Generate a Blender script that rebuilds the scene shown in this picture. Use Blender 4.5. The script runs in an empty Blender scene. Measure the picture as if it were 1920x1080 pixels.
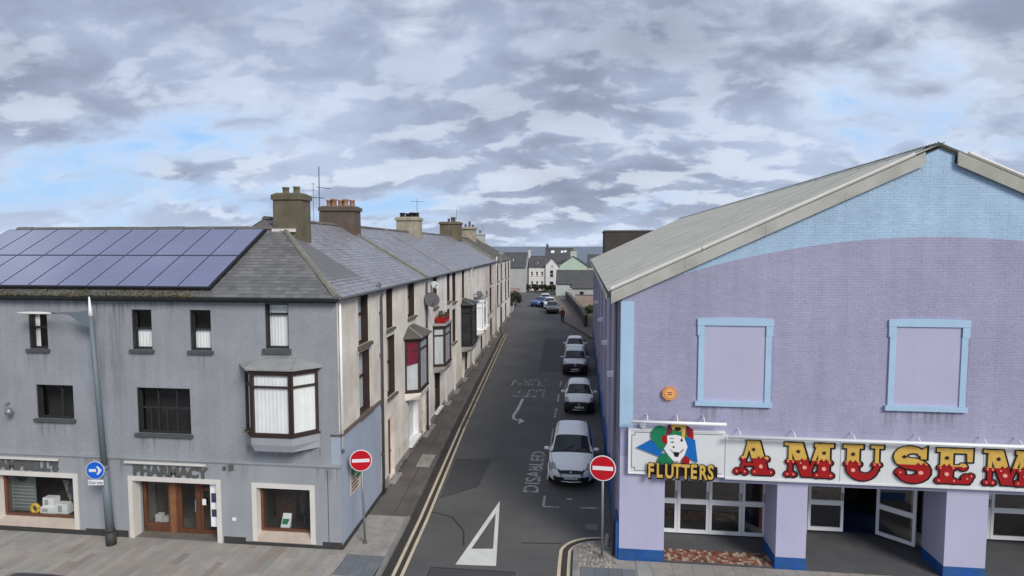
import bpy, bmesh, math, random
from mathutils import Vector, Matrix
random.seed(7)
R = math.radians
scene = bpy.context.scene
col = scene.collection

# ------------------------------------------------------------------ camera
CAM_H = 9.4
cd = bpy.data.cameras.new('camera')
cd.lens = 36 * 1150 / 1920
cd.sensor_width = 36
cd.clip_start = 0.1
cd.clip_end = 80000
cam = bpy.data.objects.new('camera', cd)
col.objects.link(cam)
cam.location = (0, 0, CAM_H)
cam.rotation_euler = (R(90) - math.atan(78 / 1150), 0, R(6.6))
scene.camera = cam

# ------------------------------------------------------------------ sky, sun, exposure
SUN_EL, SUN_AZ = 35, 140            # azimuth clockwise from +Y: behind the camera, to the right
w = bpy.data.worlds.new('World')
scene.world = w
w.use_nodes = True
nt = w.node_tree
N, Lk = nt.nodes, nt.links
N.clear()
def nd(t, **kw):
    n = N.new(t)
    for k, v in kw.items(): setattr(n, k, v)
    return n
def mth(op, a, b=None, clamp=False):
    n = nd('ShaderNodeMath', operation=op, use_clamp=clamp)
    for i, v in enumerate((a, b)):
        if v is None: continue
        if isinstance(v, (int, float)): n.inputs[i].default_value = v
        else: Lk.new(v, n.inputs[i])
    return n.outputs[0]
def maprange(v, a, b, c, d, smooth=True):
    n = nd('ShaderNodeMapRange', interpolation_type='SMOOTHSTEP' if smooth else 'LINEAR')
    Lk.new(v, n.inputs[0])
    for i, x in zip((1, 2, 3, 4), (a, b, c, d)): n.inputs[i].default_value = x
    return n.outputs[0]
def mixc(f, a, b):
    n = nd('ShaderNodeMix', data_type='RGBA')
    if isinstance(f, (int, float)): n.inputs[0].default_value = f
    else: Lk.new(f, n.inputs[0])
    for i, v in ((6, a), (7, b)):
        if isinstance(v, tuple): n.inputs[i].default_value = (*v, 1)
        else: Lk.new(v, n.inputs[i])
    return n.outputs[2]
SKYK = 0.1
sky = nd('ShaderNodeTexSky', sky_type='NISHITA')
sky.sun_disc = False
sky.sun_elevation = R(SUN_EL)
sky.sun_rotation = R(SUN_AZ)
tc = nd('ShaderNodeTexCoord')
sp = nd('ShaderNodeSeparateXYZ')
Lk.new(tc.outputs['Generated'], sp.inputs[0])
zc = mth('MAXIMUM', sp.outputs[2], 0.0)
den = mth('ADD', zc, 0.40)
cx, cy = mth('DIVIDE', sp.outputs[0], den), mth('DIVIDE', sp.outputs[1], den)
def cloud_noise(sx, sy, scale, detail, rough, off, dist=0.0, warp=None):
    cmb = nd('ShaderNodeCombineXYZ')
    Lk.new(mth('ADD', mth('MULTIPLY', cx, sx), SKY_OFF[0]), cmb.inputs[0])
    Lk.new(mth('ADD', mth('MULTIPLY', cy, sy), SKY_OFF[1]), cmb.inputs[1])
    cmb.inputs[2].default_value = off
    n = nd('ShaderNodeTexNoise')
    n.inputs['Scale'].default_value = scale
    n.inputs['Detail'].default_value = detail
    n.inputs['Roughness'].default_value = rough
    n.inputs['Distortion'].default_value = dist
    Lk.new(cmb.outputs[0], n.inputs['Vector'])
    return n.outputs[0]
SKY_OFF = (8.9, -4.6)
k = 1 / SKYK
n1 = cloud_noise(1, 1.2, 1.5, 9, 0.55, 4.3, 0.15)       # cover: where the deck is thin
n2 = cloud_noise(1, 1.1, 1.05, 8, 0.55, 9.7, 0.1)        # broad light and dark bellies
n3 = cloud_noise(1.0, 1.35, 5.2, 10, 0.52, 5.2, 0.3)    # heaped shapes
n4 = cloud_noise(1.0, 1.39, 5.2, 10, 0.52, 5.30, 0.3)   # the same heaps a little higher: lit rims
rim = maprange(mth('SUBTRACT', n4, n3), -0.02, 0.10, 0.0, 1.0)
dark = mth('ADD', mth('MULTIPLY', n2, 0.68), mth('MULTIPLY', n3, 0.36))
dark = mth('ADD', dark, maprange(zc, 0.08, 0.45, -0.035, 0.055, False))
dk = maprange(dark, 0.36, 0.70, 0.0, 1.0)
cloudc = mixc(dk, (0.42 * k, 0.495 * k, 0.65 * k), (0.21 * k, 0.25 * k, 0.345 * k))
lite = maprange(mth('ADD', mth('MULTIPLY', n1, 0.62), mth('MULTIPLY', n3, 0.38)), 0.36, 0.52, 1.0, 0.0)
lite = mth('MAXIMUM', lite, mth('MULTIPLY', rim, maprange(zc, 0.03, 0.32, 0.75, 0.2, False)))
cloudc = mixc(mth('MULTIPLY', lite, 0.8), cloudc, (0.72 * k, 0.78 * k, 0.87 * k))
cover = mth('ADD', mth('MULTIPLY', n1, 0.72), mth('MULTIPLY', n3, 0.28))
cover = mth('ADD', cover, maprange(zc, 0.06, 0.36, -0.02, 0.07, False))
mask = maprange(cover, 0.345, 0.50, 0.0, 1.0)
hor = maprange(zc, 0.0, 0.09, 1.0, 0.0)
blue = mixc(0.2, (0.28 * k, 0.49 * k, 0.82 * k), sky.outputs[0])
blue = mixc(mth('MULTIPLY', hor, 0.6), blue, (0.42 * k, 0.58 * k, 0.80 * k))
cloudc = mixc(mth('MULTIPLY', hor, 0.30), cloudc, (0.52 * k, 0.62 * k, 0.78 * k))
skyc = mixc(mth('MULTIPLY_ADD', mask, 0.92, 0.08) if False else mask, blue, cloudc)
bg = nd('ShaderNodeBackground')
bg.inputs[1].default_value = SKYK
Lk.new(skyc, bg.inputs[0])
wo = nd('ShaderNodeOutputWorld')
Lk.new(bg.outputs[0], wo.inputs[0])

sl = bpy.data.lights.new('sun', 'SUN')
sl.energy = 2.3
sl.angle = R(22)
sl.color = (1.0, 0.965, 0.92)
sun = bpy.data.objects.new('sun', sl)
col.objects.link(sun)
sun.rotation_euler = (R(90 - SUN_EL), 0, R(180 - SUN_AZ))

scene.view_settings.view_transform = 'Standard'
scene.view_settings.look = 'None'
scene.view_settings.gamma = 1
scene.view_settings.use_curve_mapping = False
scene.view_settings.exposure = 0.28
try:
    scene.cycles.max_bounces = 6
    scene.cycles.transparent_max_bounces = 12
except Exception:
    pass

# ------------------------------------------------------------------ materials
def mat(name, c, rough=0.8, var=0.12, scale=1.5, bump=0.0, bscale=40.0, metal=0.0, streak=0.0, spec=0.4,
        c2=None, c2amt=0.5, piece=0.0, coat=0.0, fine=0.0, low=None, lowz=(0, 1), wear=0.0):
    m = bpy.data.materials.new(name)
    m.use_nodes = True
    t = m.node_tree
    nodes, lk = t.nodes, t.links
    b = nodes['Principled BSDF']
    b.inputs['Roughness'].default_value = rough
    b.inputs['Metallic'].default_value = metal
    b.inputs['Specular IOR Level'].default_value = spec
    if coat: b.inputs['Coat Weight'].default_value = coat; b.inputs['Coat Roughness'].default_value = 0.05
    geo = nodes.new('ShaderNodeNewGeometry')
    def noise(sc, det=4, vec=None, r=0.6):
        n = nodes.new('ShaderNodeTexNoise')
        n.inputs['Scale'].default_value = sc
        n.inputs['Detail'].default_value = det
        n.inputs['Roughness'].default_value = r
        lk.new(vec or geo.outputs['Position'], n.inputs['Vector'])
        return n.outputs[0]
    def M(op, a, bb, c_=None, clamp=False):
        n = nodes.new('ShaderNodeMath'); n.operation = op; n.use_clamp = clamp
        for i, v in enumerate((a, bb, c_)):
            if v is None: continue
            if isinstance(v, (int, float)): n.inputs[i].default_value = v
            else: lk.new(v, n.inputs[i])
        return n.outputs[0]
    def MR(v, a, bb, c_, d):
        n = nodes.new('ShaderNodeMapRange'); n.interpolation_type = 'SMOOTHSTEP'
        lk.new(v, n.inputs[0])
        for i, x in zip((1, 2, 3, 4), (a, bb, c_, d)): n.inputs[i].default_value = x
        return n.outputs[0]
    def MX(f, a, bb):
        n = nodes.new('ShaderNodeMix'); n.data_type = 'RGBA'
        if isinstance(f, (int, float)): n.inputs[0].default_value = f
        else: lk.new(f, n.inputs[0])
        for i, v in ((6, a), (7, bb)):
            if isinstance(v, tuple): n.inputs[i].default_value = (*v[:3], 1)
            else: lk.new(v, n.inputs[i])
        return n.outputs[2]
    base = tuple(c)
    if c2 is not None:
        base = MX(MR(noise(scale * 0.9, 6), 0.5 - 0.14, 0.5 + 0.16, 0.0, c2amt), base, tuple(c2))
    if low is not None:
        sx = nodes.new('ShaderNodeSeparateXYZ'); lk.new(geo.outputs['Position'], sx.inputs[0])
        base = MX(MR(M('ADD', sx.outputs[2], M('MULTIPLY', noise(2.0, 4), 0.5)), lowz[0], lowz[1], 1.0, 0.0), base, tuple(low))
    v = M('MULTIPLY_ADD', M('SUBTRACT', noise(scale, 6), 0.5), 2 * var * 1.6, 1.0)
    if fine:
        v = M('MULTIPLY', v, M('MULTIPLY_ADD', M('SUBTRACT', noise(bscale * 0.7, 3), 0.5), 2 * fine, 1.0))
    if streak:
        mp = nodes.new('ShaderNodeVectorMath'); mp.operation = 'MULTIPLY'
        mp.inputs[1].default_value = (3.2, 3.2, 0.22)
        lk.new(geo.outputs['Position'], mp.inputs[0])
        v = M('MULTIPLY', v, M('MULTIPLY_ADD', M('SUBTRACT', noise(1.0, 5, mp.outputs[0]), 0.5), 2 * streak, 1.0))
    if piece:
        oi = nodes.new('ShaderNodeObjectInfo')
        pr = M('FRACT', M('MULTIPLY', M('ADD', oi.outputs['Random'], geo.outputs['Random Per Island']), 7.31), 0)
        v = M('MULTIPLY', v, M('MULTIPLY_ADD', M('SUBTRACT', pr, 0.5), 2 * piece, 1.0))
    vm = nodes.new('ShaderNodeVectorMath'); vm.operation = 'SCALE'
    if isinstance(base, tuple): vm.inputs[0].default_value = base[:3]
    else: lk.new(base, vm.inputs[0])
    lk.new(v, vm.inputs['Scale'])
    lk.new(vm.outputs[0], b.inputs['Base Color'])
    if bump:
        bn = nodes.new('ShaderNodeBump')
        bn.inputs['Strength'].default_value = bump
        bn.inputs['Distance'].default_value = 0.02
        lk.new(noise(bscale, 3), bn.inputs['Height'])
        lk.new(bn.outputs[0], b.inputs['Normal'])
    if wear:                                  # road paint worn through to what is below
        tr = nodes.new('ShaderNodeBsdfTransparent')
        mx = nodes.new('ShaderNodeMixShader')
        a_ = M('ADD', M('MULTIPLY', noise(2.2, 3), 0.55), M('MULTIPLY', noise(16, 4), 0.45))
        lk.new(MR(a_, wear - 0.05, wear + 0.05, 0.0, 1.0), mx.inputs[0])
        lk.new(tr.outputs[0], mx.inputs[1]); lk.new(b.outputs[0], mx.inputs[2])
        lk.new(mx.outputs[0], nodes['Material Output'].inputs[0])
    return m

def glass_mat(name, tint=(0.03, 0.035, 0.04), through=0.75, rough=0.04):
    m = bpy.data.materials.new(name); m.use_nodes = True
    t = m.node_tree; nodes, lk = t.nodes, t.links
    nodes.clear()
    out = nodes.new('ShaderNodeOutputMaterial')
    lw = nodes.new('ShaderNodeLayerWeight'); lw.inputs[0].default_value = 0.5
    pw = nodes.new('ShaderNodeMath'); pw.operation = 'POWER'; lk.new(lw.outputs['Facing'], pw.inputs[0]); pw.inputs[1].default_value = 4.5
    fr = nodes.new('ShaderNodeMath'); fr.operation = 'MULTIPLY_ADD'; lk.new(pw.outputs[0], fr.inputs[0]); fr.inputs[1].default_value = 0.9; fr.inputs[2].default_value = 0.07
    gl = nodes.new('ShaderNodeBsdfGlossy'); gl.inputs['Roughness'].default_value = rough
    df = nodes.new('ShaderNodeBsdfDiffuse'); df.inputs[0].default_value = (*tint, 1)
    tr = nodes.new('ShaderNodeBsdfTransparent')
    tr.inputs[0].default_value = (0.97, 0.98, 0.98, 1)
    m1 = nodes.new('ShaderNodeMixShader'); m1.inputs[0].default_value = through
    lk.new(df.outputs[0], m1.inputs[1]); lk.new(tr.outputs[0], m1.inputs[2])
    m2 = nodes.new('ShaderNodeMixShader'); lk.new(fr.outputs[0], m2.inputs[0])
    lk.new(m1.outputs[0], m2.inputs[1]); lk.new(gl.outputs[0], m2.inputs[2])
    lk.new(m2.outputs[0], out.inputs[0])
    return m

def brick_paint_mat():
    """masonry paint: lilac below a sprung arch line, sky blue above it"""
    m = mat('gable_paint', (0.368, 0.355, 0.482), 0.75, var=0.15, scale=0.55, bump=0.45, bscale=38, streak=0.16, piece=0.035, fine=0.24)
    t = m.node_tree; nodes, lk = t.nodes, t.links
    sc = [n for n in nodes if n.type == 'VECT_MATH' and n.operation == 'SCALE'][0]
    geo = [n for n in nodes if n.type == 'NEW_GEOMETRY'][0]
    sx = nodes.new('ShaderNodeSeparateXYZ'); lk.new(geo.outputs['Position'], sx.inputs[0])
    def M(op, a, bb):
        n = nodes.new('ShaderNodeMath'); n.operation = op
        for i, v in enumerate((a, bb)):
            if isinstance(v, (int, float)): n.inputs[i].default_value = v
            else: lk.new(v, n.inputs[i])
        return n.outputs[0]
    dx = M('SUBTRACT', sx.outputs[0], 9.63)
    arch = M('SUBTRACT', 9.66, M('MULTIPLY', M('MULTIPLY', dx, dx), 0.0232))
    f = M('GREATER_THAN', sx.outputs[2], arch)
    mx = nodes.new('ShaderNodeMix'); mx.data_type = 'RGBA'
    lk.new(f, mx.inputs[0])
    mx.inputs[6].default_value = (0.368, 0.355, 0.482, 1)
    mx.inputs[7].default_value = (0.40, 0.545, 0.69, 1)
    lk.new(mx.outputs[2], sc.inputs[0])
    return m

MT = dict(
    asphalt=mat('asphalt', (0.105, 0.101, 0.095), 0.85, var=0.26, scale=0.35, bump=0.35, bscale=70, c2=(0.112, 0.108, 0.10), c2amt=0.7, fine=0.2),
    asphalt_new=mat('asphalt_patch', (0.068, 0.066, 0.065), 0.85, var=0.15, scale=1.0, bump=0.3, bscale=70, fine=0.14),
    tar=mat('tar_seam', (0.022, 0.022, 0.023), 0.5, var=0.2, scale=3),
    path=mat('path_tarmac', (0.145, 0.128, 0.112), 0.9, var=0.22, scale=0.7, bump=0.35, bscale=50, c2=(0.085, 0.076, 0.064), c2amt=0.75, fine=0.18),
    concrete=mat('pale_concrete', (0.36, 0.325, 0.29), 0.9, var=0.18, scale=2.0, bump=0.3, bscale=40, c2=(0.24, 0.22, 0.185), c2amt=0.6, fine=0.28),
    cobble=mat('cobble', (0.33, 0.295, 0.26), 0.9, var=0.2, scale=4.0, bump=0.4, bscale=30, piece=0.35, c2=(0.22, 0.21, 0.15), c2amt=0.5),
    tactile=mat('grey_tactile', (0.155, 0.165, 0.175), 0.85, var=0.12, scale=2, bump=0.2, bscale=40, piece=0.12, fine=0.1),
    kerb=mat('granite_kerb', (0.25, 0.24, 0.225), 0.8, var=0.2, scale=3, bump=0.2, bscale=60, piece=0.15, fine=0.2),
    kerb_dark=mat('old_kerb', (0.13, 0.118, 0.105), 0.85, var=0.2, scale=2, bump=0.2, bscale=60, piece=0.2, fine=0.2),
    paver_a=mat('paver_buff', (0.355, 0.32, 0.275), 0.85, var=0.16, scale=1.2, bump=0.2, bscale=60, piece=0.10, fine=0.12),
    paver_b=mat('paver_pink', (0.325, 0.275, 0.24), 0.85, var=0.16, scale=1.2, bump=0.2, bscale=60, piece=0.12, fine=0.12),
    paver_c=mat('paver_grey', (0.335, 0.32, 0.29), 0.85, var=0.16, scale=1.2, bump=0.2, bscale=60, piece=0.10, fine=0.12),
    mortar=mat('mortar', (0.20, 0.185, 0.165), 0.95, var=0.15, scale=3),
    yellow=mat('yellow_paint', (0.60, 0.50, 0.35), 0.8, var=0.18, scale=2.5, wear=0.36, fine=0.1, bscale=40),
    yellow_old=mat('worn_yellow_paint', (0.42, 0.34, 0.23), 0.8, var=0.25, scale=2.0, wear=0.42, fine=0.15, bscale=40),
    white_line=mat('white_road_paint', (0.66, 0.65, 0.59), 0.8, var=0.14, scale=3, wear=0.30, fine=0.1, bscale=40),
    white_faded=mat('faded_white_paint', (0.38, 0.38, 0.36), 0.8, var=0.25, scale=3, wear=0.50, fine=0.1, bscale=40),
    white_worn=mat('worn_white_paint', (0.42, 0.42, 0.40), 0.8, var=0.25, scale=3, wear=0.45, fine=0.1, bscale=40),
    grey_wall=mat('grey_wall_paint', (0.322, 0.332, 0.352), 0.85, var=0.12, scale=0.9, bump=0.9, bscale=32, streak=0.17, fine=0.2, c2=(0.285, 0.295, 0.30), c2amt=0.5),
    grey_smooth=mat('grey_fascia_paint', (0.328, 0.341, 0.356), 0.7, var=0.10, scale=0.9, bump=0.1, bscale=30, streak=0.14, c2=(0.31, 0.33, 0.34), c2amt=0.5),
    side_wall=mat('side_wall_paint', (0.36, 0.41, 0.50), 0.75, var=0.10, scale=1.0, bump=0.1, bscale=30, streak=0.12, c2=(0.33, 0.36, 0.40), c2amt=0.5),
    plinth_dark=mat('dark_plinth', (0.045, 0.045, 0.042), 0.6, var=0.2, scale=2),
    cream=mat('cream_roughcast', (0.77, 0.71, 0.61), 0.9, var=0.14, scale=1.0, bump=0.8, bscale=30, streak=0.16, fine=0.18, c2=(0.47, 0.41, 0.33), c2amt=0.5),
    cream_b=mat('pale_cream_render', (0.80, 0.745, 0.655), 0.88, var=0.13, scale=0.9, bump=0.5, bscale=24, streak=0.2, fine=0.12, c2=(0.56, 0.49, 0.40), c2amt=0.5),
    cream_c=mat('ivory_render', (0.80, 0.76, 0.69), 0.88, var=0.13, scale=0.9, bump=0.4, bscale=24, streak=0.2, fine=0.12, c2=(0.5, 0.46, 0.41), c2amt=0.5),
    pinkish=mat('pinkish_render', (0.66, 0.59, 0.53), 0.88, var=0.13, scale=0.9, bump=0.4, bscale=24, streak=0.2, c2=(0.44, 0.38, 0.34), c2amt=0.5),
    stain=mat('grubby_render', (0.27, 0.25, 0.225), 0.9, var=0.2, scale=1.5, bump=0.3, bscale=30),
    slate=mat('slate', (0.150, 0.147, 0.145), 0.50, var=0.16, scale=1.2, bump=0.15, bscale=60, piece=0.22, spec=0.5, c2=(0.17, 0.16, 0.14), c2amt=0.5, fine=0.1),
    slate_t=mat('terrace_slate', (0.24, 0.235, 0.25), 0.36, var=0.16, scale=0.9, bump=0.12, bscale=60, piece=0.22, spec=0.6, fine=0.1),
    slate_brown=mat('old_brown_slate', (0.10, 0.088, 0.078), 0.7, var=0.25, scale=0.8, piece=0.22, c2=(0.13, 0.115, 0.07), c2amt=0.6),
    ridge=mat('ridge_tile', (0.20, 0.19, 0.155), 0.8, var=0.2, scale=3, piece=0.18, c2=(0.26, 0.25, 0.17), c2amt=0.6),
    lead=mat('lead_flashing', (0.30, 0.30, 0.29), 0.6, var=0.2, scale=3),
    moss=mat('moss', (0.085, 0.085, 0.03), 0.95, var=0.3, scale=6, piece=0.4, c2=(0.16, 0.12, 0.06), c2amt=0.7),
    chimney=mat('mossy_chimney_render', (0.155, 0.128, 0.088), 0.95, var=0.22, scale=2.2, bump=0.5, bscale=25, streak=0.35, c2=(0.115, 0.105, 0.06), c2amt=0.8, fine=0.15),
    chimney_dark=mat('dark_chimney_render', (0.11, 0.098, 0.08), 0.95, var=0.25, scale=2.2, bump=0.5, bscale=25, streak=0.3, c2=(0.17, 0.075, 0.05), c2amt=0.4, fine=0.15),
    chimney_cream=mat('cream_chimney_render', (0.38, 0.335, 0.25), 0.95, var=0.2, scale=2.2, bump=0.5, bscale=25, streak=0.25, c2=(0.26, 0.22, 0.14), c2amt=0.5),
    terracotta=mat('terracotta', (0.33, 0.16, 0.095), 0.8, var=0.25, scale=6, piece=0.25, c2=(0.42, 0.30, 0.18), c2amt=0.6),
    cement_pot=mat('cement_pot', (0.17, 0.15, 0.085), 0.9, var=0.25, scale=6),
    black=mat('black_paint', (0.016, 0.016, 0.017), 0.45, var=0.15, scale=4),
    iron=mat('grey_iron', (0.10, 0.10, 0.105), 0.5, var=0.2, scale=3),
    galv=mat('galvanised_steel', (0.30, 0.31, 0.31), 0.5, var=0.2, scale=4, metal=0.6),
    brown_frame=mat('dark_brown_timber', (0.042, 0.026, 0.021), 0.5, var=0.25, scale=4),
    grey_frame=mat('charcoal_timber', (0.032, 0.031, 0.033), 0.5, var=0.2, scale=4),
    sill=mat('dark_sill', (0.085, 0.085, 0.088), 0.7, var=0.15, scale=4),
    sill_brown=mat('brown_stone_sill', (0.13, 0.10, 0.08), 0.8, var=0.2, scale=4),
    white=mat('white_gloss', (0.88, 0.88, 0.87), 0.4, var=0.06, scale=2, streak=0.08),
    white_trim=mat('off_white_trim', (0.70, 0.66, 0.60), 0.5, var=0.08, scale=2, streak=0.1),
    curtain=mat('net_curtain', (0.90, 0.90, 0.87), 0.9, var=0.08, scale=3, streak=0.2),
    curtain_grey=mat('grey_curtain', (0.55, 0.57, 0.58), 0.9, var=0.12, scale=3, streak=0.3),
    maroon=mat('maroon_cloth', (0.16, 0.012, 0.035), 0.85, var=0.3, scale=6),
    wood=mat('varnished_wood', (0.135, 0.055, 0.030), 0.4, var=0.25, scale=5, streak=0.3),
    wood_light=mat('orange_wood', (0.24, 0.105, 0.05), 0.4, var=0.25, scale=5, streak=0.3),
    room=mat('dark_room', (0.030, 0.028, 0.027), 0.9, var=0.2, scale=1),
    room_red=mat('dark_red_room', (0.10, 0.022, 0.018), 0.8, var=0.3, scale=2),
    letter_grey=mat('dull_metal_letter', (0.105, 0.105, 0.10), 0.6, var=0.2, scale=4),
    lilac=mat('lilac_render', (0.46, 0.445, 0.585), 0.7, var=0.05, scale=0.9, bump=0.06, bscale=30, streak=0.06),
    lilac_side=mat('lilac_side_render', (0.43, 0.395, 0.53), 0.8, var=0.12, scale=1.0, bump=0.3, bscale=30, streak=0.2, c2=(0.36, 0.36, 0.48), c2amt=0.5),
    sky_blue=mat('sky_blue_paint', (0.40, 0.56, 0.71), 0.65, var=0.08, scale=1.2, bump=0.06, bscale=30, streak=0.07),
    royal=mat('royal_blue_paint', (0.010, 0.085, 0.33), 0.55, var=0.22, scale=3.5, streak=0.2, c2=(0.03, 0.09, 0.20), c2amt=0.8, fine=0.1),
    gable_core=mat('lilac_mortar', (0.385, 0.345, 0.46), 0.9, var=0.1, scale=1),
    sheet=mat('cement_sheet', (0.50, 0.49, 0.435), 0.8, var=0.12, scale=0.8, bump=0.15, bscale=40, piece=0.06, streak=0.12, c2=(0.40, 0.40, 0.33), c2amt=0.5, fine=0.08),
    sheet_verge=mat('cement_verge', (0.48, 0.47, 0.42), 0.8, var=0.12, scale=1.0, bump=0.15, bscale=40, c2=(0.31, 0.30, 0.24), c2amt=0.6),
    sign_white=mat('sign_white', (0.70, 0.71, 0.70), 0.35, var=0.06, scale=1.5, streak=0.06),
    sign_yellow=mat('sign_yellow', (0.66, 0.42, 0.09), 0.4, var=0.16, scale=5),
    sign_red=mat('sign_red', (0.36, 0.012, 0.014), 0.35, var=0.15, scale=5),
    sign_black=mat('sign_black', (0.014, 0.010, 0.010), 0.4, var=0.1),
    sign_pink=mat('sign_pink', (0.85, 0.36, 0.28), 0.4, var=0.1),
    sign_green=mat('sign_green', (0.012, 0.20, 0.085), 0.4, var=0.15, scale=4),
    sign_blue=mat('sign_blue', (0.008, 0.14, 0.46), 0.4, var=0.12, scale=4),
    traffic_red=mat('traffic_red', (0.52, 0.008, 0.018), 0.35, var=0.06),
    traffic_white=mat('traffic_white', (0.80, 0.78, 0.78), 0.35, var=0.05),
    traffic_blue=mat('traffic_blue', (0.01, 0.13, 0.62), 0.35, var=0.06),
    lamp_grey=mat('blue_grey_column', (0.155, 0.185, 0.21), 0.5, var=0.12, scale=2, streak=0.1),
    tile_red=mat('terracotta_mosaic', (0.26, 0.10, 0.065), 0.6, var=0.2, scale=3, piece=0.5),
    tile_pale=mat('pale_mosaic', (0.42, 0.33, 0.24), 0.6, var=0.2, scale=3, piece=0.3),
    mat_floor=mat('grey_entrance_floor', (0.105, 0.103, 0.105), 0.8, var=0.2, scale=1.5, fine=0.1),
    blue_carpet=mat('blue_carpet', (0.012, 0.03, 0.09), 0.95, var=0.2, scale=3),
    orange=mat('orange_plastic', (0.75, 0.30, 0.09), 0.4, var=0.1),
    cell=mat('solar_cell', (0.19, 0.20, 0.325), 0.14, var=0.14, scale=0.5, spec=0.8, coat=1.0),
    cell_back=mat('cell_backing', (0.23, 0.24, 0.35), 0.2, spec=0.8, coat=1.0),
    panel_rim=mat('dark_panel_rim', (0.13, 0.14, 0.21), 0.35, metal=0.5),
    alu=mat('aluminium', (0.55, 0.56, 0.58), 0.35, metal=0.7, var=0.08),
    rubber=mat('rubber', (0.015, 0.015, 0.015), 0.85, var=0.15),
    plastic=mat('black_plastic', (0.020, 0.020, 0.021), 0.6, var=0.15),
    chrome=mat('chrome', (0.55, 0.55, 0.56), 0.18, metal=0.9, var=0.05),
    silver=mat('silver_car_paint', (0.86, 0.86, 0.86), 0.3, var=0.04, metal=0.10, coat=0.5),
    silver_b=mat('pale_silver_paint', (0.86, 0.86, 0.85), 0.3, var=0.04, coat=0.5),
    white_car=mat('white_car_paint', (0.88, 0.88, 0.87), 0.28, var=0.04, coat=0.6),
    grey_car=mat('grey_car_paint', (0.09, 0.095, 0.10), 0.3, var=0.05, metal=0.4, coat=0.6),
    blue_car=mat('blue_car_paint', (0.06, 0.11, 0.32), 0.3, var=0.05, metal=0.3, coat=0.6),
    dark_car=mat('dark_car_paint', (0.03, 0.03, 0.036), 0.3, var=0.05, metal=0.3, coat=0.6),
    lens=mat('headlamp_lens', (0.27, 0.29, 0.31), 0.12, var=0.12, scale=12, spec=0.8, coat=0.8),
    red_lens=mat('red_lens', (0.35, 0.01, 0.01), 0.2, var=0.1),
    plate=mat('number_plate', (0.62, 0.62, 0.58), 0.5, var=0.1),
    car_glass=mat('car_glass', (0.022, 0.026, 0.028), 0.10, var=0.25, scale=3, spec=0.35),
    leaf=mat('leaf', (0.055, 0.075, 0.028), 0.8, var=0.3, scale=5, piece=0.5, c2=(0.09, 0.10, 0.035), c2amt=0.6),
    leaf_dark=mat('dark_leaf', (0.035, 0.045, 0.025), 0.8, var=0.3, scale=3, piece=0.5, c2=(0.06, 0.05, 0.03), c2amt=0.6),
    bark=mat('bark', (0.08, 0.06, 0.045), 0.9, var=0.25, scale=6),
    grass=mat('grass', (0.075, 0.095, 0.04), 0.95, var=0.3, scale=0.6, c2=(0.12, 0.11, 0.06), c2amt=0.6),
    far_slate=mat('dark_slate', (0.075, 0.074, 0.078), 0.6, var=0.2, scale=.8, c2=(0.10, 0.095, 0.08), c2amt=.5),
    dark_stone=mat('dark_stone', (0.07, 0.062, 0.052), 0.95, var=0.25, scale=1.5),
    sea=mat('sea', (0.055, 0.085, 0.105), 0.32, var=0.12, scale=0.004, spec=0.4, bump=0.4, bscale=0.05),
    ground=mat('ground', (0.14, 0.13, 0.11), 0.95, var=0.25, scale=0.15, c2=(0.10, 0.11, 0.06), c2amt=0.6),
    mint=mat('mint_render', (0.47, 0.56, 0.46), 0.85, var=0.10, scale=0.5, streak=0.1),
    mint_pale=mat('pale_mint_render', (0.48, 0.53, 0.49), 0.85, var=0.10, scale=0.5, streak=0.1),
    far_white=mat('white_render', (0.72, 0.69, 0.65), 0.85, var=0.08, scale=0.5, streak=0.1),
    far_grey=mat('grey_render', (0.42, 0.42, 0.40), 0.9, var=0.12, scale=0.5, streak=0.15),
    pink_wall=mat('pink_sandstone_wall', (0.38, 0.29, 0.25), 0.9, var=0.2, scale=1.0),
    skin=mat('skin', (0.50, 0.30, 0.22), 0.6, var=0.05),
    jacket=mat('dark_red_jacket', (0.17, 0.035, 0.025), 0.85, var=0.15, scale=6),
    jeans=mat('dark_trousers', (0.035, 0.04, 0.055), 0.85, var=0.15, scale=6),
    hair=mat('brown_hair', (0.06, 0.04, 0.03), 0.8, var=0.15),
    yellow_plastic=mat('yellow_plastic', (0.72, 0.50, 0.04), 0.4, var=0.1),
    pale_card=mat('pale_card', (0.60, 0.60, 0.57), 0.8, var=0.15, scale=5),
    khaki=mat('khaki_cloth', (0.30, 0.28, 0.22), 0.9, var=0.2, scale=5),
    navy=mat('navy_cloth', (0.045, 0.06, 0.10), 0.9, var=0.25, scale=5),
    banner=mat('grey_green_banner', (0.17, 0.20, 0.19), 0.7, var=0.15, scale=3),
    poster=mat('poster_print', (0.60, 0.55, 0.45), 0.6, var=0.1, scale=4),
)
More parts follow.
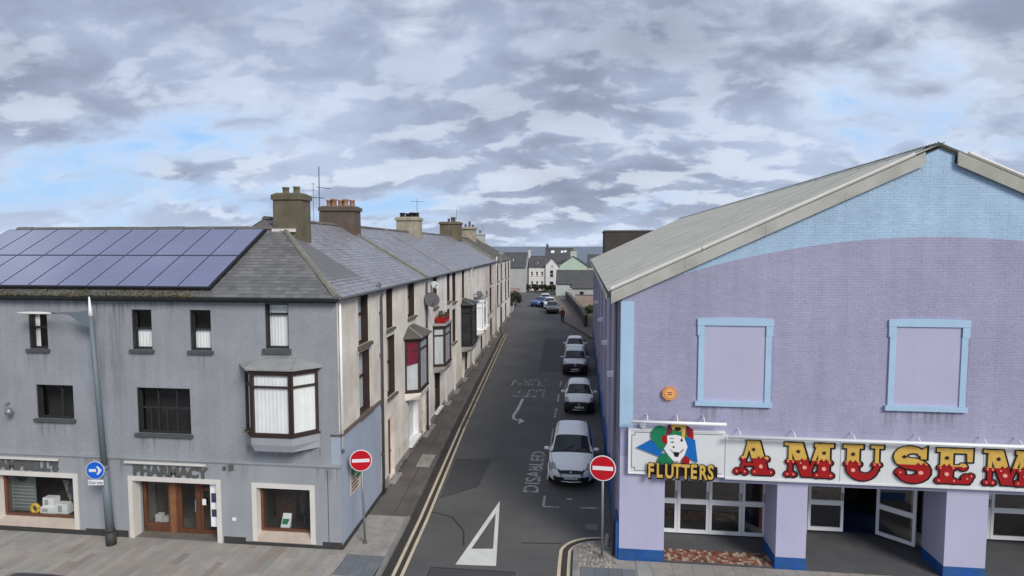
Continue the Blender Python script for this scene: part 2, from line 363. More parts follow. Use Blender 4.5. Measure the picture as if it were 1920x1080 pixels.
def stain_mat(name, c, amt):
    m = bpy.data.materials.new(name); m.use_nodes = True
    t = m.node_tree; nodes, lk = t.nodes, t.links
    b = nodes['Principled BSDF']; b.inputs['Base Color'].default_value = (*c, 1); b.inputs['Roughness'].default_value = .9; b.inputs['Specular IOR Level'].default_value = .1
    geo = nodes.new('ShaderNodeNewGeometry'); mp = nodes.new('ShaderNodeVectorMath'); mp.operation = 'MULTIPLY'; mp.inputs[1].default_value = (9, 9, .5)
    lk.new(geo.outputs['Position'], mp.inputs[0])
    n = nodes.new('ShaderNodeTexNoise'); n.inputs['Scale'].default_value = 1.0; n.inputs['Detail'].default_value = 5; lk.new(mp.outputs[0], n.inputs['Vector'])
    r = nodes.new('ShaderNodeMapRange'); r.interpolation_type = 'SMOOTHSTEP'; lk.new(n.outputs[0], r.inputs[0])
    for i, v in zip((1, 2, 3, 4), (.42, .68, 0, amt)): r.inputs[i].default_value = v
    tc_ = nodes.new('ShaderNodeTexCoord'); sx = nodes.new('ShaderNodeSeparateXYZ'); lk.new(tc_.outputs['Generated'], sx.inputs[0])
    r2 = nodes.new('ShaderNodeMapRange'); r2.interpolation_type = 'SMOOTHSTEP'; lk.new(sx.outputs[2], r2.inputs[0])
    ml = nodes.new('ShaderNodeMath'); ml.operation = 'MULTIPLY'; lk.new(r.outputs[0], ml.inputs[0]); lk.new(r2.outputs[0], ml.inputs[1])
    tr = nodes.new('ShaderNodeBsdfTransparent'); mx = nodes.new('ShaderNodeMixShader')
    lk.new(ml.outputs[0], mx.inputs[0]); lk.new(tr.outputs[0], mx.inputs[1]); lk.new(b.outputs[0], mx.inputs[2]); lk.new(mx.outputs[0], nodes['Material Output'].inputs[0])
    return m
MT['rain_stain'] = stain_mat('rain_stain', (0.13, 0.135, 0.12), .27)
MT['gable'] = brick_paint_mat()
MT['glass'] = glass_mat('window_glass', (0.03, 0.035, 0.04), 1.0)
MT['shop_glass'] = glass_mat('shop_glass', (0.02, 0.02, 0.02), 0.92, 0.02)
MT['dim_glass'] = glass_mat('dim_glass', (0.03, 0.034, 0.04), 0.30, 0.08)

# ------------------------------------------------------------------ mesh builder
ROOTS = {}
def rootof(o):
    while o.parent is not None: o = o.parent
    return o
def thing(name, label, cat, loc=(0, 0, 0), rz=0.0, group=None, kind=None):
    o = bpy.data.objects.new(name, None)
    o.empty_display_size = 0.2
    o.location = loc
    o.rotation_euler = (0, 0, rz)
    col.objects.link(o)
    o['label'] = label; o['category'] = cat
    if group: o['group'] = group
    if kind: o['kind'] = kind
    ROOTS[o.name] = (Matrix.Translation(Vector(loc)) @ Matrix.Rotation(rz, 4, 'Z')).inverted()
    return o
def tag(o, label, cat, group=None, kind=None):
    o['label'] = label; o['category'] = cat
    if group: o['group'] = group
    if kind: o['kind'] = kind
    return o

class MB:
    """collects world-space faces; build() links them as one mesh object"""
    def __init__(s): s.v, s.f, s.mi, s.cur, s.sm = [], [], [], 0, []
    def face(s, pts, smooth=False):
        b = len(s.v)
        s.v.extend([tuple(p) for p in pts])
        s.f.append(tuple(range(b, b + len(pts)))); s.mi.append(s.cur); s.sm.append(smooth)
    def hexa(s, p):          # 8 points: bottom 4 (ccw), top 4
        b = len(s.v); s.v.extend([tuple(q) for q in p])
        for q in ((3, 2, 1, 0), (4, 5, 6, 7), (0, 1, 5, 4), (1, 2, 6, 5), (2, 3, 7, 6), (3, 0, 4, 7)):
            s.f.append(tuple(b + i for i in q)); s.mi.append(s.cur); s.sm.append(False)
    def box(s, x0, x1, y0, y1, z0, z1, f=None):
        p = [(x0, y0, z0), (x1, y0, z0), (x1, y1, z0), (x0, y1, z0), (x0, y0, z1), (x1, y0, z1), (x1, y1, z1), (x0, y1, z1)]
        s.hexa([f(*q) for q in p] if f else p)
    def prism(s, poly, a, b, f):     # poly: 2D points; f(u, v, depth) -> xyz ; from depth a to b
        n = len(poly)
        A = [f(u, v, a) for u, v in poly]; B = [f(u, v, b) for u, v in poly]
        s.face(A[::-1]); s.face(B)
        for i in range(n):
            j = (i + 1) % n
            s.face([A[i], A[j], B[j], B[i]])
    def tube(s, pts, r, n=8, r1=None, cap=True):
        pts = [Vector(p) for p in pts]; rings = []; m = len(pts)
        prev = None
        for i, p in enumerate(pts):
            d = (pts[min(i + 1, m - 1)] - pts[max(i - 1, 0)]).normalized()
            if prev is None:
                a = d.cross(Vector((0, 0, 1)))
                if a.length < 1e-3: a = d.cross(Vector((1, 0, 0)))
            else: a = prev - d * prev.dot(d)
            a.normalize(); prev = a
            c = d.cross(a)
            rr = r if r1 is None else r + (r1 - r) * i / max(1, m - 1)
            b = len(s.v)
            for k_ in range(n):
                t = 2 * math.pi * k_ / n
                s.v.append(tuple(p + a * (rr * math.cos(t)) + c * (rr * math.sin(t))))
            rings.append(b)
        for i in range(m - 1):
            for k_ in range(n):
                q = (k_ + 1) % n
                s.f.append((rings[i] + k_, rings[i] + q, rings[i + 1] + q, rings[i + 1] + k_)); s.mi.append(s.cur); s.sm.append(n > 6)
        if cap:
            s.f.append(tuple(rings[0] + k_ for k_ in range(n))[::-1]); s.mi.append(s.cur); s.sm.append(False)
            s.f.append(tuple(rings[-1] + k_ for k_ in range(n))); s.mi.append(s.cur); s.sm.append(False)
    def lathe(s, prof, centre, n=16, axis=(0, 0, 1), smooth=True):   # prof: (radius, height)
        ax = Vector(axis).normalized(); c = Vector(centre)
        a = ax.cross(Vector((0, 0, 1)))
        if a.length < 1e-3: a = Vector((1, 0, 0))
        a.normalize(); b_ = ax.cross(a)
        base = len(s.v); m = len(prof)
        for r, h in prof:
            for k_ in range(n):
                t = 2 * math.pi * k_ / n
                s.v.append(tuple(c + ax * h + a * (r * math.cos(t)) + b_ * (r * math.sin(t))))
        for i in range(m - 1):
            for k_ in range(n):
                q = (k_ + 1) % n
                s.f.append((base + i * n + k_, base + i * n + q, base + (i + 1) * n + q, base + (i + 1) * n + k_)); s.mi.append(s.cur); s.sm.append(smooth)
        for i in (0, m - 1):
            if prof[i][0] > 1e-4:
                s.f.append(tuple(base + i * n + k_ for k_ in range(n))); s.mi.append(s.cur); s.sm.append(False)
    def mesh(s, name, mats, inv=None):
        me = bpy.data.meshes.new(name)
        v = [inv @ Vector(p) for p in s.v] if inv is not None else s.v
        me.from_pydata(v, [], s.f)
        for m in (mats if isinstance(mats, (list, tuple)) else [mats]): me.materials.append(MT[m] if isinstance(m, str) else m)
        me.polygons.foreach_set('material_index', s.mi)
        me.polygons.foreach_set('use_smooth', s.sm)
        me.update()
        return me
    def build(s, name, mats, parent=None, kind=None, label=None):
        inv = ROOTS.get(rootof(parent).name) if parent is not None else None
        o = bpy.data.objects.new(name, s.mesh(name, mats, inv))
        col.objects.link(o)
        if parent is not None: o.parent = parent
        if kind: o['kind'] = kind
        if label: o['label'] = label
        return o
def linkmesh(name, me, parent, mtx):
    o = bpy.data.objects.new(name, me)
    col.objects.link(o)
    o.parent = parent
    inv = ROOTS.get(rootof(parent).name) if parent is not None else None
    o.matrix_local = (inv @ mtx) if inv is not None else mtx
    return o
def copy_tree(o, parent=None):
    c = o.copy(); col.objects.link(c)
    if parent is not None: c.parent = parent
    for ch in o.children: copy_tree(ch, c)
    return c
def wall_panel(mb, u0, u1, z0, z1, ops, f, depth):
    us = sorted({u0, u1, *[o[0] for o in ops], *[o[1] for o in ops]})
    zs = sorted({z0, z1, *[o[2] for o in ops], *[o[3] for o in ops]})
    us = [u for u in us if u0 <= u <= u1]; zs = [z for z in zs if z0 <= z <= z1]
    for a, b in zip(us, us[1:]):
        for c, d in zip(zs, zs[1:]):
            mu, mz = (a + b) / 2, (c + d) / 2
            if any(o[0] < mu < o[1] and o[2] < mz < o[3] for o in ops): continue
            mb.face([f(a, 0, c), f(b, 0, c), f(b, 0, d), f(a, 0, d)])
    for a, b, c, d in ops:
        mb.face([f(a, 0, c), f(a, depth, c), f(a, depth, d), f(a, 0, d)])
        mb.face([f(b, 0, c), f(b, 0, d), f(b, depth, d), f(b, depth, c)])
        mb.face([f(a, 0, d), f(a, depth, d), f(b, depth, d), f(b, 0, d)])
        mb.face([f(a, 0, c), f(b, 0, c), f(b, depth, c), f(a, depth, c)])
_fonts = {}
def text_faces(txt, size, f, depth, bold=0.0, align='LEFT', narrow=1.0):
    """the built-in font turned into extruded faces; f(u, v, d) maps the lettering plane to the world"""
    cu = bpy.data.curves.new('lettering', 'FONT')
    cu.body = txt; cu.size = size; cu.offset = bold; cu.align_x = align; cu.resolution_u = 3
    ob = bpy.data.objects.new('lettering', cu); col.objects.link(ob)
    dg = bpy.context.evaluated_depsgraph_get()
    me = bpy.data.meshes.new_from_object(ob.evaluated_get(dg))
    vs = [(v.co.x * narrow, v.co.y) for v in me.vertices]; fs = [tuple(p.vertices) for p in me.polygons]
    bpy.data.objects.remove(ob); bpy.data.curves.remove(cu); bpy.data.meshes.remove(me)
    mb = MB()
    cnt = {}
    for q in fs:
        mb.face([f(vs[i][0], vs[i][1], depth) for i in q])
        for a, b in zip(q, q[1:] + q[:1]):
            cnt[(a, b)] = cnt.get((a, b), 0) + 1
    if depth:
        for (a, b) in cnt:
            if (b, a) not in cnt:
                mb.face([f(*vs[a], 0), f(*vs[b], 0), f(*vs[b], depth), f(*vs[a], depth)])
    return mb

# frames of reference ------------------------------------------------
LX, LY = -7.40, 17.75                       # street corner of the grey pharmacy building
TA = R(2.2)                                  # the terrace runs 2.2 degrees off the arcade
TD = Vector((-math.sin(TA), math.cos(TA), 0)); TN = Vector((-math.cos(TA), -math.sin(TA), 0))
def FF(u, wd, z): return (u, LY + wd, z)                            # pharmacy front: u = world x, wd = inward
def FT(t, wd, z): return (LX + TD.x * t + TN.x * wd, LY + TD.y * t + TN.y * wd, z)   # terrace face
AX, AY = 1.14, 18.15                         # arcade corner

# ------------------------------------------------------------------ ground, sea, road
RZ = -0.10
def kerb_x(y):                               # left kerb line of the side street
    pts = [(2, -5.65), (16.4, -5.70), (20.3, -5.91), (31, -6.67), (65.4, -8.73), (78, -9.35), (112, -11.7), (121, -14.5)]
    for (a, xa), (b, xb) in zip(pts, pts[1:]):
        if y <= b: return xa + (xb - xa) * (y - a) / (b - a)
    return pts[-1][1]
g = MB(); g.face([(-420, -120, -0.16), (420, -120, -0.16), (420, 210, -0.16), (-420, 210, -0.16)])
g.face([(-420, 210, -0.16), (420, 210, -0.16), (420, 215, -9), (-420, 215, -9)])
o = g.build('ground', 'ground', kind='structure')
g = MB(); g.face([(-40000, 205, -7), (40000, 205, -7), (40000, 60000, -7), (-40000, 60000, -7)])
g.build('sea', 'sea', kind='structure')
road_mb = MB()
ys = [16.4, 18.0, 20.3, 24, 31, 40, 52, 65.4, 78, 95, 112, 121, 128]
def right_edge(y):
    pts = [(2, 1.14), (63, 1.10), (70, -0.6), (78, -2.6), (95, -3.8), (112, -5.6), (118, -6.0), (121, 6), (128, 12)]
    for (a, xa), (b, xb) in zip(pts, pts[1:]):
        if y <= b: return xa + (xb - xa) * (y - a) / (b - a)
    return pts[-1][1]
for a, b in zip(ys, ys[1:]):
    road_mb.face([(kerb_x(a) + 0.0, a, RZ), (right_edge(a), a, RZ), (right_edge(b), b, RZ), (kerb_x(b) + 0.0, b, RZ)])
road_mb.face([(-60, -8, RZ), (60, -8, RZ), (60, 16.4, RZ), (-60, 16.4, RZ)])
road = road_mb.build('road', 'asphalt', kind='structure')
def line_strip(mb, pts, wdt, z):
    pts = [Vector((*p, 0)) for p in pts]
    L_, R_ = [], []
    for i, p in enumerate(pts):
        d = (pts[min(i + 1, len(pts) - 1)] - pts[max(i - 1, 0)]).normalized()
        n_ = Vector((-d.y, d.x, 0)) * wdt / 2
        L_.append(p + n_); R_.append(p - n_)
    for i in range(len(pts) - 1):
        mb.face([(R_[i].x, R_[i].y, z), (R_[i + 1].x, R_[i + 1].y, z), (L_[i + 1].x, L_[i + 1].y, z), (L_[i].x, L_[i].y, z)])
# repaired trench and tar seams
p_ = MB(); p_.face([(-5.3, 22.2, RZ + .004), (-4.1, 23.4, RZ + .004), (-4.0, 26.6, RZ + .004), (-5.6, 26.4, RZ + .004)])
p_.build('asphalt_patch', 'asphalt_new', road)
p_ = MB(); p_.face([(-4.4, 14.2, RZ + .004), (-1.9, 14.2, RZ + .004), (-1.9, 17.2, RZ + .004), (-4.4, 17.2, RZ + .004)])
p_.build('asphalt_patch', 'asphalt_new', road)
p_ = MB(); p_.face([(-3.3, 46, RZ + .004), (0.6, 46.4, RZ + .004), (0.4, 63, RZ + .004), (-3.8, 63, RZ + .004)])
p_.build('asphalt_patch', 'asphalt_new', road)
for pts in ([(-5.6, 26.4), (-4.0, 26.6), (-4.1, 23.4), (-5.3, 22.2)], [(-4.4, 16.0), (-4.4, 17.2), (-1.9, 17.2), (-1.9, 16.0)],
            [(-5.55, 21.0), (-4.5, 20.6), (-3.9, 19.6), (-3.7, 18.6)], [(-1.9, 19.0), (-0.6, 19.1)]):
    p_ = MB(); line_strip(p_, pts, 0.05, RZ + .008); p_.build('tar_seam', 'tar', road)
# painted markings
def yl(pts, m='yellow', wd=0.10):
    p_ = MB(); line_strip(p_, pts, wd, RZ + .012); p_.build('yellow_line', m, road)
yy = [14.5, 16.4, 18, 20.3, 24, 27, 31, 36, 42, 50, 58, 66]
yl([(kerb_x(y) + 0.33, y) for y in yy[:7]]); yl([(kerb_x(y) + 0.58, y) for y in yy[:7]])
yl([(kerb_x(y) + 0.33, y) for y in yy[6:]], 'yellow_old'); yl([(kerb_x(y) + 0.58, y) for y in yy[6:]], 'yellow_old')
def corner(off):
    pts = [(-0.25 - off, 14.3), (-0.25 - off, 16.9), (-0.25 - off, 17.9)]
    for i in range(1, 9):
        a = R(180 - i * 90 / 8 * 0.85)
        pts.append((0.62 + (0.87 + off) * math.cos(a), 18.45 + (0.80 + off * 0.95) * math.sin(a)))
    pts.append((0.9, 19.30 + off))
    return pts
yl(corner(0.10)); yl(corner(0.38))
tri_o = [(-3.72, 17.42), (-2.50, 17.48), (-3.02, 22.15)]
p_ = MB()
a, b, c = [Vector((*q, 0)) for q in tri_o]
ai, bi, ci = Vector((-3.42, 18.42, 0)), Vector((-2.74, 18.50, 0)), Vector((-3.02, 21.05, 0))
for q in ((a, b, bi, ai), (b, c, ci, bi), (c, a, ai, ci)): p_.face([(x.x, x.y, RZ + .012) for x in q])
p_.build('give_way_triangle', 'white_line', road)
for pts, wd in (([(-1.39, 21.83), (-0.68, 21.83)], 0.10), ([(-0.03, 21.86), (0.66, 21.92)], 0.10), ([(-1.38, 21.88), (-1.37, 22.9)], 0.09),
                ([(-1.38, 24.4), (-1.38, 26.0)], 0.09), ([(-1.5, 33.5), (-1.48, 35.6)], 0.11), ([(-1.47, 37.0), (-1.47, 39.0)], 0.11),
                ([(-1.47, 41.0), (-1.47, 43.0)], 0.11), ([(-0.55, 22.6), (-0.35, 22.6)], 0.12)):
    p_ = MB(); line_strip(p_, pts, wd, RZ + .012); p_.build('parking_bay_line', 'white_worn', road)
tm = text_faces('DISABLED', 0.86, lambda u, v, d: (-1.66 - v, 23.0 + u * 1.28, RZ + .012), 0, bold=0.012)
tm.build('road_lettering', 'white_worn', road)
for txt, xx, y0 in (('TURN', -2.25, 41.2), ('LEFT', -2.35, 38.1)):
    tm = text_faces(txt, 1.0, lambda u, v, d: (xx - u * 0.98, y0 + 2.0 - v * 2.9, RZ + .012), 0, bold=0.015)
    tm.build('road_lettering', 'white_faded', road)
p_ = MB()
line_strip(p_, [(-3.66, 37.6), (-3.72, 35.0), (-3.82, 33.6), (-3.70, 33.0), (-3.45, 32.8)], 0.17, RZ + .012)
p_.face([(-3.42, 33.2, RZ + .0124), (-3.08, 32.7, RZ + .0124), (-3.38, 32.1, RZ + .0124)])
p_.build('turn_arrow', mat('faded_arrow_paint', (0.56, 0.55, 0.52), .8, var=.2, scale=3, wear=.34), road)
# drain grates
for dx_, dy_, s_ in ((0.38, 20.35, 0.24), (-2.2, 19.2, 0.0)):
    if not s_: continue
    d_ = MB(); d_.box(dx_ - s_, dx_ + s_, dy_ - s_, dy_ + s_, RZ, RZ + 0.014)
    dr = thing('drain_grate', 'dark iron drain grate in the gutter beside the arcade corner', 'drain', (dx_, dy_, RZ))
    d_.build('frame', 'iron', dr)
    d_ = MB()
    for i in range(6): d_.box(dx_ - 0.19, dx_ + 0.19, dy_ - 0.19 + i * 0.07, dy_ - 0.16 + i * 0.07, RZ + .015, RZ + 0.024)
    d_.build('bars', 'galv', dr)

# ------------------------------------------------------------------ pavements and kerbs
pv = MB()
pl = [16.4, 18.0, 20.25, 24, 31, 40, 52, 65.4, 78, 95, 112]
for a, b in zip(pl[2:], pl[3:]):
    ta, tb = a - LY, b - LY
    pv.face([FT(ta, 0.4, -0.004), (kerb_x(a) - 0.14, a, -0.004), (kerb_x(b) - 0.14, b, -0.004), FT(tb, 0.4, -0.004)])
pv.face([(-60, 13.9, -0.02), (kerb_x(16) - 0.14, 13.9, -0.02), (kerb_x(20.25) - 0.14, 20.25, -0.02), (-8.5, 20.25, -0.02), (-60, 20.25, -0.02)])
pave_l = pv.build('pavement', ['path'], kind='structure')
# pale concrete flags beside the pharmacy's side wall
random.seed(3)
y = 17.5
while y < 20.2:
    x = -7.5
    yb = min(20.24, y + 0.45)
    while x < kerb_x(y) - 0.2:
        xb = min(x + 0.45 * random.uniform(.95, 1.05), kerb_x(y) - 0.15)
        s = MB(); s.box(x + .004, xb - .004, y + .004, yb - .004, -0.02, 0.0 + random.uniform(-.003, .003)); s.build('paving_flag', 'concrete', pave_l)
        x = xb
    y = yb
for i in range(3):
    for j in range(3):
        s = MB(); s.box(-7.08 + i * 0.40, -6.69 + i * 0.40, 16.32 + j * 0.39, 16.70 + j * 0.39, -0.02, 0.001); s.build('tactile_slab', 'tactile', pave_l)
for i in range(4):
    s = MB(); s.box(-7.08 + i * 0.3, -6.79 + i * 0.3, 14.0, 16.30, -0.02, 0.0); s.build('paving_flag', 'concrete', pave_l)
# long narrow pavers in front of the pharmacy
cnt = 0
x = -19.9
pav_stuff = {m: MB() for m in ('paver_a', 'paver_b', 'paver_c')}
while x < -7.12:
    wd = random.choice((0.22, 0.26, 0.30)); xb = min(x + wd, -7.1)
    y = 17.735 - random.uniform(0.15, 0.6)
    first = True
    yt = 17.735
    while yt > 14.0:
        ln = random.uniform(0.5, 0.95) if not first else random.uniform(0.25, 0.8)
        first = False
        yb = max(14.0, yt - ln)
        m = random.choice(('paver_a', 'paver_a', 'paver_b', 'paver_c', 'paver_c'))
        zz = random.uniform(-.003, .003)
        tgt = MB() if (yt > 16.0 and cnt < 290) else pav_stuff[m]
        tgt.box(x + .004, xb - .004, yb + .004, yt - .004, -0.02, zz)
        if tgt is not pav_stuff[m]:
            tgt.build('paver', m, pave_l); cnt += 1
        yt = yb
    x = xb
for m, b_ in pav_stuff.items():
    if b_.f: b_.build('paver_field', m, pave_l, kind='stuff')
def kerb_run(parent, pts, mname, ln=0.9, wd=0.14, top=0.006):
    i = 0
    seg = [Vector((*p, 0)) for p in pts]
    for a, b in zip(seg, seg[1:]):
        d = b - a; n_ = max(1, round(d.length / ln)); d /= n_
        pr = Vector((-d.y, d.x, 0)).normalized() * wd
        for q in range(n_):
            p0 = a + d * (q + .006); p1 = a + d * (q + .994)
            s = MB()
            s.hexa([(p0.x, p0.y, -0.16), (p1.x, p1.y, -0.16), (p1.x + pr.x, p1.y + pr.y, -0.16), (p0.x + pr.x, p0.y + pr.y, -0.16),
                    (p0.x + pr.x * .1, p0.y + pr.y * .1, top), (p1.x + pr.x * .1, p1.y + pr.y * .1, top), (p1.x + pr.x, p1.y + pr.y, top), (p0.x + pr.x, p0.y + pr.y, top)])
            s.build('kerb_stone', mname, parent)
kr = MB(); kr.face([(-60, 13.8, -0.13), (-5.7, 13.8, -0.13), (-5.7, 13.7, -0.13), (-60, 13.7, -0.13)])
kerb = kr.build('kerb', 'kerb_dark', kind='structure')
kerb_run(kerb, [(kerb_x(y), y) for y in (14.0, 16.4, 20.3)], 'kerb')
kerb_run(kerb, [(kerb_x(y), y) for y in (20.3, 31, 50, 65.4, 78)], 'kerb_dark')
# corner pavement at the arcade
pr = MB()
cpts = [(-0.25, 13.9), (-0.25, 17.9)] + corner(0.0)[3:]
poly = [(60, 13.9)] + [(60, 18.1), (1.1, 18.1), (1.1, 19.35)]
pr.face([(p[0], p[1], -0.02) for p in ([(-0.11, 13.9), (60, 13.9), (60, 18.12), (1.12, 18.12), (1.12, 19.15)] + [(q[0] + 0.12, q[1] - 0.10) for q in reversed(cpts[1:-1])])])
pave_r = pr.build('pavement', 'concrete', kind='structure')
kerb_run(kerb, [(p[0] + 0.0, p[1]) for p in reversed(cpts)], 'kerb', 0.6)
random.seed(11)
y = 17.62
while y < 19.2:
    x = -0.08
    while x < 1.05:
        wd = random.uniform(.10, .15)
        inside = (x - 0.62) ** 2 / 0.72 ** 2 + (y - 18.45) ** 2 / 0.66 ** 2 < 1 or y < 18.3 or x > 0.62 and y < 19.02
        if inside:
            s = MB(); xb = min(x + wd, 1.1); yb = y + 0.105
            s.hexa([(x + .006, y + .006, -.02), (xb - .006, y + .006, -.02), (xb - .006, yb - .006, -.02), (x + .006, yb - .006, -.02),
                    (x + .018, y + .018, .004), (xb - .018, y + .018, .004), (xb - .018, yb - .018, .004), (x + .018, yb - .018, .004)])
            s.build('sett', 'cobble', pave_r)
        x += wd
    y += 0.11
for i in range(4):
    for j in range(3):
        s = MB(); s.box(0.0 + i * 0.40, 0.39 + i * 0.40, 16.42 + j * 0.39, 16.80 + j * 0.39, -0.02, 0.001); s.build('tactile_slab', 'tactile', pave_r)
x = 1.63
while x < 14.5:
    wd = random.uniform(0.4, 0.6); xb = x + wd
    for ya, yb in ((16.6, 17.2), (17.2, 17.75), (17.75, 18.1)):
        m = random.choice(('concrete', 'paver_c', 'paver_a', 'concrete'))
        s = MB(); s.box(x + .004, xb - .004, ya + .004, yb - .004, -0.02, random.uniform(-.002, .002)); s.build('paving_flag', m, pave_r)
    x = xb
# far right-hand footway, up to the bend
pr = MB()
fy = [63, 70, 78, 95, 112, 118]
for a, b in zip(fy, fy[1:]):
    pr.face([(right_edge(a), a, -0.01), (right_edge(a) + 3.0, a, -0.01), (right_edge(b) + 3.0, b, -0.01), (right_edge(b), b, -0.01)])
pr.build('pavement', mat('brown_path', (0.19, 0.15, 0.13), 0.9, var=0.2, scale=0.6), kind='structure')
pr = MB(); pr.face([(-40, 128, -0.01), (25, 128, -0.01), (25, 131, -0.01), (-40, 131, -0.01)])
pr.build('pavement', 'concrete', kind='structure')
gr = MB(); gr.face([(-32, 112, -0.03), (-12.6, 112, -0.03), (-15.5, 121, -0.03), (-32, 124, -0.03)])
gr.build('verge', 'grass', kind='structure')
# ------------------------------------------------------------------ amusement arcade
arc = thing('amusement_arcade', 'lilac painted amusement arcade with sky blue gable and grey sheet roof', 'building', (AX, AY, 0))
AW, AL, SIGN_T, SIGN_B = 17.0, 45.0, 4.0, 2.66
RX = 9.63                                                        # ridge
def roof_z(x): return 8.11 + 0.460 * (x - 0.86) if x <= RX else 8.11 + 0.460 * (2 * RX - x - 0.86)
def gab_z(x): return min(roof_z(x) - 0.30, 12.04 - 0.47 * max(0, abs(x - RX) - 0.0) if abs(x - RX) < 0.4 else 99)
E_X = AX + AW
s = MB()
# gable core behind the facing bricks, side and back walls
gp = [(AX + .002, 2.5), (E_X, 2.5), (E_X, roof_z(E_X) - 0.3), (RX + .40, roof_z(RX + .40) - .3), (RX + .40, roof_z(RX + .40) - .08), (RX, roof_z(RX) - .08), (RX - .40, roof_z(RX - .40) - .08), (RX - .40, roof_z(RX - .40) - .3), (AX + .002, roof_z(AX) - 0.3)]
s.prism(gp, AY + 0.0045, AY + 0.30, lambda u, v, d: (u, d, v))
s.build('gable_wall', MT['gable'], arc)
s = MB()
s.box(AX + .004, AX + 0.3, AY + 0.30, AY + AL, -0.12, 7.85)
for i in range(0, 9): s.box(AX - 0.09, AX + .002, AY + 0.9 + i * 5.3, AY + 1.35 + i * 5.3, 1.12, 7.8)
s.box(E_X - 0.3, E_X, AY + 0.30, AY + AL, -0.12, 7.85)
s.box(AX + .3, E_X - .3, AY + AL - 0.3, AY + AL, -0.12, 7.85)
s.prism([(AX, 7.85), (E_X, 7.85), (RX, 11.9)], AY + AL - 0.3, AY + AL, lambda u, v, d: (u, d, v))
s.build('side_wall', 'lilac_side', arc)
s = MB(); s.box(AX - 0.10, AX - 0.002, AY + 0.02, AY + AL, -0.12, 1.12); s.build('blue_plinth', 'royal', arc)
s = MB(); s.box(AX - .02, AX + 0.0, AY + 0.05, AY + .38, 4.0, 7.8); s.build('render_strip', 'grey_smooth', arc)
# face brickwork: every brick its own block of painted masonry
random.seed(21)
BRW, BRH = 0.226, 0.0765
blind = [(3.30, 5.42, 4.80, 7.34), (8.50, 10.62, 4.82, 7.38), (13.7, 15.8, 4.82, 7.38)]
bricks = []
row = 0
z = SIGN_T + 0.12
while z < 12.0:
    off = (row % 2) * BRW / 2
    x = AX + 0.36 - BRW + off
    while x < E_X:
        a, b = max(x, AX + 0.365), min(x + BRW, E_X - .005)
        zt = z + BRH
        x += BRW
        if b - a < 0.05: continue
        lim = min(roof_z(a), roof_z(b)) - 0.30
        if max(abs(a - RX), abs(b - RX)) < 0.40: lim = min(roof_z(a), roof_z(b)) - .085
        if zt > lim: continue
        if any(a < q[1] and b > q[0] and z < q[3] and zt > q[2] for q in blind):
            # cut bricks against the window surround
            for q in blind:
                if a < q[1] and b > q[0] and z < q[3] and zt > q[2]:
                    if a < q[0] - 0.03: b = q[0] - 0.002
                    elif b > q[1] + 0.03: a = q[1] + 0.002
                    else: a = b
            if b - a < 0.03: continue
        if row in (11, 35): zt -= .010
        bricks.append((a + .001, b - .001, z + .0018, zt - .0018))
    z += BRH; row += 1
bricks.sort(key=lambda q: (q[0] - 0) ** 2 * 0.6 + (q[2] - 2) ** 2)
stuff = MB()
for i, (a, b, c, d) in enumerate(bricks):
    t_ = stuff if i >= 300 else MB()
    pz = max(-.004, min(.004, random.gauss(0, 0.0018))); tl = random.gauss(0, .0012)
    y0, y1 = AY - 0.001 + pz * .7, AY + 0.010
    k0 = len(t_.v)
    t_.v.extend([(a, y0 + tl, c), (b, y0 - tl, c), (b, y0 - tl, d), (a, y0 + tl, d), (a - .003, y1, c - .003), (b + .003, y1, c - .003), (b + .003, y1, d + .003), (a - .003, y1, d + .003)])
    for q in ((0, 1, 2, 3), (0, 4, 5, 1), (1, 5, 6, 2), (2, 6, 7, 3), (3, 7, 4, 0)):
        t_.f.append(tuple(k0 + j for j in q)); t_.mi.append(0); t_.sm.append(False)
    if i < 300: t_.build('brick', MT['gable'], arc)
stuff.build('brickwork', MT['gable'], arc, kind='stuff')
# corner pilaster and blind windows
s = MB(); s.box(AX - 0.025, AX + 0.36, AY - 0.03, AY + 0.02, SIGN_T + .05, 7.80); s.build('corner_pilaster', 'sky_blue', arc)
for (a, b, c, d) in blind:
    bw = MB(); bw.box(a + .2, b - .2, AY - 0.012, AY + 0.03, c + 0.1, d - .2)
    pan = bw.build('blind_window', 'lilac', arc)
    s = MB()
    s.box(a + .045, a + .205, AY - 0.045, AY + .02, c + .12, d - .22); s.box(b - .205, b - .045, AY - 0.045, AY + .02, c + .12, d - .22)
    s.box(a + .01, a + .205, AY - 0.052, AY + .02, d - .50, d - .215); s.box(b - .205, b - .01, AY - 0.052, AY + .02, d - .50, d - .215)
    n_ = 8
    for i in range(n_):
        u0, u1 = a + (b - a) * i / n_, a + (b - a) * (i + 1) / n_
        r0, r1 = 0.035 * math.sin(math.pi * i / n_), 0.035 * math.sin(math.pi * (i + 1) / n_)
        y0, y1 = AY - 0.058, AY + .02
        s.hexa([(u0, y0, d - .21), (u1, y0, d - .21), (u1, y1, d - .21), (u0, y1, d - .21), (u0, y0, d - .02 + r0), (u1, y0, d - .02 + r1), (u1, y1, d - .02 + r1), (u0, y1, d - .02 + r0)])
    s.build('surround', 'sky_blue', pan)
    s = MB(); s.box(a - .03, b + .0, AY - 0.10, AY + .02, c - 0.02, c + 0.115); s.build('sill', 'sky_blue', pan)
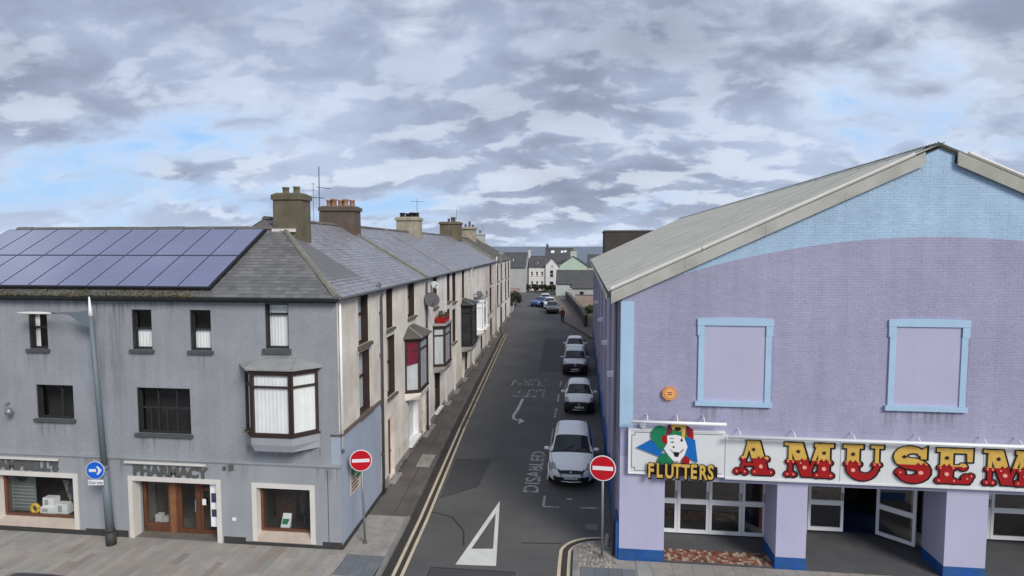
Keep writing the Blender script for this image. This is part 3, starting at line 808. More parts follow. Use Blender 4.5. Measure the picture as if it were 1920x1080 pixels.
# roof: separate corrugated sheets in three lapped courses per slope
SL = math.atan(0.460); RUN = (RX - 0.80) / math.cos(SL)
def corr(wd, ln, waves=7):
    m = MB(); n_ = waves * 6
    for j in range(n_):
        u0, u1 = wd * j / n_, wd * (j + 1) / n_
        h0, h1 = 0.018 * math.cos(2 * math.pi * waves * j / n_), 0.018 * math.cos(2 * math.pi * waves * (j + 1) / n_)
        m.face([(u0, 0, h0), (u1, 0, h1), (u1, ln, h1), (u0, ln, h0)], True)
        if True: m.face([(u0, 0, h0 - .012), (u1, 0, h1 - .012), (u1, 0, h1), (u0, 0, h0)])
    return m.mesh('roof_sheet', MT['sheet'])
CL = RUN / 3 + 0.12
sheet = corr(1.03, CL)
rf = MB()
for sg in (1, -1):
    e, rr = (0.84, RX) if sg == 1 else (2 * RX - 0.84, RX)
    rf.face([(e, AY - 0.05, roof_z(0.84) - 0.06), (e, AY + AL + .1, roof_z(0.84) - .06), (rr, AY + AL + .1, roof_z(RX) - .06), (rr, AY - .05, roof_z(RX) - .06)])
roof = rf.build('roof', 'sheet', arc)
for sg in (1, -1):
    for j in range(45):
        for c_ in range(3):
            st = RUN / 3 * c_ - (0.0 if c_ else 0.05)
            # local axes: u along the ridge, v up the slope
            if sg == 1:
                ex = Vector((0, 1, 0)); ev = Vector((math.cos(SL), 0, math.sin(SL)))
                p0 = Vector((0.80, AY - 0.08 + j * 1.0, roof_z(0.80))) + ev * st
                if j == 44: pass
            else:
                ex = Vector((0, -1, 0)); ev = Vector((-math.cos(SL), 0, math.sin(SL)))
                p0 = Vector((2 * RX - 0.80, AY + 0.95 + j * 1.0, roof_z(0.80))) + ev * st
            en = ex.cross(ev) * (1 if sg == 1 else 1)
            if en.z < 0: en = -en
            p0 += en * (0.012 + 0.007 * c_ + 0.003 * (j % 2))
            mx_ = Matrix(((ex.x, ev.x, en.x, p0.x), (ex.y, ev.y, en.y, p0.y), (ex.z, ev.z, en.z, p0.z), (0, 0, 0, 1)))
            linkmesh('roof_sheet', sheet, roof, mx_)
for j in range(45):
    s = MB(); a, b = AY + 0.45 + j * 0.99, AY + 0.45 + j * .99 + 1.0
    zz = roof_z(RX) + .045 + .006 * (j % 2)
    prof = [(-.28, -.125), (-.12, -.02), (0, .03), (.12, -.02), (.28, -.125)]
    for (u0, h0), (u1, h1) in zip(prof, prof[1:]):
        s.face([(RX + u0, a, zz + h0), (RX + u1, a, zz + h1), (RX + u1, b, zz + h1), (RX + u0, b, zz + h0)])
    s.build('ridge_cap', 'sheet', roof)
# verge boards along the gable with a white trim on top, broken at the apex
random.seed(5)
for sg in (1, -1):
    X = (lambda x: x) if sg == 1 else (lambda x: 2 * RX - x)
    cuts = [0.82, 2.9, 5.1, 7.2, 9.22]
    for a, b in zip(cuts, cuts[1:]):
        s = MB(); jt = random.uniform(-.008, .008)
        f_ = lambda u, v, d: (X(u), d, v)
        s.prism([(a + .003, roof_z(a) - 0.36 + jt), (b - .003, roof_z(b) - 0.36 + jt), (b - .003, roof_z(b) + .0), (a + .003, roof_z(a) + 0.0)], AY - 0.125 + jt, AY - 0.07, f_)
        s.build('verge_board', 'sheet_verge', roof)
    for a, b in ((0.82, 3.35), (3.38, 6.2), (6.2, 8.95)) if sg == 1 else ((0.82, 4.0), (4.0, 8.95)):
        s = MB(); s.tube([(X(a), AY - 0.10, roof_z(a) + .075), (X(b), AY - 0.10, roof_z(b) + 0.075)], 0.055, 6); s.build('verge_trim', 'white_trim', roof)
s = MB()
s.prism([(0.68, 7.86), (0.86, 7.86), (0.86, 8.00), (0.83, 8.0), (0.83, 7.89), (0.71, 7.89), (0.71, 8.0), (0.68, 8.0)], AY + .02, AY + AL, lambda u, v, d: (u, d, v))
s.build('gutter', 'sheet_verge', arc)
s = MB(); s.tube([(AX - 0.16, AY + 0.22, 7.86), (AX - 0.16, AY + 0.22, 0.0)], 0.045, 8)
s.build('downpipe', 'iron', arc)
s = MB(); s.tube([(AX - 0.14, AY + 0.55, 7.3), (AX - 0.14, AY + 0.55, 3.2)], 0.03, 6); s.build('cable_duct', 'brown_frame', arc)
for yy_, zz_ in ((AY + 1.6, 5.2), (AY + 7.5, 5.3), (AY + 14, 5.5), (AY + 24, 5.5)):
    s = MB(); s.box(AX - 0.34, AX - 0.10, yy_, yy_ + .22, zz_, zz_ + .16); s.box(AX - .2, AX - .002, yy_ + .09, yy_ + .13, zz_ + .16, zz_ + .2)
    s.build('wall_floodlight', 'white', arc)
# shopfront piers
def pier(x0, x1, y1=0.45):
    m_ = MB(); m_.box(x0, x1, AY, AY + y1, 0.335, SIGN_B + .5)
    p_ = m_.build('pier', 'lilac', arc)
    m_ = MB(); m_.box(x0 - .018, x1 + .018, AY - 0.018, AY + y1 + .004, -0.03, 0.333); m_.build('plinth', 'royal', p_)
pier(AX, 2.46, 1.9); pier(5.66, 6.50, 1.15); pier(10.24, 11.33, 1.15); pier(15.9, E_X, 1.2)
s = MB(); s.box(2.5, 15.9, AY + 0.32, AY + 0.44, SIGN_B + .02, 4.0); s.build('lintel', 'lilac', arc)
# entrance floors, mosaic step, dark room behind
s = MB(); s.box(2.46, 15.9, AY + 0.02, AY + 12, -0.03, 0.012); s.build('entrance_floor', 'mat_floor', arc)
s = MB(); s.box(7.4, 10.2, AY + 2.55, AY + 8, 0.012, 0.02); s.build('carpet', 'blue_carpet', arc)
random.seed(2)
cnt = 0; st = MB()
x = 2.5
tiles = []
while x < 5.62:
    y = AY + 0.06
    while y < AY + 0.76:
        tiles.append((x, y)); y += 0.105
    x += 0.105
for i, (x, y) in enumerate(tiles):
    m_ = MB(); m_.box(x + .005, x + .10, y + .005, y + .10, 0.012, 0.02 + random.uniform(0, .002))
    m_.build('mosaic_tile', random.choice(('tile_red', 'tile_red', 'tile_pale')), arc)
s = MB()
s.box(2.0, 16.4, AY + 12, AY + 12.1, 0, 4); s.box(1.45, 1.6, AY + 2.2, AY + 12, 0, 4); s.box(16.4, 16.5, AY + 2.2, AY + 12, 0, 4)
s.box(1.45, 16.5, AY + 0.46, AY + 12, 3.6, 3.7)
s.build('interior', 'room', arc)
s = MB(); s.box(5.9, 6.0, AY + 2.6, AY + 9, 0.02, 3.5); s.box(11.2, 11.3, AY + 2.6, AY + 9, 0.02, 3.5)
s.build('partition', 'room_red', arc)
def gdoor(name, p0, p1, z0, z1, mid, fr=0.085, label=None, split=()):
    """white framed glazed leaf between two ground points"""
    a, b = Vector((*p0, 0)), Vector((*p1, 0)); ln = (b - a).length; d = (b - a) / ln; nn = Vector((-d.y, d.x, 0)) * 0.03
    f = lambda u, wd, z: tuple(a + d * u + nn / 0.03 * wd + Vector((0, 0, z)))
    m_ = MB()
    m_.box(0, fr, -.03, .03, z0, z1, f); m_.box(ln - fr, ln, -.03, .03, z0, z1, f)
    for q in split: m_.box(q - fr, q + fr, -.031, .031, z0, z1, f)
    xs = [fr, *[v for q in split for v in (q - fr, q + fr)], ln - fr]
    for u0, u1 in zip(xs[::2], xs[1::2]):
        m_.box(u0, u1, -.029, .029, z0, z0 + .12, f); m_.box(u0, u1, -.029, .029, z1 - .10, z1, f); m_.box(u0, u1, -.029, .029, mid - .085, mid + .085, f)
    dr = m_.build(name, 'white', arc, label=label)
    for u0, u1 in zip(xs[::2], xs[1::2]):
        for za, zb in ((z0 + .12, mid - .085), (mid + .085, z1 - .10)):
            q = MB(); q.box(u0, u1, -.006, .006, za, zb, f); q.build('pane', 'shop_glass', dr)
    q = MB(); q.box(ln - fr * .75, ln - fr * .25, -.07, -.031, mid + .10, mid + .35, f); q.build('handle', 'galv', dr)
    return dr
gdoor('shop_window', (1.60, 20.0), (3.12, 20.0), 0.06, 3.3, 1.12)
gdoor('glazed_door', (3.13, 20.0), (4.12, 20.0), 0.06, 3.3, 1.12)
gdoor('glazed_door', (4.13, 20.0), (5.15, 20.0), 0.06, 3.3, 1.12)
gdoor('shop_window', (5.16, 20.0), (5.88, 20.0), 0.06, 3.3, 1.12)
s = MB(); s.box(5.90, 5.99, AY + 1.2, 20.06, 0.012, 3.3); s.build('door_post', 'white', arc)
gdoor('glazed_door', (7.40, 20.6), (8.50, 20.6), 0.10, 3.0, 1.05, label='closed white glazed door leaf')
gdoor('glazed_door', (10.30, 19.76), (9.50, 20.55), 0.10, 3.0, 1.05, label='white glazed door leaf standing open')
s = MB(); s.box(10.34, 10.46, AY + 1.2, AY + 1.32, 0.012, 3.2); s.box(10.34, 10.46, AY + 1.9, AY + 2.0, .012, 3.2); s.box(6.6, 7.38, 20.57, 20.63, .012, 3.2); s.build('door_post', 'white', arc)
s = MB(); s.box(10.38, 10.41, AY + 1.32, AY + 1.9, .1, 3.0); s.build('pane', 'shop_glass', arc)
gdoor('glazed_door', (11.8, 20.6), (12.92, 20.6), 0.10, 3.0, 1.05); gdoor('glazed_door', (12.94, 20.6), (14.1, 20.6), 0.10, 3.0, 1.05)
gdoor('shop_window', (14.12, 20.6), (15.9, 20.6), 0.10, 3.0, 1.05)
# gaming machines glimpsed inside
for i, (x, y, c_) in enumerate(((8.9, 24.5, 'sign_red'), (9.8, 23.6, 'sign_black'), (3.6, 23.5, 'room_red'), (12.6, 23.2, 'room_red'))):
    lab = ['red slot machine inside the open arcade doorway', 'black slot machine beside the open door leaf', 'dim slot machine behind the left double doors', 'dim slot machine behind the far right doors'][i]
    gm = thing('slot_machine', lab, 'slot machine', (x, y, 0.02), group='slot machines inside the arcade')
    m_ = MB(); m_.hexa([(x - .35, y - .3, .02), (x + .35, y - .3, .02), (x + .35, y + .3, .02), (x - .35, y + .3, .02), (x - .35, y - .2, 1.9), (x + .35, y - .2, 1.9), (x + .35, y + .3, 1.9), (x - .35, y + .3, 1.9)])
    m_.build('cabinet', c_, gm)
    m_ = MB(); m_.box(x - .28, x + .28, y - .30, y - .27, 1.1, 1.7); m_.build('screen', 'sign_blue', gm)
    m_ = MB(); m_.box(x - .30, x + .30, y - .42, y - .30, .85, .98); m_.build('button_shelf', 'chrome', gm)
# ---- fascia sign
SY = AY - 0.13
s = MB(); s.box(1.37, 4.14, SY, AY - .002, 2.70, 4.05)
sgn = s.build('sign_board', 'sign_white', arc)
s = MB()
for a, b, c, d in ((1.37, 4.12, 2.70, 2.735), (1.37, 4.12, 4.015, 4.05), (1.37, 1.405, 2.735, 4.015)): s.box(a, b, SY - .018, SY - .001, c, d)
s.build('sign_frame', 'white', sgn)
s = MB()
bx0, bx1, bz0, bz1, ch = 1.47, 4.05, 2.80, 3.95, 0.09
bp = [(bx0 + ch, bz0), (bx1, bz0), (bx1, bz1), (bx0 + ch, bz1), (bx0 + ch, bz1 - ch), (bx0, bz1 - ch), (bx0, bz0 + ch), (bx0 + ch, bz0 + ch)]
for i, (a, b) in enumerate(zip(bp, bp[1:] + bp[:1])):
    if i == 1: continue
    x0, x1 = sorted((a[0], b[0])); z0, z1 = sorted((a[1], b[1]))
    e_ = 0.0004 * i
    s.box(x0 - .008, x1 + .008, SY - .004 - e_, SY - .0005, z0 - .008, z1 + .008)
s.build('border_line', 'letter_grey', sgn)
s = MB(); s.box(4.142, 15.9, SY - .02, AY - .002, 2.66, 3.93); s.box(4.142, 15.9, SY - .05, SY - .021, 2.66, 2.705)
sgn2 = s.build('sign_board', 'sign_white', arc)
for xx in (7.3, 11.05, 14.2):
    s = MB(); s.box(xx - .006, xx + .006, SY - .0215, SY - .0195, 2.72, 3.92); s.build('board_joint', 'letter_grey', sgn2)
def clip(poly, z, keep_above):
    out = []
    for (a, b) in zip(poly, poly[1:] + poly[:1]):
        ia, ib = (a[1] >= z) == keep_above, (b[1] >= z) == keep_above
        if ia: out.append(a)
        if ia != ib:
            t = (z - a[1]) / (b[1] - a[1]); out.append((a[0] + (b[0] - a[0]) * t, z))
    return out
def disc(cx_, cz_, r, n=14): return [(cx_ + r * math.cos(2 * math.pi * i / n), cz_ + r * math.sin(2 * math.pi * i / n)) for i in range(n)]
def stroke(pts, ws):
    """a ribbon of quads that share their edges along a curved stroke"""
    v = [Vector(p) for p in pts]; L_, R_ = [], []
    for i, p in enumerate(v):
        d = (v[min(i + 1, len(v) - 1)] - v[max(i - 1, 0)]).normalized(); n_ = Vector((-d.y, d.x))
        L_.append(tuple(p + n_ * ws[i])); R_.append(tuple(p - n_ * ws[i]))
    return [[R_[i], R_[i + 1], L_[i + 1], L_[i]] for i in range(len(v) - 1)]
def arcp(cx_, cz_, rx, rz, a0, a1, n=12): return [(cx_ + rx * math.cos(R(a0 + (a1 - a0) * i / n)), cz_ + rz * math.sin(R(a0 + (a1 - a0) * i / n))) for i in range(n + 1)]
def bx(a, b, c, d): return [(a, c), (b, c), (b, d), (a, d)]
def glyph(ch):
    P, stars, spots = [], [], []
    def fat(x0, x1, zt=0.93, zb=0.08, serif=True, foot=True, lean=0.0):
        P.append([(x0, zb), (x1, zb), (x1 - lean, zt), (x0 - lean, zt)])
        m = (x0 + x1) / 2 - lean * .5
        if serif: P.append(bx(x0 - lean - .09, x1 - lean + .09, .90, 1.0))
        for sx_ in (x0 - lean * .5, x1 - lean * .5): P.append(disc(sx_, .45, .07))
        if foot:
            for sx_ in (x0 - .03, x1 + .03): P.append(disc(sx_, .085, .08))
            P.append(bx(x0 - .04, x1 + .04, 0.02, .11))
        stars.append((m - lean * .28, .74)); spots.append((m + lean * .2, .28))
    def thin(x, zt=0.93, zb=.08, serif=True, foot=True, w_=.045):
        P.append(bx(x - w_, x + w_, zb, zt))
        if serif: P.append(bx(x - .15, x + .15, .92, 1.0))
        for sx_ in (x - .06, x + .06): P.append(disc(sx_, .45, .06))
        if foot:
            for sx_ in (x - .075, x + .075): P.append(disc(sx_, .08, .075))
    if ch == 'A':
        P.append([(.66, .06), (1.02, .06), (.74, 1.0), (.36, 1.0)]); P.append([(.17, .10), (.26, .10), (.50, .98), (.40, .98)])
        P.append(bx(.26, .74, .27, .36))
        for c in ((.27, .48), (.95, .48)): P.append(disc(c[0], c[1], .072))
        for c in ((.09, .10), (.32, .09), (.60, .10), (1.07, .10)): P.append(disc(c[0], c[1], .085))
        P.append(bx(.6, 1.07, .02, .11)); stars.append((.57, .76)); spots.append((.78, .27))
    elif ch == 'M':
        thin(.17); P.append([(.10, 1.0), (.46, 1.0), (.74, .03), (.46, .03)]); P.append([(.60, .10), (.66, .10), (.96, 1.0), (.84, 1.0)])
        fat(.86, 1.14); P.append(disc(.42, .42, .075)); stars.append((.36, .76)); spots.append((.52, .30))
    elif ch == 'U':
        fat(.14, .44, zb=.30, foot=False); thin(.88, zb=.30, foot=False)
        c = arcp(.56, .36, .29, .27, 180, 360, 12)
        P.append(('s', c, [.15 - .10 * i / 12 for i in range(13)]))
    elif ch == 'S':
        c = arcp(.46, .72, .25, .20, 20, 270, 12) + arcp(.46, .30, .27, .22, 90, -170, 13)
        n_ = len(c); P.append(('s', c, [.055 + .10 * math.sin(math.pi * i / (n_ - 1)) for i in range(n_)]))
        P.append([(.66, .66), (.78, .66), (.78, 1.0), (.66, .90)]); P.append(disc(.22, .26, .11)); P.append(disc(.66, .80, .06))
        stars.append((.30, .72)); spots.append((.66, .28))
    elif ch == 'E':
        fat(.16, .46); P.append(bx(.40, .92, .88, 1.0)); P.append([(.80, .64), (.92, .64), (.92, 1.0), (.78, .95)])
        P.append(bx(.40, .72, .45, .53)); P.append(disc(.70, .49, .10)); P.append(bx(.40, .86, .02, .12)); P.append(disc(.80, .16, .13)); P.append(disc(.90, .24, .07))
    elif ch == 'N':
        thin(.17); P.append([(.10, 1.0), (.44, 1.0), (.96, .0), (.66, .0)]); thin(.94); stars.append((.38, .76)); spots.append((.70, .28))
    elif ch == 'T':
        fat(.34, .66); P.append(bx(.0, 1.0, .88, 1.0)); P.append(bx(.0, .10, .62, .95)); P.append(bx(.90, 1.0, .62, .95))
    return P, stars, spots
def grow(poly, e):
    cx_ = sum(p[0] for p in poly) / len(poly); cz_ = sum(p[1] for p in poly) / len(poly)
    out = []; n_ = len(poly)
    for i in range(n_):
        p0, p1, p2 = Vector(poly[i - 1]), Vector(poly[i]), Vector(poly[(i + 1) % n_])
        d0, d1 = (p1 - p0).normalized(), (p2 - p1).normalized()
        n0, n1 = Vector((d0.y, -d0.x)), Vector((d1.y, -d1.x))
        b = (n0 + n1)
        if b.length < 1e-4: b = n0
        b.normalize(); k_ = e / max(.45, b.dot(n0))
        q = p1 + b * k_
        out.append(tuple(q))
    return out
def ccw(p):
    a = sum(p[i - 1][0] * p[i][1] - p[i][0] * p[i - 1][1] for i in range(len(p)))
    return p if a > 0 else p[::-1]
def showman(ch, x0, z0, wd, ht):
    P, stars, spots = glyph(ch)
    m_ = MB()
    F = lambda u, v, d: (x0 + u * wd, SY - .021 - d, z0 + v * ht)
    m_.cur = 0
    ST = [p for p in P if p[0] == 's']; P = [p for p in P if p[0] != 's']
    P = [ccw(p) for p in P]
    ink = [grow(p, .038) for p in P]
    for _, c_, w_ in ST:
        ink += [ccw(p) for p in stroke(c_, [q + .038 for q in w_])]; P += [ccw(p) for p in stroke(c_, w_)]
    for i, p in enumerate(ink):
        q = [(a + .026, b - .014) for a, b in p]
        m_.prism(q, 0, .03 + i * .0006, F)
    for i, p in enumerate(P):
        for above, mi_ in ((True, 1), (False, 2)):
            q = clip(p, .50, above)
            if len(q) > 2: m_.cur = mi_; m_.prism(q, .03, .062 + i * .0008, F)
    for i, p in enumerate(P):                          # thin lighter inline on the red half
        q = clip(grow(p, -.028), .46, False)
        if len(q) > 2 and len(p) == 14:
            m_.cur = 3; m_.prism(disc(sum(a[0] for a in p) / 14, sum(a[1] for a in p) / 14 + .01, .022, 8), .06, .088, F)
    for sx_, sz_ in stars:
        m_.cur = 0; pts = []
        for i in range(10):
            r_ = .06 if i % 2 == 0 else .028
            pts.append((sx_ + r_ * math.sin(math.pi * i / 5), sz_ + r_ * math.cos(math.pi * i / 5)))
        m_.prism(pts, .06, .090, F)
    for sx_, sz_ in spots:
        m_.cur = 3; m_.prism(disc(sx_, sz_, .055, 10), .06, .090, F)
        m_.cur = 2
        for s_ in (-1, 1):
            m_.prism([(sx_ + s_ * .06 - .05, .50), (sx_ + s_ * .06 + .05, .50), (sx_ + s_ * .06, .57)], .06, .0885 + .0002 * s_, F)
    m_.build('letter', ['sign_black', 'sign_yellow', 'sign_red', 'sign_pink'], sgn2)
for ch, xa, xb, zb in (('A', 4.36, 5.46, 2.83), ('M', 5.74, 7.05, 2.82), ('U', 7.30, 8.40, 2.82), ('S', 8.60, 9.62, 2.82), ('E', 9.74, 10.80, 2.81), ('M', 11.0, 12.31, 2.81), ('E', 12.6, 13.66, 2.81), ('N', 13.8, 14.8, 2.81), ('T', 14.9, 15.5, 2.81)):
    wmax = {'A': 1.14, 'M': 1.20, 'U': 1.02, 'S': .84, 'E': .98, 'N': 1.06, 'T': 1.0}[ch]
    showman(ch, xa, zb, (xb - xa) / wmax, 1.0)
# ---- jester emblem, cut-out layers
def jl(pts): return ccw([(1.50 + p[0] * 2.0, 2.97 + (1000 - p[1]) / 1000 * 1.36) for p in pts])
def J(u, v): return (u, v)
em = MB()
Fj = lambda u, v, d: (u, SY - .002 - d, v)
def px_(p): return (1.37 + (p[0] - 105) / 470, 4.06 - (p[1] - 225) / 455)
def shape(mi_, pts, d0, d1):
    em.cur = mi_; em.prism(ccw([px_(p) for p in pts]), d0, d1, Fj)
cols = ['sign_black', 'sign_green', 'sign_blue', 'sign_yellow', 'sign_red', 'traffic_white', 'maroon']
def ell(cx_, cy_, rx, ry, n=18): return [(cx_ + rx * math.cos(2 * math.pi * i / n), cy_ + ry * math.sin(2 * math.pi * i / n)) for i in range(n)]
shape(2, [(215, 478), (400, 370), (560, 470), (560, 600)], .02, .050)                  # blue point, left
shape(1, ell(530, 300, 118, 130), .02, .053)                                           # green lobe
shape(1, [(412, 300), (470, 430), (560, 520), (640, 420), (600, 250)], .02, .055)
shape(1, [(500, 640), (560, 545), (680, 560), (720, 690), (520, 690)], .02, .057)      # green collar
shape(4, [(830, 650), (850, 560), (930, 600), (930, 690)], .02, .058)
shape(4, [(870, 190), (970, 200), (985, 380), (900, 330)], .02, .052)                  # red lobe, right
shape(2, [(880, 300), (1000, 350), (1040, 650), (860, 560)], .02, .056)                # blue lobe, right
shape(1, [(640, 230), (880, 220), (900, 330), (620, 330)], .02, .0585)
shape(6, [(640, 160), (700, 150), (690, 270), (610, 290)], .02, .0587); shape(6, [(860, 150), (930, 180), (940, 290), (880, 280)], .02, .0588)
shape(4, ell(600, 350, 48, 62), .02, .0595)
shape(3, ell(775, 165, 100, 72), .02, .075)                                            # yellow curl
shape(3, [(820, 180), (872, 165), (862, 310), (820, 330)], .02, .074)
shape(0, ell(765, 205, 48, 28), .075, .078)
shape(5, [(625, 300), (740, 285), (850, 310), (900, 440), (860, 560), (800, 640), (720, 645), (650, 570), (585, 480), (630, 400)], .02, .066)
shape(0, [(705, 515), (800, 520), (775, 585), (730, 580)], .066, .070)                 # mouth
shape(0, ell(820, 355, 16, 22, 10), .066, .070); shape(0, ell(715, 450, 14, 14, 8), .066, .070)
shape(1, [(650, 345), (690, 325), (725, 345), (690, 338)], .066, .070); shape(1, [(665, 385), (700, 372), (730, 385), (700, 395)], .066, .070)
shape(0, [(655, 475), (700, 510), (712, 520), (700, 522)], .066, .070); shape(0, [(800, 515), (850, 470), (855, 478), (806, 528)], .066, .0705)
em.build('jester_emblem', cols, sgn)
for i, ch in enumerate('FLUTTERS'):
    u0 = 1.93 + i * 0.243
    bo = text_faces(ch, 0.52, lambda u, v, d: (u0 + u * 0.72 + .02, SY - .075 - d, 2.66 + (i % 2) * .012 + v * 1.12 - .02), .03, bold=.045)
    k_ = len(bo.mi)
    fr_ = text_faces(ch, 0.52, lambda u, v, d: (u0 + u * 0.72, SY - .075 - d, 2.66 + (i % 2) * .012 + v * 1.12), .055, bold=.014)
    b0 = len(bo.v); bo.v.extend(fr_.v); bo.f.extend([tuple(b0 + j for j in q) for q in fr_.f]); bo.mi.extend([1] * len(fr_.f)); bo.sm.extend(fr_.sm)
    bo.build('letter', ['sign_black', 'sign_yellow'], sgn)
s = MB(); s.box(1.92, 3.92, SY - .076, SY - .003, 2.72, 3.0); s.build('letter_backing', 'sign_black', sgn)
# trough lights above the sign on small brackets
for x0, x1, zz, br in ((1.42, 4.10, 4.33, (1.9, 2.75, 3.5)), (4.16, 15.8, 3.975, (4.5, 6.0, 7.6, 9.3, 11.0, 11.9, 13.5, 15))):
    m_ = MB(); m_.tube([(x0, SY - .24, zz), (x1, SY - .24, zz)], .048, 8)
    tl_ = m_.build('trough_light', 'white', arc)
    for q in br:
        m_ = MB(); m_.tube([(q, AY, zz + .14), (q, SY - .10, zz + .13), (q, SY - .23, zz + .03)], .014, 5); m_.build('bracket', 'white', tl_)
m_ = MB(); m_.lathe([(0, -.10), (.07, -.07), (.10, 0), (.07, .07), (0, .10)], (1.78, AY - .14, 4.16), 12); m_.tube([(1.78, AY, 4.2), (1.78, AY - .14, 4.2)], .02, 6)
m_.build('dome_camera', 'white', arc)
bell = thing('alarm_box', 'orange alarm bell box on the lilac wall above the sign', 'alarm box', (2.54, AY, 5.11))
m_ = MB(); m_.prism([(2.54 + .22 * math.cos(R(22.5 + 45 * i)), 5.11 + .21 * math.sin(R(22.5 + 45 * i))) for i in range(8)], AY - .012, AY - .09, lambda u, v, d: (u, d, v)); m_.build('case', 'orange', bell)
m_ = MB()
m_.prism([(2.54 + .15 * math.cos(R(45 * i)), 5.11 + .14 * math.sin(R(45 * i))) for i in range(8)], AY - .09, AY - .105, lambda u, v, d: (u, d, v))
m_.build('cover', mat('pale_orange', (0.80, 0.45, 0.18), 0.4, var=.1), bell)
m_ = MB()
for zz in (5.15, 5.09): m_.box(2.47, 2.61, AY - .109, AY - .1052, zz - .012, zz + .012)
m_.build('label_print', 'sign_red', bell)
# ------------------------------------------------------------------ windows
def bar(m_, f, a, b, w0, w1, c, d): m_.box(a, b, w0, w1, c, d, f)
def window(parent, f, u0, u1, z0, z1, wd=0.16, frame='grey_frame', rails=(), mulls=(), fr=.055, sill='sill', curtain=None, cz=None, sill_out=.09, liner=True, glass='glass', depth=.2, cm='curtain', sill_h=.09, sill_ov=.07):
    m_ = MB(); e = .002
    if liner:
        for a, b, c, d in ((u0 + e, u0 + .03, z0 + e, z1 - e), (u1 - .03, u1 - e, z0 + e, z1 - e), (u0 + .03, u1 - .03, z1 - .03, z1 - e), (u0 + .03, u1 - .03, z0 + e, z0 + .02)):
            bar(m_, f, a, b, .03, wd + .02, c, d)
    a0, a1, c0, c1 = u0 + e, u1 - e, z0 + e, z1 - e
    bar(m_, f, a0, a0 + fr, wd, wd + .06, c0, c1); bar(m_, f, a1 - fr, a1, wd, wd + .06, c0, c1)
    bar(m_, f, a0 + fr, a1 - fr, wd, wd + .06, c0, c0 + fr); bar(m_, f, a0 + fr, a1 - fr, wd, wd + .06, c1 - fr, c1)
    for r_ in rails: bar(m_, f, a0 + fr, a1 - fr, wd - .012, wd + .055, r_ - .03, r_ + .03)
    for q in mulls:
        if isinstance(q, tuple): u, za, zb = q
        else: u, za, zb = q, c0 + fr, c1 - fr
        bar(m_, f, u - .025, u + .025, wd + .004, wd + .054, za, zb)
    wn = m_.build('window', frame, parent)
    m_ = MB(); m_.face([f(a0 + fr * .5, wd + .03, c0), f(a1 - fr * .5, wd + .03, c0), f(a1 - fr * .5, wd + .03, c1), f(a0 + fr * .5, wd + .03, c1)])
    m_.build('pane', glass, wn)
    if sill:
        m_ = MB(); m_.box(u0 - sill_ov, u1 + sill_ov, -sill_out, wd, z0 - sill_h, z0 - .001, f); m_.build('sill', sill, wn)
    if curtain:
        ca, cb = cz or (z0, z1); m_ = MB()
        n_ = max(4, int((u1 - u0) / .06))
        for (ua, ub) in curtain:
            ua, ub = u0 + (u1 - u0) * ua, u0 + (u1 - u0) * ub
            k_ = max(3, int((ub - ua) / .05))
            for i in range(k_):
                x0, x1 = ua + (ub - ua) * i / k_, ua + (ub - ua) * (i + 1) / k_
                w0, w1 = wd + .065 + .011 * (i % 2), wd + .065 + .011 * ((i + 1) % 2)
                m_.face([f(x0, w0, ca), f(x1, w1, ca), f(x1, w1, cb), f(x0, w0, cb)])
        m_.build('curtain', cm, wn)
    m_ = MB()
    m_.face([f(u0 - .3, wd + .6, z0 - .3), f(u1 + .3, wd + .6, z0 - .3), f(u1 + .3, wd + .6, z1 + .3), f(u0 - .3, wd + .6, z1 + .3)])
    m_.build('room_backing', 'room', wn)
    return wn

# ------------------------------------------------------------------ slated roofs
def slate_roof(roof, inside, mtx_of, courses, length, gauge=.20, wid=.26, indiv=0, mname='slate', key=None, thick=.010):
    """inside(u, v) says whether a slate belongs; mtx_of(u, v) gives the roof plane: origin and axes"""
    O, eu, ev, en = mtx_of
    pos = []
    for c in range(courses):
        off = (c % 2) * wid / 2
        u = -off
        while u < length:
            uc, vc = u + wid / 2, c * gauge + gauge / 2
            if inside(uc, vc): pos.append((uc, vc))
            u += wid
    if key: pos.sort(key=lambda p: key(O + eu * p[0] + ev * p[1]))
    me = []
    for k_ in range(5):
        m_ = MB(); a, b = wid / 2 - .003 - .002 * (k_ % 2), gauge * 1.1
        sk = random.uniform(-.006, .006)
        p = [(-a, -gauge / 2 + sk, .012), (a, -gauge / 2 - sk, .012), (a, b - gauge / 2, .001), (-a, b - gauge / 2, .001)]
        m_.face([p[0], p[1], p[2], p[3]])
        m_.face([(-a, -gauge / 2 + sk, .000), (a, -gauge / 2 - sk, .000), p[1], p[0]])
        m_.face([(-a, -gauge / 2 + sk, 0), p[0], p[3]]); m_.face([(a, -gauge / 2 - sk, 0), p[2], p[1]])
        me.append(m_)
    meshes = [m_.mesh('slate', MT[mname]) for m_ in me] if indiv else None
    st = MB()
    for i, (u, v) in enumerate(pos):
        base = O + eu * u + ev * v + en * (.004 + random.uniform(0, .004))
        tl = random.gauss(0, .006)
        if i < indiv:
            ex = (eu + en * tl).normalized()
            mx_ = Matrix(((ex.x, ev.x, en.x, base.x), (ex.y, ev.y, en.y, base.y), (ex.z, ev.z, en.z, base.z), (0, 0, 0, 1)))
            linkmesh('slate', meshes[i % 5], roof, mx_)
        else:
            m_ = me[i % 5]; b0 = len(st.v)
            for q in m_.v: st.v.append(tuple(base + eu * q[0] + ev * q[1] + en * (q[2] + tl * q[0])))
            for q in m_.f: st.f.append(tuple(b0 + j for j in q)); st.mi.append(0); st.sm.append(False)
    if st.f: st.build('slating', MT[mname], roof, kind='stuff')
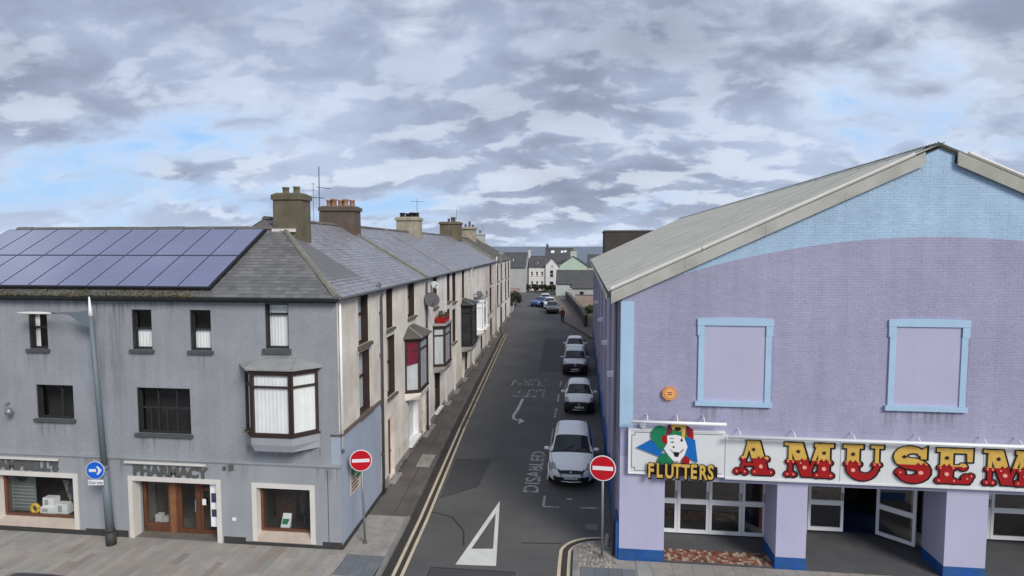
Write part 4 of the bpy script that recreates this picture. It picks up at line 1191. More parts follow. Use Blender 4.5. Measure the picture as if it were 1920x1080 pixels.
def ridge_run(parent, pts, ln=.45, mname='ridge', r=.12, lift=.0):
    for a, b in zip(pts, pts[1:]):
        a, b = Vector(a), Vector(b); d = b - a; n_ = max(1, int(d.length / ln)); d /= n_
        for i in range(n_):
            p, q = a + d * (i + .01), a + d * (i + 1.06)
            side = d.cross(Vector((0, 0, 1))).normalized()
            up = side.cross(d).normalized()
            if up.z < 0: up = -up
            m_ = MB(); jt = random.uniform(-.008, .008)
            prof = [(-1.25, -.75), (-.9, -.2), (-.45, .25), (0, .4), (.45, .25), (.9, -.2), (1.25, -.75)]
            for (s0, h0), (s1, h1) in zip(prof, prof[1:]):
                A_ = side * (s0 * r) + up * (h0 * r + lift + jt); B_ = side * (s1 * r) + up * (h1 * r + lift + jt)
                m_.face([p + A_, p + B_, q + B_, q + A_])
            A0 = [p + side * (s * r) + up * (h * r + lift + jt) for s, h in prof]
            m_.face(A0)
            m_.build('ridge_tile', mname, parent)
def chimney(parent, c, wx, wy, z0, z1, mname, pots, potmat='terracotta', rot=TA, cap=.07, name='chimney', capmat=None, label=None):
    cs, sn = math.cos(rot), math.sin(rot)
    f = lambda x, y, z: (c[0] + cs * x - sn * y, c[1] + sn * x + cs * y, z)
    m_ = MB()
    m_.hexa([f(-wx / 2, -wy / 2, z0), f(wx / 2, -wy / 2, z0), f(wx / 2, wy / 2, z0), f(-wx / 2, wy / 2, z0),
             f(-wx / 2 + .015, -wy / 2 + .015, z1 - .26), f(wx / 2 - .015, -wy / 2 + .015, z1 - .26), f(wx / 2 - .015, wy / 2 - .015, z1 - .26), f(-wx / 2 + .015, wy / 2 - .015, z1 - .26)])
    m_.hexa([f(-wx / 2 - cap, -wy / 2 - cap, z1 - .26), f(wx / 2 + cap, -wy / 2 - cap, z1 - .26), f(wx / 2 + cap, wy / 2 + cap, z1 - .26), f(-wx / 2 - cap, wy / 2 + cap, z1 - .26),
             f(-wx / 2 - cap, -wy / 2 - cap, z1 - .08), f(wx / 2 + cap, -wy / 2 - cap, z1 - .08), f(wx / 2 + cap, wy / 2 + cap, z1 - .08), f(-wx / 2 - cap, wy / 2 + cap, z1 - .08)])
    m_.hexa([f(-wx / 2 - cap * .4, -wy / 2 - cap * .4, z1 - .08), f(wx / 2 + cap * .4, -wy / 2 - cap * .4, z1 - .08), f(wx / 2 + cap * .4, wy / 2 + cap * .4, z1 - .08), f(-wx / 2 - cap * .4, wy / 2 + cap * .4, z1 - .08),
             f(-wx / 2 + .1, -wy / 2 + .1, z1), f(wx / 2 - .1, -wy / 2 + .1, z1), f(wx / 2 - .1, wy / 2 - .1, z1), f(-wx / 2 + .1, wy / 2 - .1, z1)])
    ch = m_.build(name, mname, parent, label=label)
    for x, y, h, r in pots:
        m_ = MB(); p = f(x, y, z1 - .03)
        m_.lathe([(r * 1.1, 0), (r, .06), (r * .92, h * .75), (r * 1.12, h * .8), (r * 1.12, h), (r * .8, h), (r * .75, h * .6)], p, 12)
        m_.build('chimney_pot', potmat, ch)
    return ch

# ------------------------------------------------------------------ corner pharmacy
ph = thing('pharmacy_building', 'grey rendered corner pharmacy with solar panels and oriel bay window', 'building', (LX, LY, 0))
X0 = -22.0; EZ = 7.88; RD = 4.0; RZF = 10.05; TE = 4.28
TSL = (10.45 - EZ) / 4.3                                            # terrace roof slope
tops = [(-20.6, -19.9, 6.10, 7.27), (-17.77, -17.10, 6.10, 7.27), (-14.15, -13.47, 6.15, 7.42), (-12.18, -11.48, 6.15, 7.43), (-9.70, -8.94, 6.26, 7.66)]
mids = [(-20.9, -19.4, 3.80, 4.93), (-17.62, -16.30, 3.82, 4.93), (-14.08, -12.26, 3.46, 4.93), (-10.0, -8.5, 3.8, 5.5)]
shops = [(-19.20, -16.42, 0.42, 1.88), (-14.33, -11.46, 0.02, 1.90), (-10.12, -8.36, 0.38, 1.86)]
m_ = MB(); wall_panel(m_, X0, LX, 2.66, EZ, tops + mids, FF, .26); w_ = m_.build('upper_wall', 'grey_wall', ph)
m_ = MB(); f2 = lambda u, wd, z: FF(u, wd - .03, z)
wall_panel(m_, X0, LX + .03, 0.01, 2.62, [(a - .02, b + .02, max(c - .14, .012), d + .02) for a, b, c, d in shops], f2, .45)
m_.build('shopfront_wall', 'grey_smooth', ph)
m_ = MB(); f = FF
m_.box(X0, LX + .07, -.085, -.0, 2.62, 2.70, f); m_.box(X0, LX + .05, -.055, 0.0, 2.58, 2.62, f)
m_.build('string_course', 'grey_smooth', ph)
m_ = MB()
for a, b in ((X0, -19.35), (-16.05, -14.55), (-11.25, -10.52), (-7.98, LX + .035)): m_ = MB(); m_.box(a, b, -.042, .0, -.03, .222, f); m_.build('plinth', 'plinth_dark', ph)
for a, b, z_ in ((-19.35, -16.05, .155), (-10.52, -7.98, .10)): m_ = MB(); m_.box(a, b, -.042, 0, -.03, z_, f); m_.build('plinth', 'plinth_dark', ph)
m_ = MB()
for a in (-7.78,): m_.box(a - .012, a + .012, -.034, -.0305, .23, 2.5, f)
for a, b, c, d in ((X0, -7.78, 2.44, 2.452),): pass
m_.build('panel_groove', 'letter_grey', ph)
# back and left shell
m_ = MB(); m_.box(X0, LX - 1.0, 7.9, 8.1, -.1, EZ, f); m_.box(X0 + .003, X0 + .25, .27, 7.9, -.1, EZ, f)
m_.prism([(LY + .3, EZ), (LY + 7.9, EZ), (LY + RD, RZF - .06)], X0 + .02, X0 + .2, lambda u, v, d: (d, u, v))
m_.build('rear_wall', 'grey_wall', ph)
# first and second floor windows
for i, (a, b, c, d) in enumerate(tops):
    mid = (c + d) / 2
    if i == 4: window(ph, FF, a, b, c, d, .15, rails=(d - .34,), curtain=[(0.03, .97)], sill_out=.10, sill_h=.14)
    elif i in (2, 3): window(ph, FF, a, b, c, d, .15, rails=(mid + .02,), curtain=[(.03, .97)], cz=(c + .06, mid + .0), sill_h=.10)
    else: window(ph, FF, a, b, c, d, .15, rails=(mid + .1,), curtain=[(.02, .30)], sill_h=.10)
for i, (a, b, c, d) in enumerate(mids[:3]):
    if i < 2: window(ph, FF, a, b, c, d, .15, mulls=((a + b) / 2 + .12,), rails=(), sill_h=.10)
    else: window(ph, FF, a, b, c, d, .15, rails=(c + .80,), mulls=(a + .62, b - .56, (a + .35, c + .05, c + .80), ((a + b) / 2 + .0, c + .05, c + .80)), sill_h=.10)
# oriel bay
bayp = [(-10.42, LY), (-9.88, LY - .65), (-8.60, LY - .65), (-8.02, LY)]
def bay(parent, plan, z0, z1, z2, z3, frame, cloth, roofmat, apron, name='bay_window', over=.12, rz=.28, cols=None, lab=None, transom=.42, panes=True):
    """z0 apron bottom, z1 sill, z2 head, z3 roof edge"""
    def off(plan, e):
        c = Vector(((plan[0][0] + plan[3][0]) / 2, (plan[0][1] + plan[3][1]) / 2))
        return [tuple(c + (Vector(p) - c) * (1 + e)) for p in plan]
    m_ = MB()
    lo = off(plan, -.10)
    lo[0], lo[3] = plan[0], plan[3]
    for i in range(3): m_.face([(*lo[i], z0), (*lo[i + 1], z0), (*plan[i + 1], z0 + .22), (*plan[i], z0 + .22)]); m_.face([(*plan[i], z0 + .22), (*plan[i + 1], z0 + .22), (*plan[i + 1], z1 - .05), (*plan[i], z1 - .05)])
    m_.face([(*p, z0) for p in lo]); m_.face([(*p, z1 - .05) for p in plan])
    bw = m_.build(name, apron, parent, label=lab)
    m_ = MB(); big = off(plan, .035)
    m_.hexa([(*big[0], z1 - .05), (*big[1], z1 - .05), (*big[2], z1 - .05), (*big[3], z1 - .05), (*big[0], z1), (*big[1], z1), (*big[2], z1), (*big[3], z1)])
    m_.hexa([(*big[0], z2 - .001), (*big[1], z2), (*big[2], z2), (*big[3], z2), (*big[0], z3), (*big[1], z3), (*big[2], z3), (*big[3], z3)])
    for i in range(3):
        a, b = Vector((*plan[i], 0)), Vector((*plan[i + 1], 0)); d = (b - a); ln = d.length; d /= ln; nn = Vector((d.y, -d.x, 0))
        f = lambda u, wd, z: tuple(a + d * u - nn * wd + Vector((0, 0, z)))
        g0 = .05
        m_.box(0.0 + (.012 if i else 0), .085, .0 + .001 * i, .10, z1, z2, f); m_.box(ln - .085, ln - .012, .0 + .0015 * i, .10, z1, z2, f)
        m_.box(.085, ln - .085, .01, .08, z1, z1 + .07, f); m_.box(.085, ln - .085, .01, .08, z2 - .07, z2, f)
        m_.box(.085, ln - .085, .012, .07, z2 - transom - .03, z2 - transom + .03, f)
    m_.build('frame', frame, bw)
    m_ = MB(); m2 = MB()
    for i in range(3):
        a, b = Vector((*plan[i], 0)), Vector((*plan[i + 1], 0)); d = (b - a); ln = d.length; d /= ln; nn = Vector((d.y, -d.x, 0))
        f = lambda u, wd, z: tuple(a + d * u - nn * wd + Vector((0, 0, z)))
        m_.face([f(.06, .045, z1 + .05), f(ln - .06, .045, z1 + .05), f(ln - .06, .045, z2 - .05), f(.06, .045, z2 - .05)])
        k_ = max(4, int(ln / .07))
        for j in range(k_):
            x0, x1 = .09 + (ln - .18) * j / k_, .09 + (ln - .18) * (j + 1) / k_
            w0, w1 = .085 + .008 * (j % 2), .085 + .008 * ((j + 1) % 2)
            m2.face([f(x0, w0, z1 + .04), f(x1, w1, z1 + .04), f(x1, w1, z2 - .04), f(x0, w0, z2 - .04)])
    m_.build('pane', 'glass', bw)
    m2.build('curtain', cloth, bw)
    m_ = MB(); rp = off(plan, over)
    c = Vector(((plan[0][0] + plan[3][0]) / 2, (plan[0][1] + plan[3][1]) / 2))
    rp[0] = tuple(Vector(plan[0]) + (Vector(plan[0]) - c) * over); rp[3] = tuple(Vector(plan[3]) + (Vector(plan[3]) - c) * over)
    t0, t3 = Vector(plan[0]) * .72 + Vector(plan[3]) * .28, Vector(plan[0]) * .28 + Vector(plan[3]) * .72
    zt = z3 + rz
    if rz > .05:
        m_.face([(*rp[0], z3), (*rp[1], z3), (*t0, zt)]); m_.face([(*rp[1], z3), (*rp[2], z3), (*t3, zt), (*t0, zt)]); m_.face([(*rp[2], z3), (*rp[3], z3), (*t3, zt)])
    else: m_.face([(*p, z3 + .06) for p in rp])
    for i in range(3): m_.face([(*rp[i], z3 - .045), (*rp[i + 1], z3 - .045), (*rp[i + 1], z3 + (.06 if rz <= .05 else 0)), (*rp[i], z3 + (.06 if rz <= .05 else 0))])
    m_.face([(*p, z3 - .045) for p in rp])
    rf_ = m_.build('roof', roofmat, bw)
    if rz > .05:
        m_ = MB()
        for a_, b_ in ((rp[1], t0), (rp[2], t3)): m_.tube([(*a_, z3 + .01), (*b_, zt + .01)], .025, 5)
        m_.tube([(*t0, zt + .01), (*t3, zt + .01)], .03, 5)
        m_.build('lead_roll', 'lead', bw)
    return bw
pb = bay(ph, bayp, 3.22, 3.72, 5.62, 5.76, 'brown_frame', 'curtain', 'lead', 'grey_smooth', rz=.24, over=.14)
m_ = MB()
random.seed(9)
for i in range(40):
    c = Vector((-10.15 + random.gauss(0, .07), LY - .45 + random.gauss(0, .07), 3.74 + abs(random.gauss(0, .05)))); a, b = [Vector((random.uniform(-1, 1), random.uniform(-1, 1), random.uniform(-.5, 1))) * .05 for _ in range(2)]
    m_.face([c, c + a, c + b])
tag(m_.build('weed_tuft', 'moss'), 'tuft of weeds on the left end of the grey oriel bay sill', 'weeds', kind='stuff')
# shop windows
def surround(parent, a, b, c, d, w0, name='shop_surround', bottom=.25, wt=.155):
    m_ = MB(); f = FF
    m_.box(a - wt, a, -.055, .30, c - (bottom if bottom else 0), d + .15, f); m_.box(b, b + wt, -.055, .30, c - (bottom if bottom else 0), d + .15, f)
    m_.box(a, b, -.056, .30, d, d + .152, f)
    return m_.build(name, 'white_trim', parent)
def shop(a, b, c, d, mulls=()):
    sr = surround(ph, a, b, c, d, .2)
    m_ = MB(); f = FF
    m_.hexa([f(a, -.055, c - .25), f(b, -.055, c - .25), f(b, .3, c - .25), f(a, .3, c - .25), f(a, -.055, c - .09), f(b, -.055, c - .09), f(b, .3, c - .003), f(a, .3, c - .003)])
    m_.build('sloping_sill', mat('tiled_sill', (0.56, 0.46, 0.38), .7, var=.15, scale=3), sr)
    m_ = MB()
    for q in ((a, a + .09, c, d), (b - .06, b, c, d)): m_.box(q[0], q[1], .20, .29, q[2], q[3], f)
    m_.box(a + .09, b - .06, .20, .29, d - .06, d, f); m_.box(a + .09, b - .06, .20, .29, c, c + .07, f)
    m_.build('frame', 'wood', sr)
    m_ = MB(); m_.face([f(a, .25, c), f(b, .25, c), f(b, .25, d), f(a, .25, d)]); m_.build('pane', 'shop_glass', sr)
    m_ = MB()
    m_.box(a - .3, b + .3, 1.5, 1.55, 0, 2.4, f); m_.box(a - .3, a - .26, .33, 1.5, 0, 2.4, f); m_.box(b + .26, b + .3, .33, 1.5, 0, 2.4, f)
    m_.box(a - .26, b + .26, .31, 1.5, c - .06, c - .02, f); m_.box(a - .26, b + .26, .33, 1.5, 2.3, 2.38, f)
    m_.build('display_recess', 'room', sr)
    return sr
shop(*shops[0]); s3 = shop(*shops[2])
def item(name, label, cat, loc, parts, group=None):
    t = thing(name, label, cat, loc, group=group)
    for nm, mb_, mm in parts: mb_.build(nm, mm, t)
    return t
def bxm(*bs):
    m_ = MB()
    for q in bs: m_.box(*q)
    return m_
z0 = .41
ry = LY + .45
m1 = bxm((-19.35, -18.4, ry + .12, ry + .15, z0, 1.84)); m2 = bxm(*[(-19.33, -18.42, ry + .105, ry + .119, z0 + .12 + i * .12, z0 + .14 + i * .12) for i in range(7)])
m3 = MB(); m3.prism([(-18.88 + .22 * math.cos(R(18 * i)), 1.62 + .2 * math.sin(R(18 * i))) for i in range(20)], ry + .118, ry + .105, lambda u, v, d: (u, d, v))
item('display_banner', 'grey green display banner with dark round badge in left shop window', 'banner', (-18.85, ry, z0), [('panel', m1, 'banner'), ('printed_line', m2, 'far_grey'), ('badge', m3, 'plinth_dark')])
m1 = MB(); m1.tube([(-18.3 + .13 * math.cos(R(30 * i)), ry - .03, z0 + .16 + .15 * math.sin(R(30 * i))) for i in range(13)], .055, 8)
tag(m1.build('yellow_ring', 'yellow_plastic'), 'yellow ring standing beside white boxes in the shop window', 'ring')
for i, (a, b, c, d, yy_) in enumerate(((-18.15, -17.6, 0, .22, 0), (-18.07, -17.65, .22, .52, .03), (-17.57, -17.15, 0, .34, .02))):
    m1 = bxm((a, b, ry + yy_, ry + yy_ + .25, z0 + c, z0 + d)); m2 = bxm((a + .06, a + (b - a) * .5, ry + yy_ - .003, ry + yy_ - .0005, z0 + c + .05, z0 + d - .06))
    item('display_box', ['low white box at the foot of the shop display stack', 'white box on top of the low display box', 'white box under the leaning khaki chair back'][i], 'box', ((a + b) / 2, ry, z0 + c), [('carton', m1, 'white'), ('print', m2, 'far_grey')], group='white boxes in the shop window')
m1 = MB(); fq = lambda u, v, d: (u, ry + .45 + d, v)
m1.prism([(-17.7, 1.42), (-17.27, 1.38), (-17.13, .62), (-17.43, .60)], 0, .05, fq)
m2 = MB(); m2.tube([(-17.7, ry + .44, 1.45), (-17.25, ry + .44, 1.4)], .03, 6); m2.tube([(-17.35, ry + .5, .6), (-17.25, ry + .6, z0)], .02, 6); m2.tube([(-17.19, ry + .5, .6), (-17.05, ry + .6, z0)], .02, 6)
item('folding_chair', 'khaki cloth back of a folding chair in the shop window', 'chair', (-17.35, ry + .45, z0), [('backrest', m1, 'khaki'), ('frame', m2, 'brown_frame')])
m1 = MB(); m1.lathe([(.05, 1.72), (.13, 1.66), (.21, 1.5), (.2, 1.2), (.17, .95), (.19, .8)], (-17.01, ry + .3, 0), 10)
for sg in (-1, 1): m1.tube([(-17.01 + sg * .17, ry + .3, 1.58), (-17.01 + sg * .24, ry + .27, 1.3), (-17.01 + sg * .22, ry + .2, 1.05)], .055, 6)
m2 = MB(); m2.tube([(-17.01, ry + .3, z0), (-17.01, ry + .3, .85)], .025, 6); m2.box(-17.13, -16.89, ry + .2, ry + .4, z0, z0 + .03)
item('display_jacket', 'dark blue jacket on a stand at the right of the shop window', 'jacket', (-17.01, ry + .3, z0), [('jacket', m1, 'navy'), ('stand', m2, 'iron')])
m1 = bxm((-9.55, -9.25, ry - .05, ry - .02, .40, .78)); m1 = MB(); m1.hexa([(-9.58, ry - .06, .39), (-9.28, ry - .06, .39), (-9.28, ry + .06, .39), (-9.58, ry + .06, .39), (-9.50, ry, .85), (-9.22, ry, .85), (-9.22, ry + .03, .85), (-9.50, ry + .03, .85)])
m2 = MB(); m2.hexa([(-9.52, ry - .066, .52), (-9.34, ry - .066, .52), (-9.34, ry - .05, .52), (-9.52, ry - .05, .52), (-9.50, ry - .035, .68), (-9.28, ry - .035, .68), (-9.28, ry - .02, .68), (-9.50, ry - .02, .68)])
item('display_card', 'white and green display card in the right shop window', 'card', (-9.4, ry, .4), [('card', m1, 'white'), ('green_print', m2, 'sign_green')])
m1 = bxm((-10.05, -9.35, ry + .6, ry + .64, .4, 1.8)); m2 = bxm(*[(-10.03 + .1 * i, -10.01 + .1 * i, ry + .59, ry + .6, .42, 1.1) for i in range(7)])
item('display_screen', 'dark panelled screen at the back of the right shop window', 'screen', (-9.7, ry + .6, .4), [('panel', m1, 'brown_frame'), ('batten', m2, 'wood')])
m1 = MB(); m1.lathe([(.05, 1.7), (.14, 1.62), (.2, 1.45), (.19, 1.1), (.16, .85), (.2, .7)], (-8.98, ry + .4, 0), 10)
for sg in (-1, 1): m1.tube([(-8.98 + sg * .17, ry + .4, 1.52), (-8.98 + sg * .27, ry + .35, 1.25), (-8.98 + sg * .36, ry + .3, 1.1)], .05, 6)
m2 = MB(); m2.tube([(-8.98, ry + .4, .38), (-8.98, ry + .4, .75)], .025, 6)
item('display_coat', 'black coat on a stand in the right shop window', 'coat', (-8.98, ry + .4, .38), [('coat', m1, 'black'), ('stand', m2, 'iron')])
# pharmacy door
a, b, c, d = shops[1]
sr = surround(ph, a, b, c, d, .2, bottom=.04, wt=.15)
f = FF
m_ = MB()
for u0, u1 in ((a, a + .10), (-13.45, -13.38), (-13.17, -13.09), (-12.42, -12.33), (-11.75, -11.62)): m_.box(u0, u1, .42, .52, .02, d, f)
m_.box(a + .10, -11.75, .42, .52, d - .09, d, f); m_.box(a + .10, -13.45, .425, .515, .02, .30, f)
m_.build('door_frame', 'wood', sr)
m_ = MB(); m_.box(-13.38, -13.17, .40, .50, .02, d - .09, f); m_.build('timber_panel', 'wood_light', sr)
for u0, u1 in ((-13.09, -12.42), (-12.33, -11.75)):
    m_ = MB()
    m_.box(u0 + .005, u0 + .09, .44, .50, .03, d - .095, f); m_.box(u1 - .09, u1 - .005, .44, .50, .03, d - .095, f)
    m_.box(u0 + .09, u1 - .09, .44, .50, .03, .16, f); m_.box(u0 + .09, u1 - .09, .44, .50, d - .19, d - .095, f)
    if u0 > -12.6: m_.box(u0 + .09, u1 - .09, .45, .49, 1.47, 1.54, f)
    dr = m_.build('shop_door', 'wood', sr)
    m_ = MB(); m_.face([f(u0 + .09, .47, .16), f(u1 - .09, .47, .16), f(u1 - .09, .47, d - .19), f(u0 + .09, .47, d - .19)]); m_.build('pane', 'shop_glass', dr)
    m_ = MB(); m_.box(u1 - .075, u1 - .035, .39, .438, .75, 1.15, f); m_.build('handle', 'chrome', dr)
m_ = MB(); m_.face([f(a + .10, .47, .3), f(-13.45, .47, .3), f(-13.45, .47, d - .09), f(a + .1, .47, d - .09)]); m_.build('pane', 'shop_glass', sr)
m_ = MB(); m_.box(-11.76, b - .003, .10, .14, .45, d - .01, f); nb = m_.build('notice_board', 'white', sr)
m_ = MB()
for c0, d0 in ((1.25, 1.55), (.78, 1.02)): m_.box(-11.72, b - .04, .085, .0985, c0, d0, f)
m_.build('photo_print', 'navy', nb)
m_ = MB(); m_.box(-12.25, -12.12, .41, .42, 1.0, 1.2, f); m_.build('door_notice', 'white', sr)
m_ = MB(); m_.box(a - .3, b + .3, 3.2, 3.25, 0, 2.5, f); m_.box(a - .3, a - .25, .6, 3.2, 0, 2.5, f); m_.box(b + .25, b + .3, .6, 3.2, 0, 2.5, f); m_.box(a - .25, b + .25, .45, 3.2, 2.3, 2.4, f); m_.box(a - .25, b + .25, .0, 3.2, -.03, .016, f)
m_.build('shop_interior', mat('dim_shop', (0.16, 0.14, 0.12), .8, var=.3, scale=1.5), sr)
m_ = MB(); m_.box(-14.15, -13.95, .7, .9, .02, .45, f); m_.box(-13.9, -13.7, .8, .95, .02, .35, f)
m_.build('doorway_stock', 'pale_card', sr)
# fascia lettering and strip lights
for txt, xx, sz, nr, bd in (('CAMPBELL\u2019S', -19.42, .40, 1.16, .022), ('PHARMACY', -14.28, .40, 1.20, .022)):
    t_ = text_faces(txt, sz, lambda u, v, d: (xx + u * nr, LY - .032 - d, 2.10 + v * 1.06), .03, bold=bd)
    t_.build('fascia_lettering', 'letter_grey', ph)
for x0, x1, zz in ((-20.0, -16.85, 2.47), (-14.5, -11.75, 2.50)):
    m_ = MB(); m_.box(x0, x1, -.16, -.09, zz, zz + .06, f)
    for q in (x0 + .3, (x0 + x1) / 2, x1 - .3): m_.box(q - .02, q + .02, -.09, -.03, zz + .01, zz + .04, f)
    m_.build('strip_light', 'white_trim', ph)
m_ = MB(); m_.box(-11.20, -11.12, -.08, -.03, 2.38, 2.5, f); m_.box(-10.98, -10.86, -.10, -.03, 2.40, 2.55, f); m_.build('junction_box', 'letter_grey', ph)
m_ = MB(); m_.box(-10.95, -10.83, -.045, -.03, .75, .85, f); m_.build('wall_socket', 'white', ph)
m_ = MB(); m_.lathe([(0, -.12), (.09, -.08), (.12, 0), (.09, .09), (.05, .12)], (-18.42, LY - .22, 4.05), 12); m_.tube([(-18.6, LY, 4.3), (-18.6, LY - .2, 4.28), (-18.42, LY - .22, 4.12)], .03, 6)
m_.build('wall_lamp', 'galv', ph)
# side wall to the street: blue grey below, cream roughcast above
sw = [(1.98, 3.12, 6.05, 7.78), (1.98, 3.20, 3.62, 5.80)]
m_ = MB(); wall_panel(m_, 0.0, TE, 3.63, EZ, [(a, b, max(c, 3.64), d) for a, b, c, d in sw], FT, .26); m_.build('roughcast_wall', 'cream', ph)
m_ = MB(); fs = lambda t, wd, z: FT(t, wd - .035, z); m_.box(0.0, TE - .03, 0, .3, .12, 3.57, fs); m_.build('side_wall', 'side_wall', ph)
m_ = MB(); m_.box(-.02, TE - .03, -.045, .3, -.12, .118, fs); m_.build('side_plinth', 'plinth_dark', ph)
m_ = MB(); m_.box(-.02, TE - .02, -.07, .3, 3.57, 3.628, fs); m_.build('side_string', 'sill_brown', ph)
for a, b, c, d in sw:
    window(ph, FT, a, b, max(c, 3.66), d, .20, 'brown_frame', rails=((c + d) / 2 + .15,), curtain=[(.02, .98)], sill='sill_brown', cm='curtain_grey', sill_out=.13, sill_h=.12, sill_ov=.1)
m_ = MB(); m_.tube([FT(.10, -.07, 7.75), FT(.10, -.07, 3.15)], .038, 8); m_.build('corner_pipe', 'white', ph)
m_ = MB(); m_.tube([FT(.10, -.07, 3.15), FT(.10, -.09, 3.05)], .05, 8); m_.build('pipe_shoe', 'iron', ph)
# poster on the side wall
pst = thing('wall_poster', 'pale poster with dark and red print on the grey side wall', 'poster', FT(1.4, -.04, 1.3))
m_ = MB(); m_.hexa([FT(.80, -.050, 1.42), FT(2.05, -.050, 1.20), FT(2.05, -.04, 1.20), FT(.80, -.04, 1.42), FT(.80, -.050, 2.40), FT(2.05, -.050, 1.86), FT(2.05, -.04, 1.86), FT(.80, -.04, 2.40)])
m_ = MB(); m_.box(.80, 2.0, -.050, -.037, 1.35, 2.32, FT); m_.build('sheet', 'poster', pst)
random.seed(4)
m_ = MB()
for i in range(7): m_.box(.88 + random.uniform(0, .15), 1.5 + random.uniform(0, .42), -.0525, -.0505, 1.45 + i * .12, 1.50 + i * .12, FT)
m_.build('print', 'jacket', pst)
m_ = MB(); m_.box(.9, 1.3, -.0535, -.0526, 2.0, 2.2, FT); m_.box(1.4, 1.85, -.0535, -.0526, 1.7, 1.9, FT); m_.build('picture', 'sign_green', pst)
# roof: front slope with hip, street slope up to the party wall
FS = math.atan((RZF - EZ) / RD); fl = RD / math.cos(FS)
k_h = ((RZF - EZ) / RD) / TSL                                        # hip run: inward from the terrace face per metre from the front
hipx = LX - k_h * RD
cosF, sinF = math.cos(FS), math.sin(FS)
Vp = lambda u, s: Vector((u, LY + s * cosF, EZ + s * sinF))
m_ = MB()
ov = .16
m_.face([Vp(X0 - .1, -ov), Vp(LX + .12, -ov), Vp(LX, 0), Vp(hipx, fl), Vp(X0 - .1, fl)])
m_.face([(X0 - .1, LY + RD, RZF), (hipx, LY + RD, RZF), (hipx, LY + 8.1, EZ), (X0 - .1, LY + 8.1, EZ)])
TS = math.atan(TSL); tl_ = 4.3 / math.cos(TS); cT, sT = math.cos(TS), math.sin(TS)
Tp = lambda t, s: Vector(FT(t, s * cT, EZ + s * sT))
hip_t = RD
m_.face([Tp(0, 0), Tp(TE, 0), Tp(TE, tl_), Tp(RD * 1.08, tl_), Vp(hipx, fl)])
m_.face([Tp(-.12, -ov), Tp(TE, -ov), Tp(TE, 0), Tp(0, 0)])
m_.face([Tp(RD * 1.08, tl_), Tp(TE, tl_), FT(TE, 8.6, EZ), FT(RD * 1.08, 8.6, EZ)])
m_.face([Vp(hipx, fl), Tp(RD * 1.08, tl_), FT(RD * 1.08, 8.6, EZ), FT(RD, 8.0, EZ)])
proof = m_.build('roof', 'slate', ph)
PR_X = -11.65
def in_front(u, v):
    x = X0 + u
    if x > LX - .02: return False
    hx = LX - k_h * (v * cosF)
    if x > hx - .05 or v > fl - .08: return False
    return x > PR_X - .15 or v < .5
random.seed(31)
slate_roof(proof, in_front, (Vp(X0, -.10), Vector((1, 0, 0)), Vector((0, cosF, sinF)), Vector((0, -sinF, cosF))), 24, -X0 + LX, indiv=300, key=lambda p: -p.x)
def in_side(u, v):
    run = v * cT
    return u > run / k_h + .05 and v < tl_ - .08 and u < TE
slate_roof(proof, in_side, (Tp(0, -.10), TD, (-TN * -1 * cT + Vector((0, 0, sT))) if False else (TN * cT + Vector((0, 0, sT))), (-TN * sT + Vector((0, 0, cT)))), 26, TE, indiv=150, mname='slate_t')
random.seed(8)
ridge_run(proof, [Vp(LX, 0) + Vector((0.05, -.05, .05)), Vp(hipx, fl) + Vector((0, 0, .06))], r=.085, mname='ridge')
ridge_run(proof, [Vector((X0, LY + RD, RZF + .06)), Vector((hipx - .2, LY + RD, RZF + .06))], r=.10, mname='kerb_dark', ln=.6)
m_ = MB(); m_.box(X0, LX + .12, -.26, -.14, EZ - .13, EZ - .045, FF); m_.build('gutter', 'black', ph)
m_ = MB(); m_.tube([FT(-.1, -.20, EZ - .06), FT(TE, -.20, EZ - .06)], .055, 6); m_.build('side_gutter', 'iron', ph)
m_ = MB(); m_.box(X0, LX + .02, -.135, 0.001, EZ - .19, EZ - .14, FF); m_.build('soffit', 'plinth_dark', ph)
m_ = MB()
random.seed(14)
xs_ = [random.choice((-19.5, -18.2, -17.4, -16.3, -15.6, -14.6, -13.9, -13.2, -12.5, -12.2)) + random.gauss(0, .35) for _ in range(900)]
for x in xs_:
    if x > -11.4: continue
    c = Vector((x, LY - .17 + random.gauss(0, .05), EZ - .06 + abs(random.gauss(0, .045)))); a, b = [Vector((random.uniform(-1, 1), random.uniform(-1, 1), random.uniform(-.3, 1))) * .06 for _ in range(2)]
    m_.face([c, c + a, c + b])
for _ in range(1500):
    u = random.choice((-19.5, -18.4, -17.2, -16.1, -15.3, -14.4, -13.6, -12.9, -12.3)) + random.gauss(0, .45)
    if u > -11.3: continue
    c = Vp(u, random.uniform(-.16, .24)) + Vector((0, 0, random.uniform(.01, .05))); a, b = [Vector((random.uniform(-1, 1), random.uniform(-1, 1), random.uniform(-.3, .8))) * .055 for _ in range(2)]
    m_.face([c, c + a, c + b])
m_.build('gutter_moss', 'moss', ph, kind='stuff')
# solar panels, each its own panel of cells in an aluminium rim
def panel_mesh(pw, phh):
    m_ = MB(); m_.cur = 0
    nx, ny = 6, 12; mx, my = .028, .03; cw, chh = (pw - 2 * mx) / nx, (phh - 2 * my) / ny
    m_.face([(mx * .5, my * .5, .036), (pw - mx * .5, my * .5, .036), (pw - mx * .5, phh - my * .5, .036), (mx * .5, phh - my * .5, .036)])
    m_.cur = 1
    for q in ((0, .014, 0, phh), (pw - .014, pw, 0, phh), (.014, pw - .014, 0, .022), (.014, pw - .014, phh - .022, phh)): m_.box(q[0], q[1], q[2], q[3], 0, .045)
    m_.cur = 2
    for i in range(nx):
        for j in range(ny):
            a, b = mx + i * cw + .004, my + j * chh + .004
            c, d = a + cw - .008, b + chh - .008
            m_.face([(a, b, .040), (c, b, .040), (c, d, .040), (a, d, .040)])
    return m_.mesh('solar_panel', ['cell_back', 'panel_rim', 'cell'])
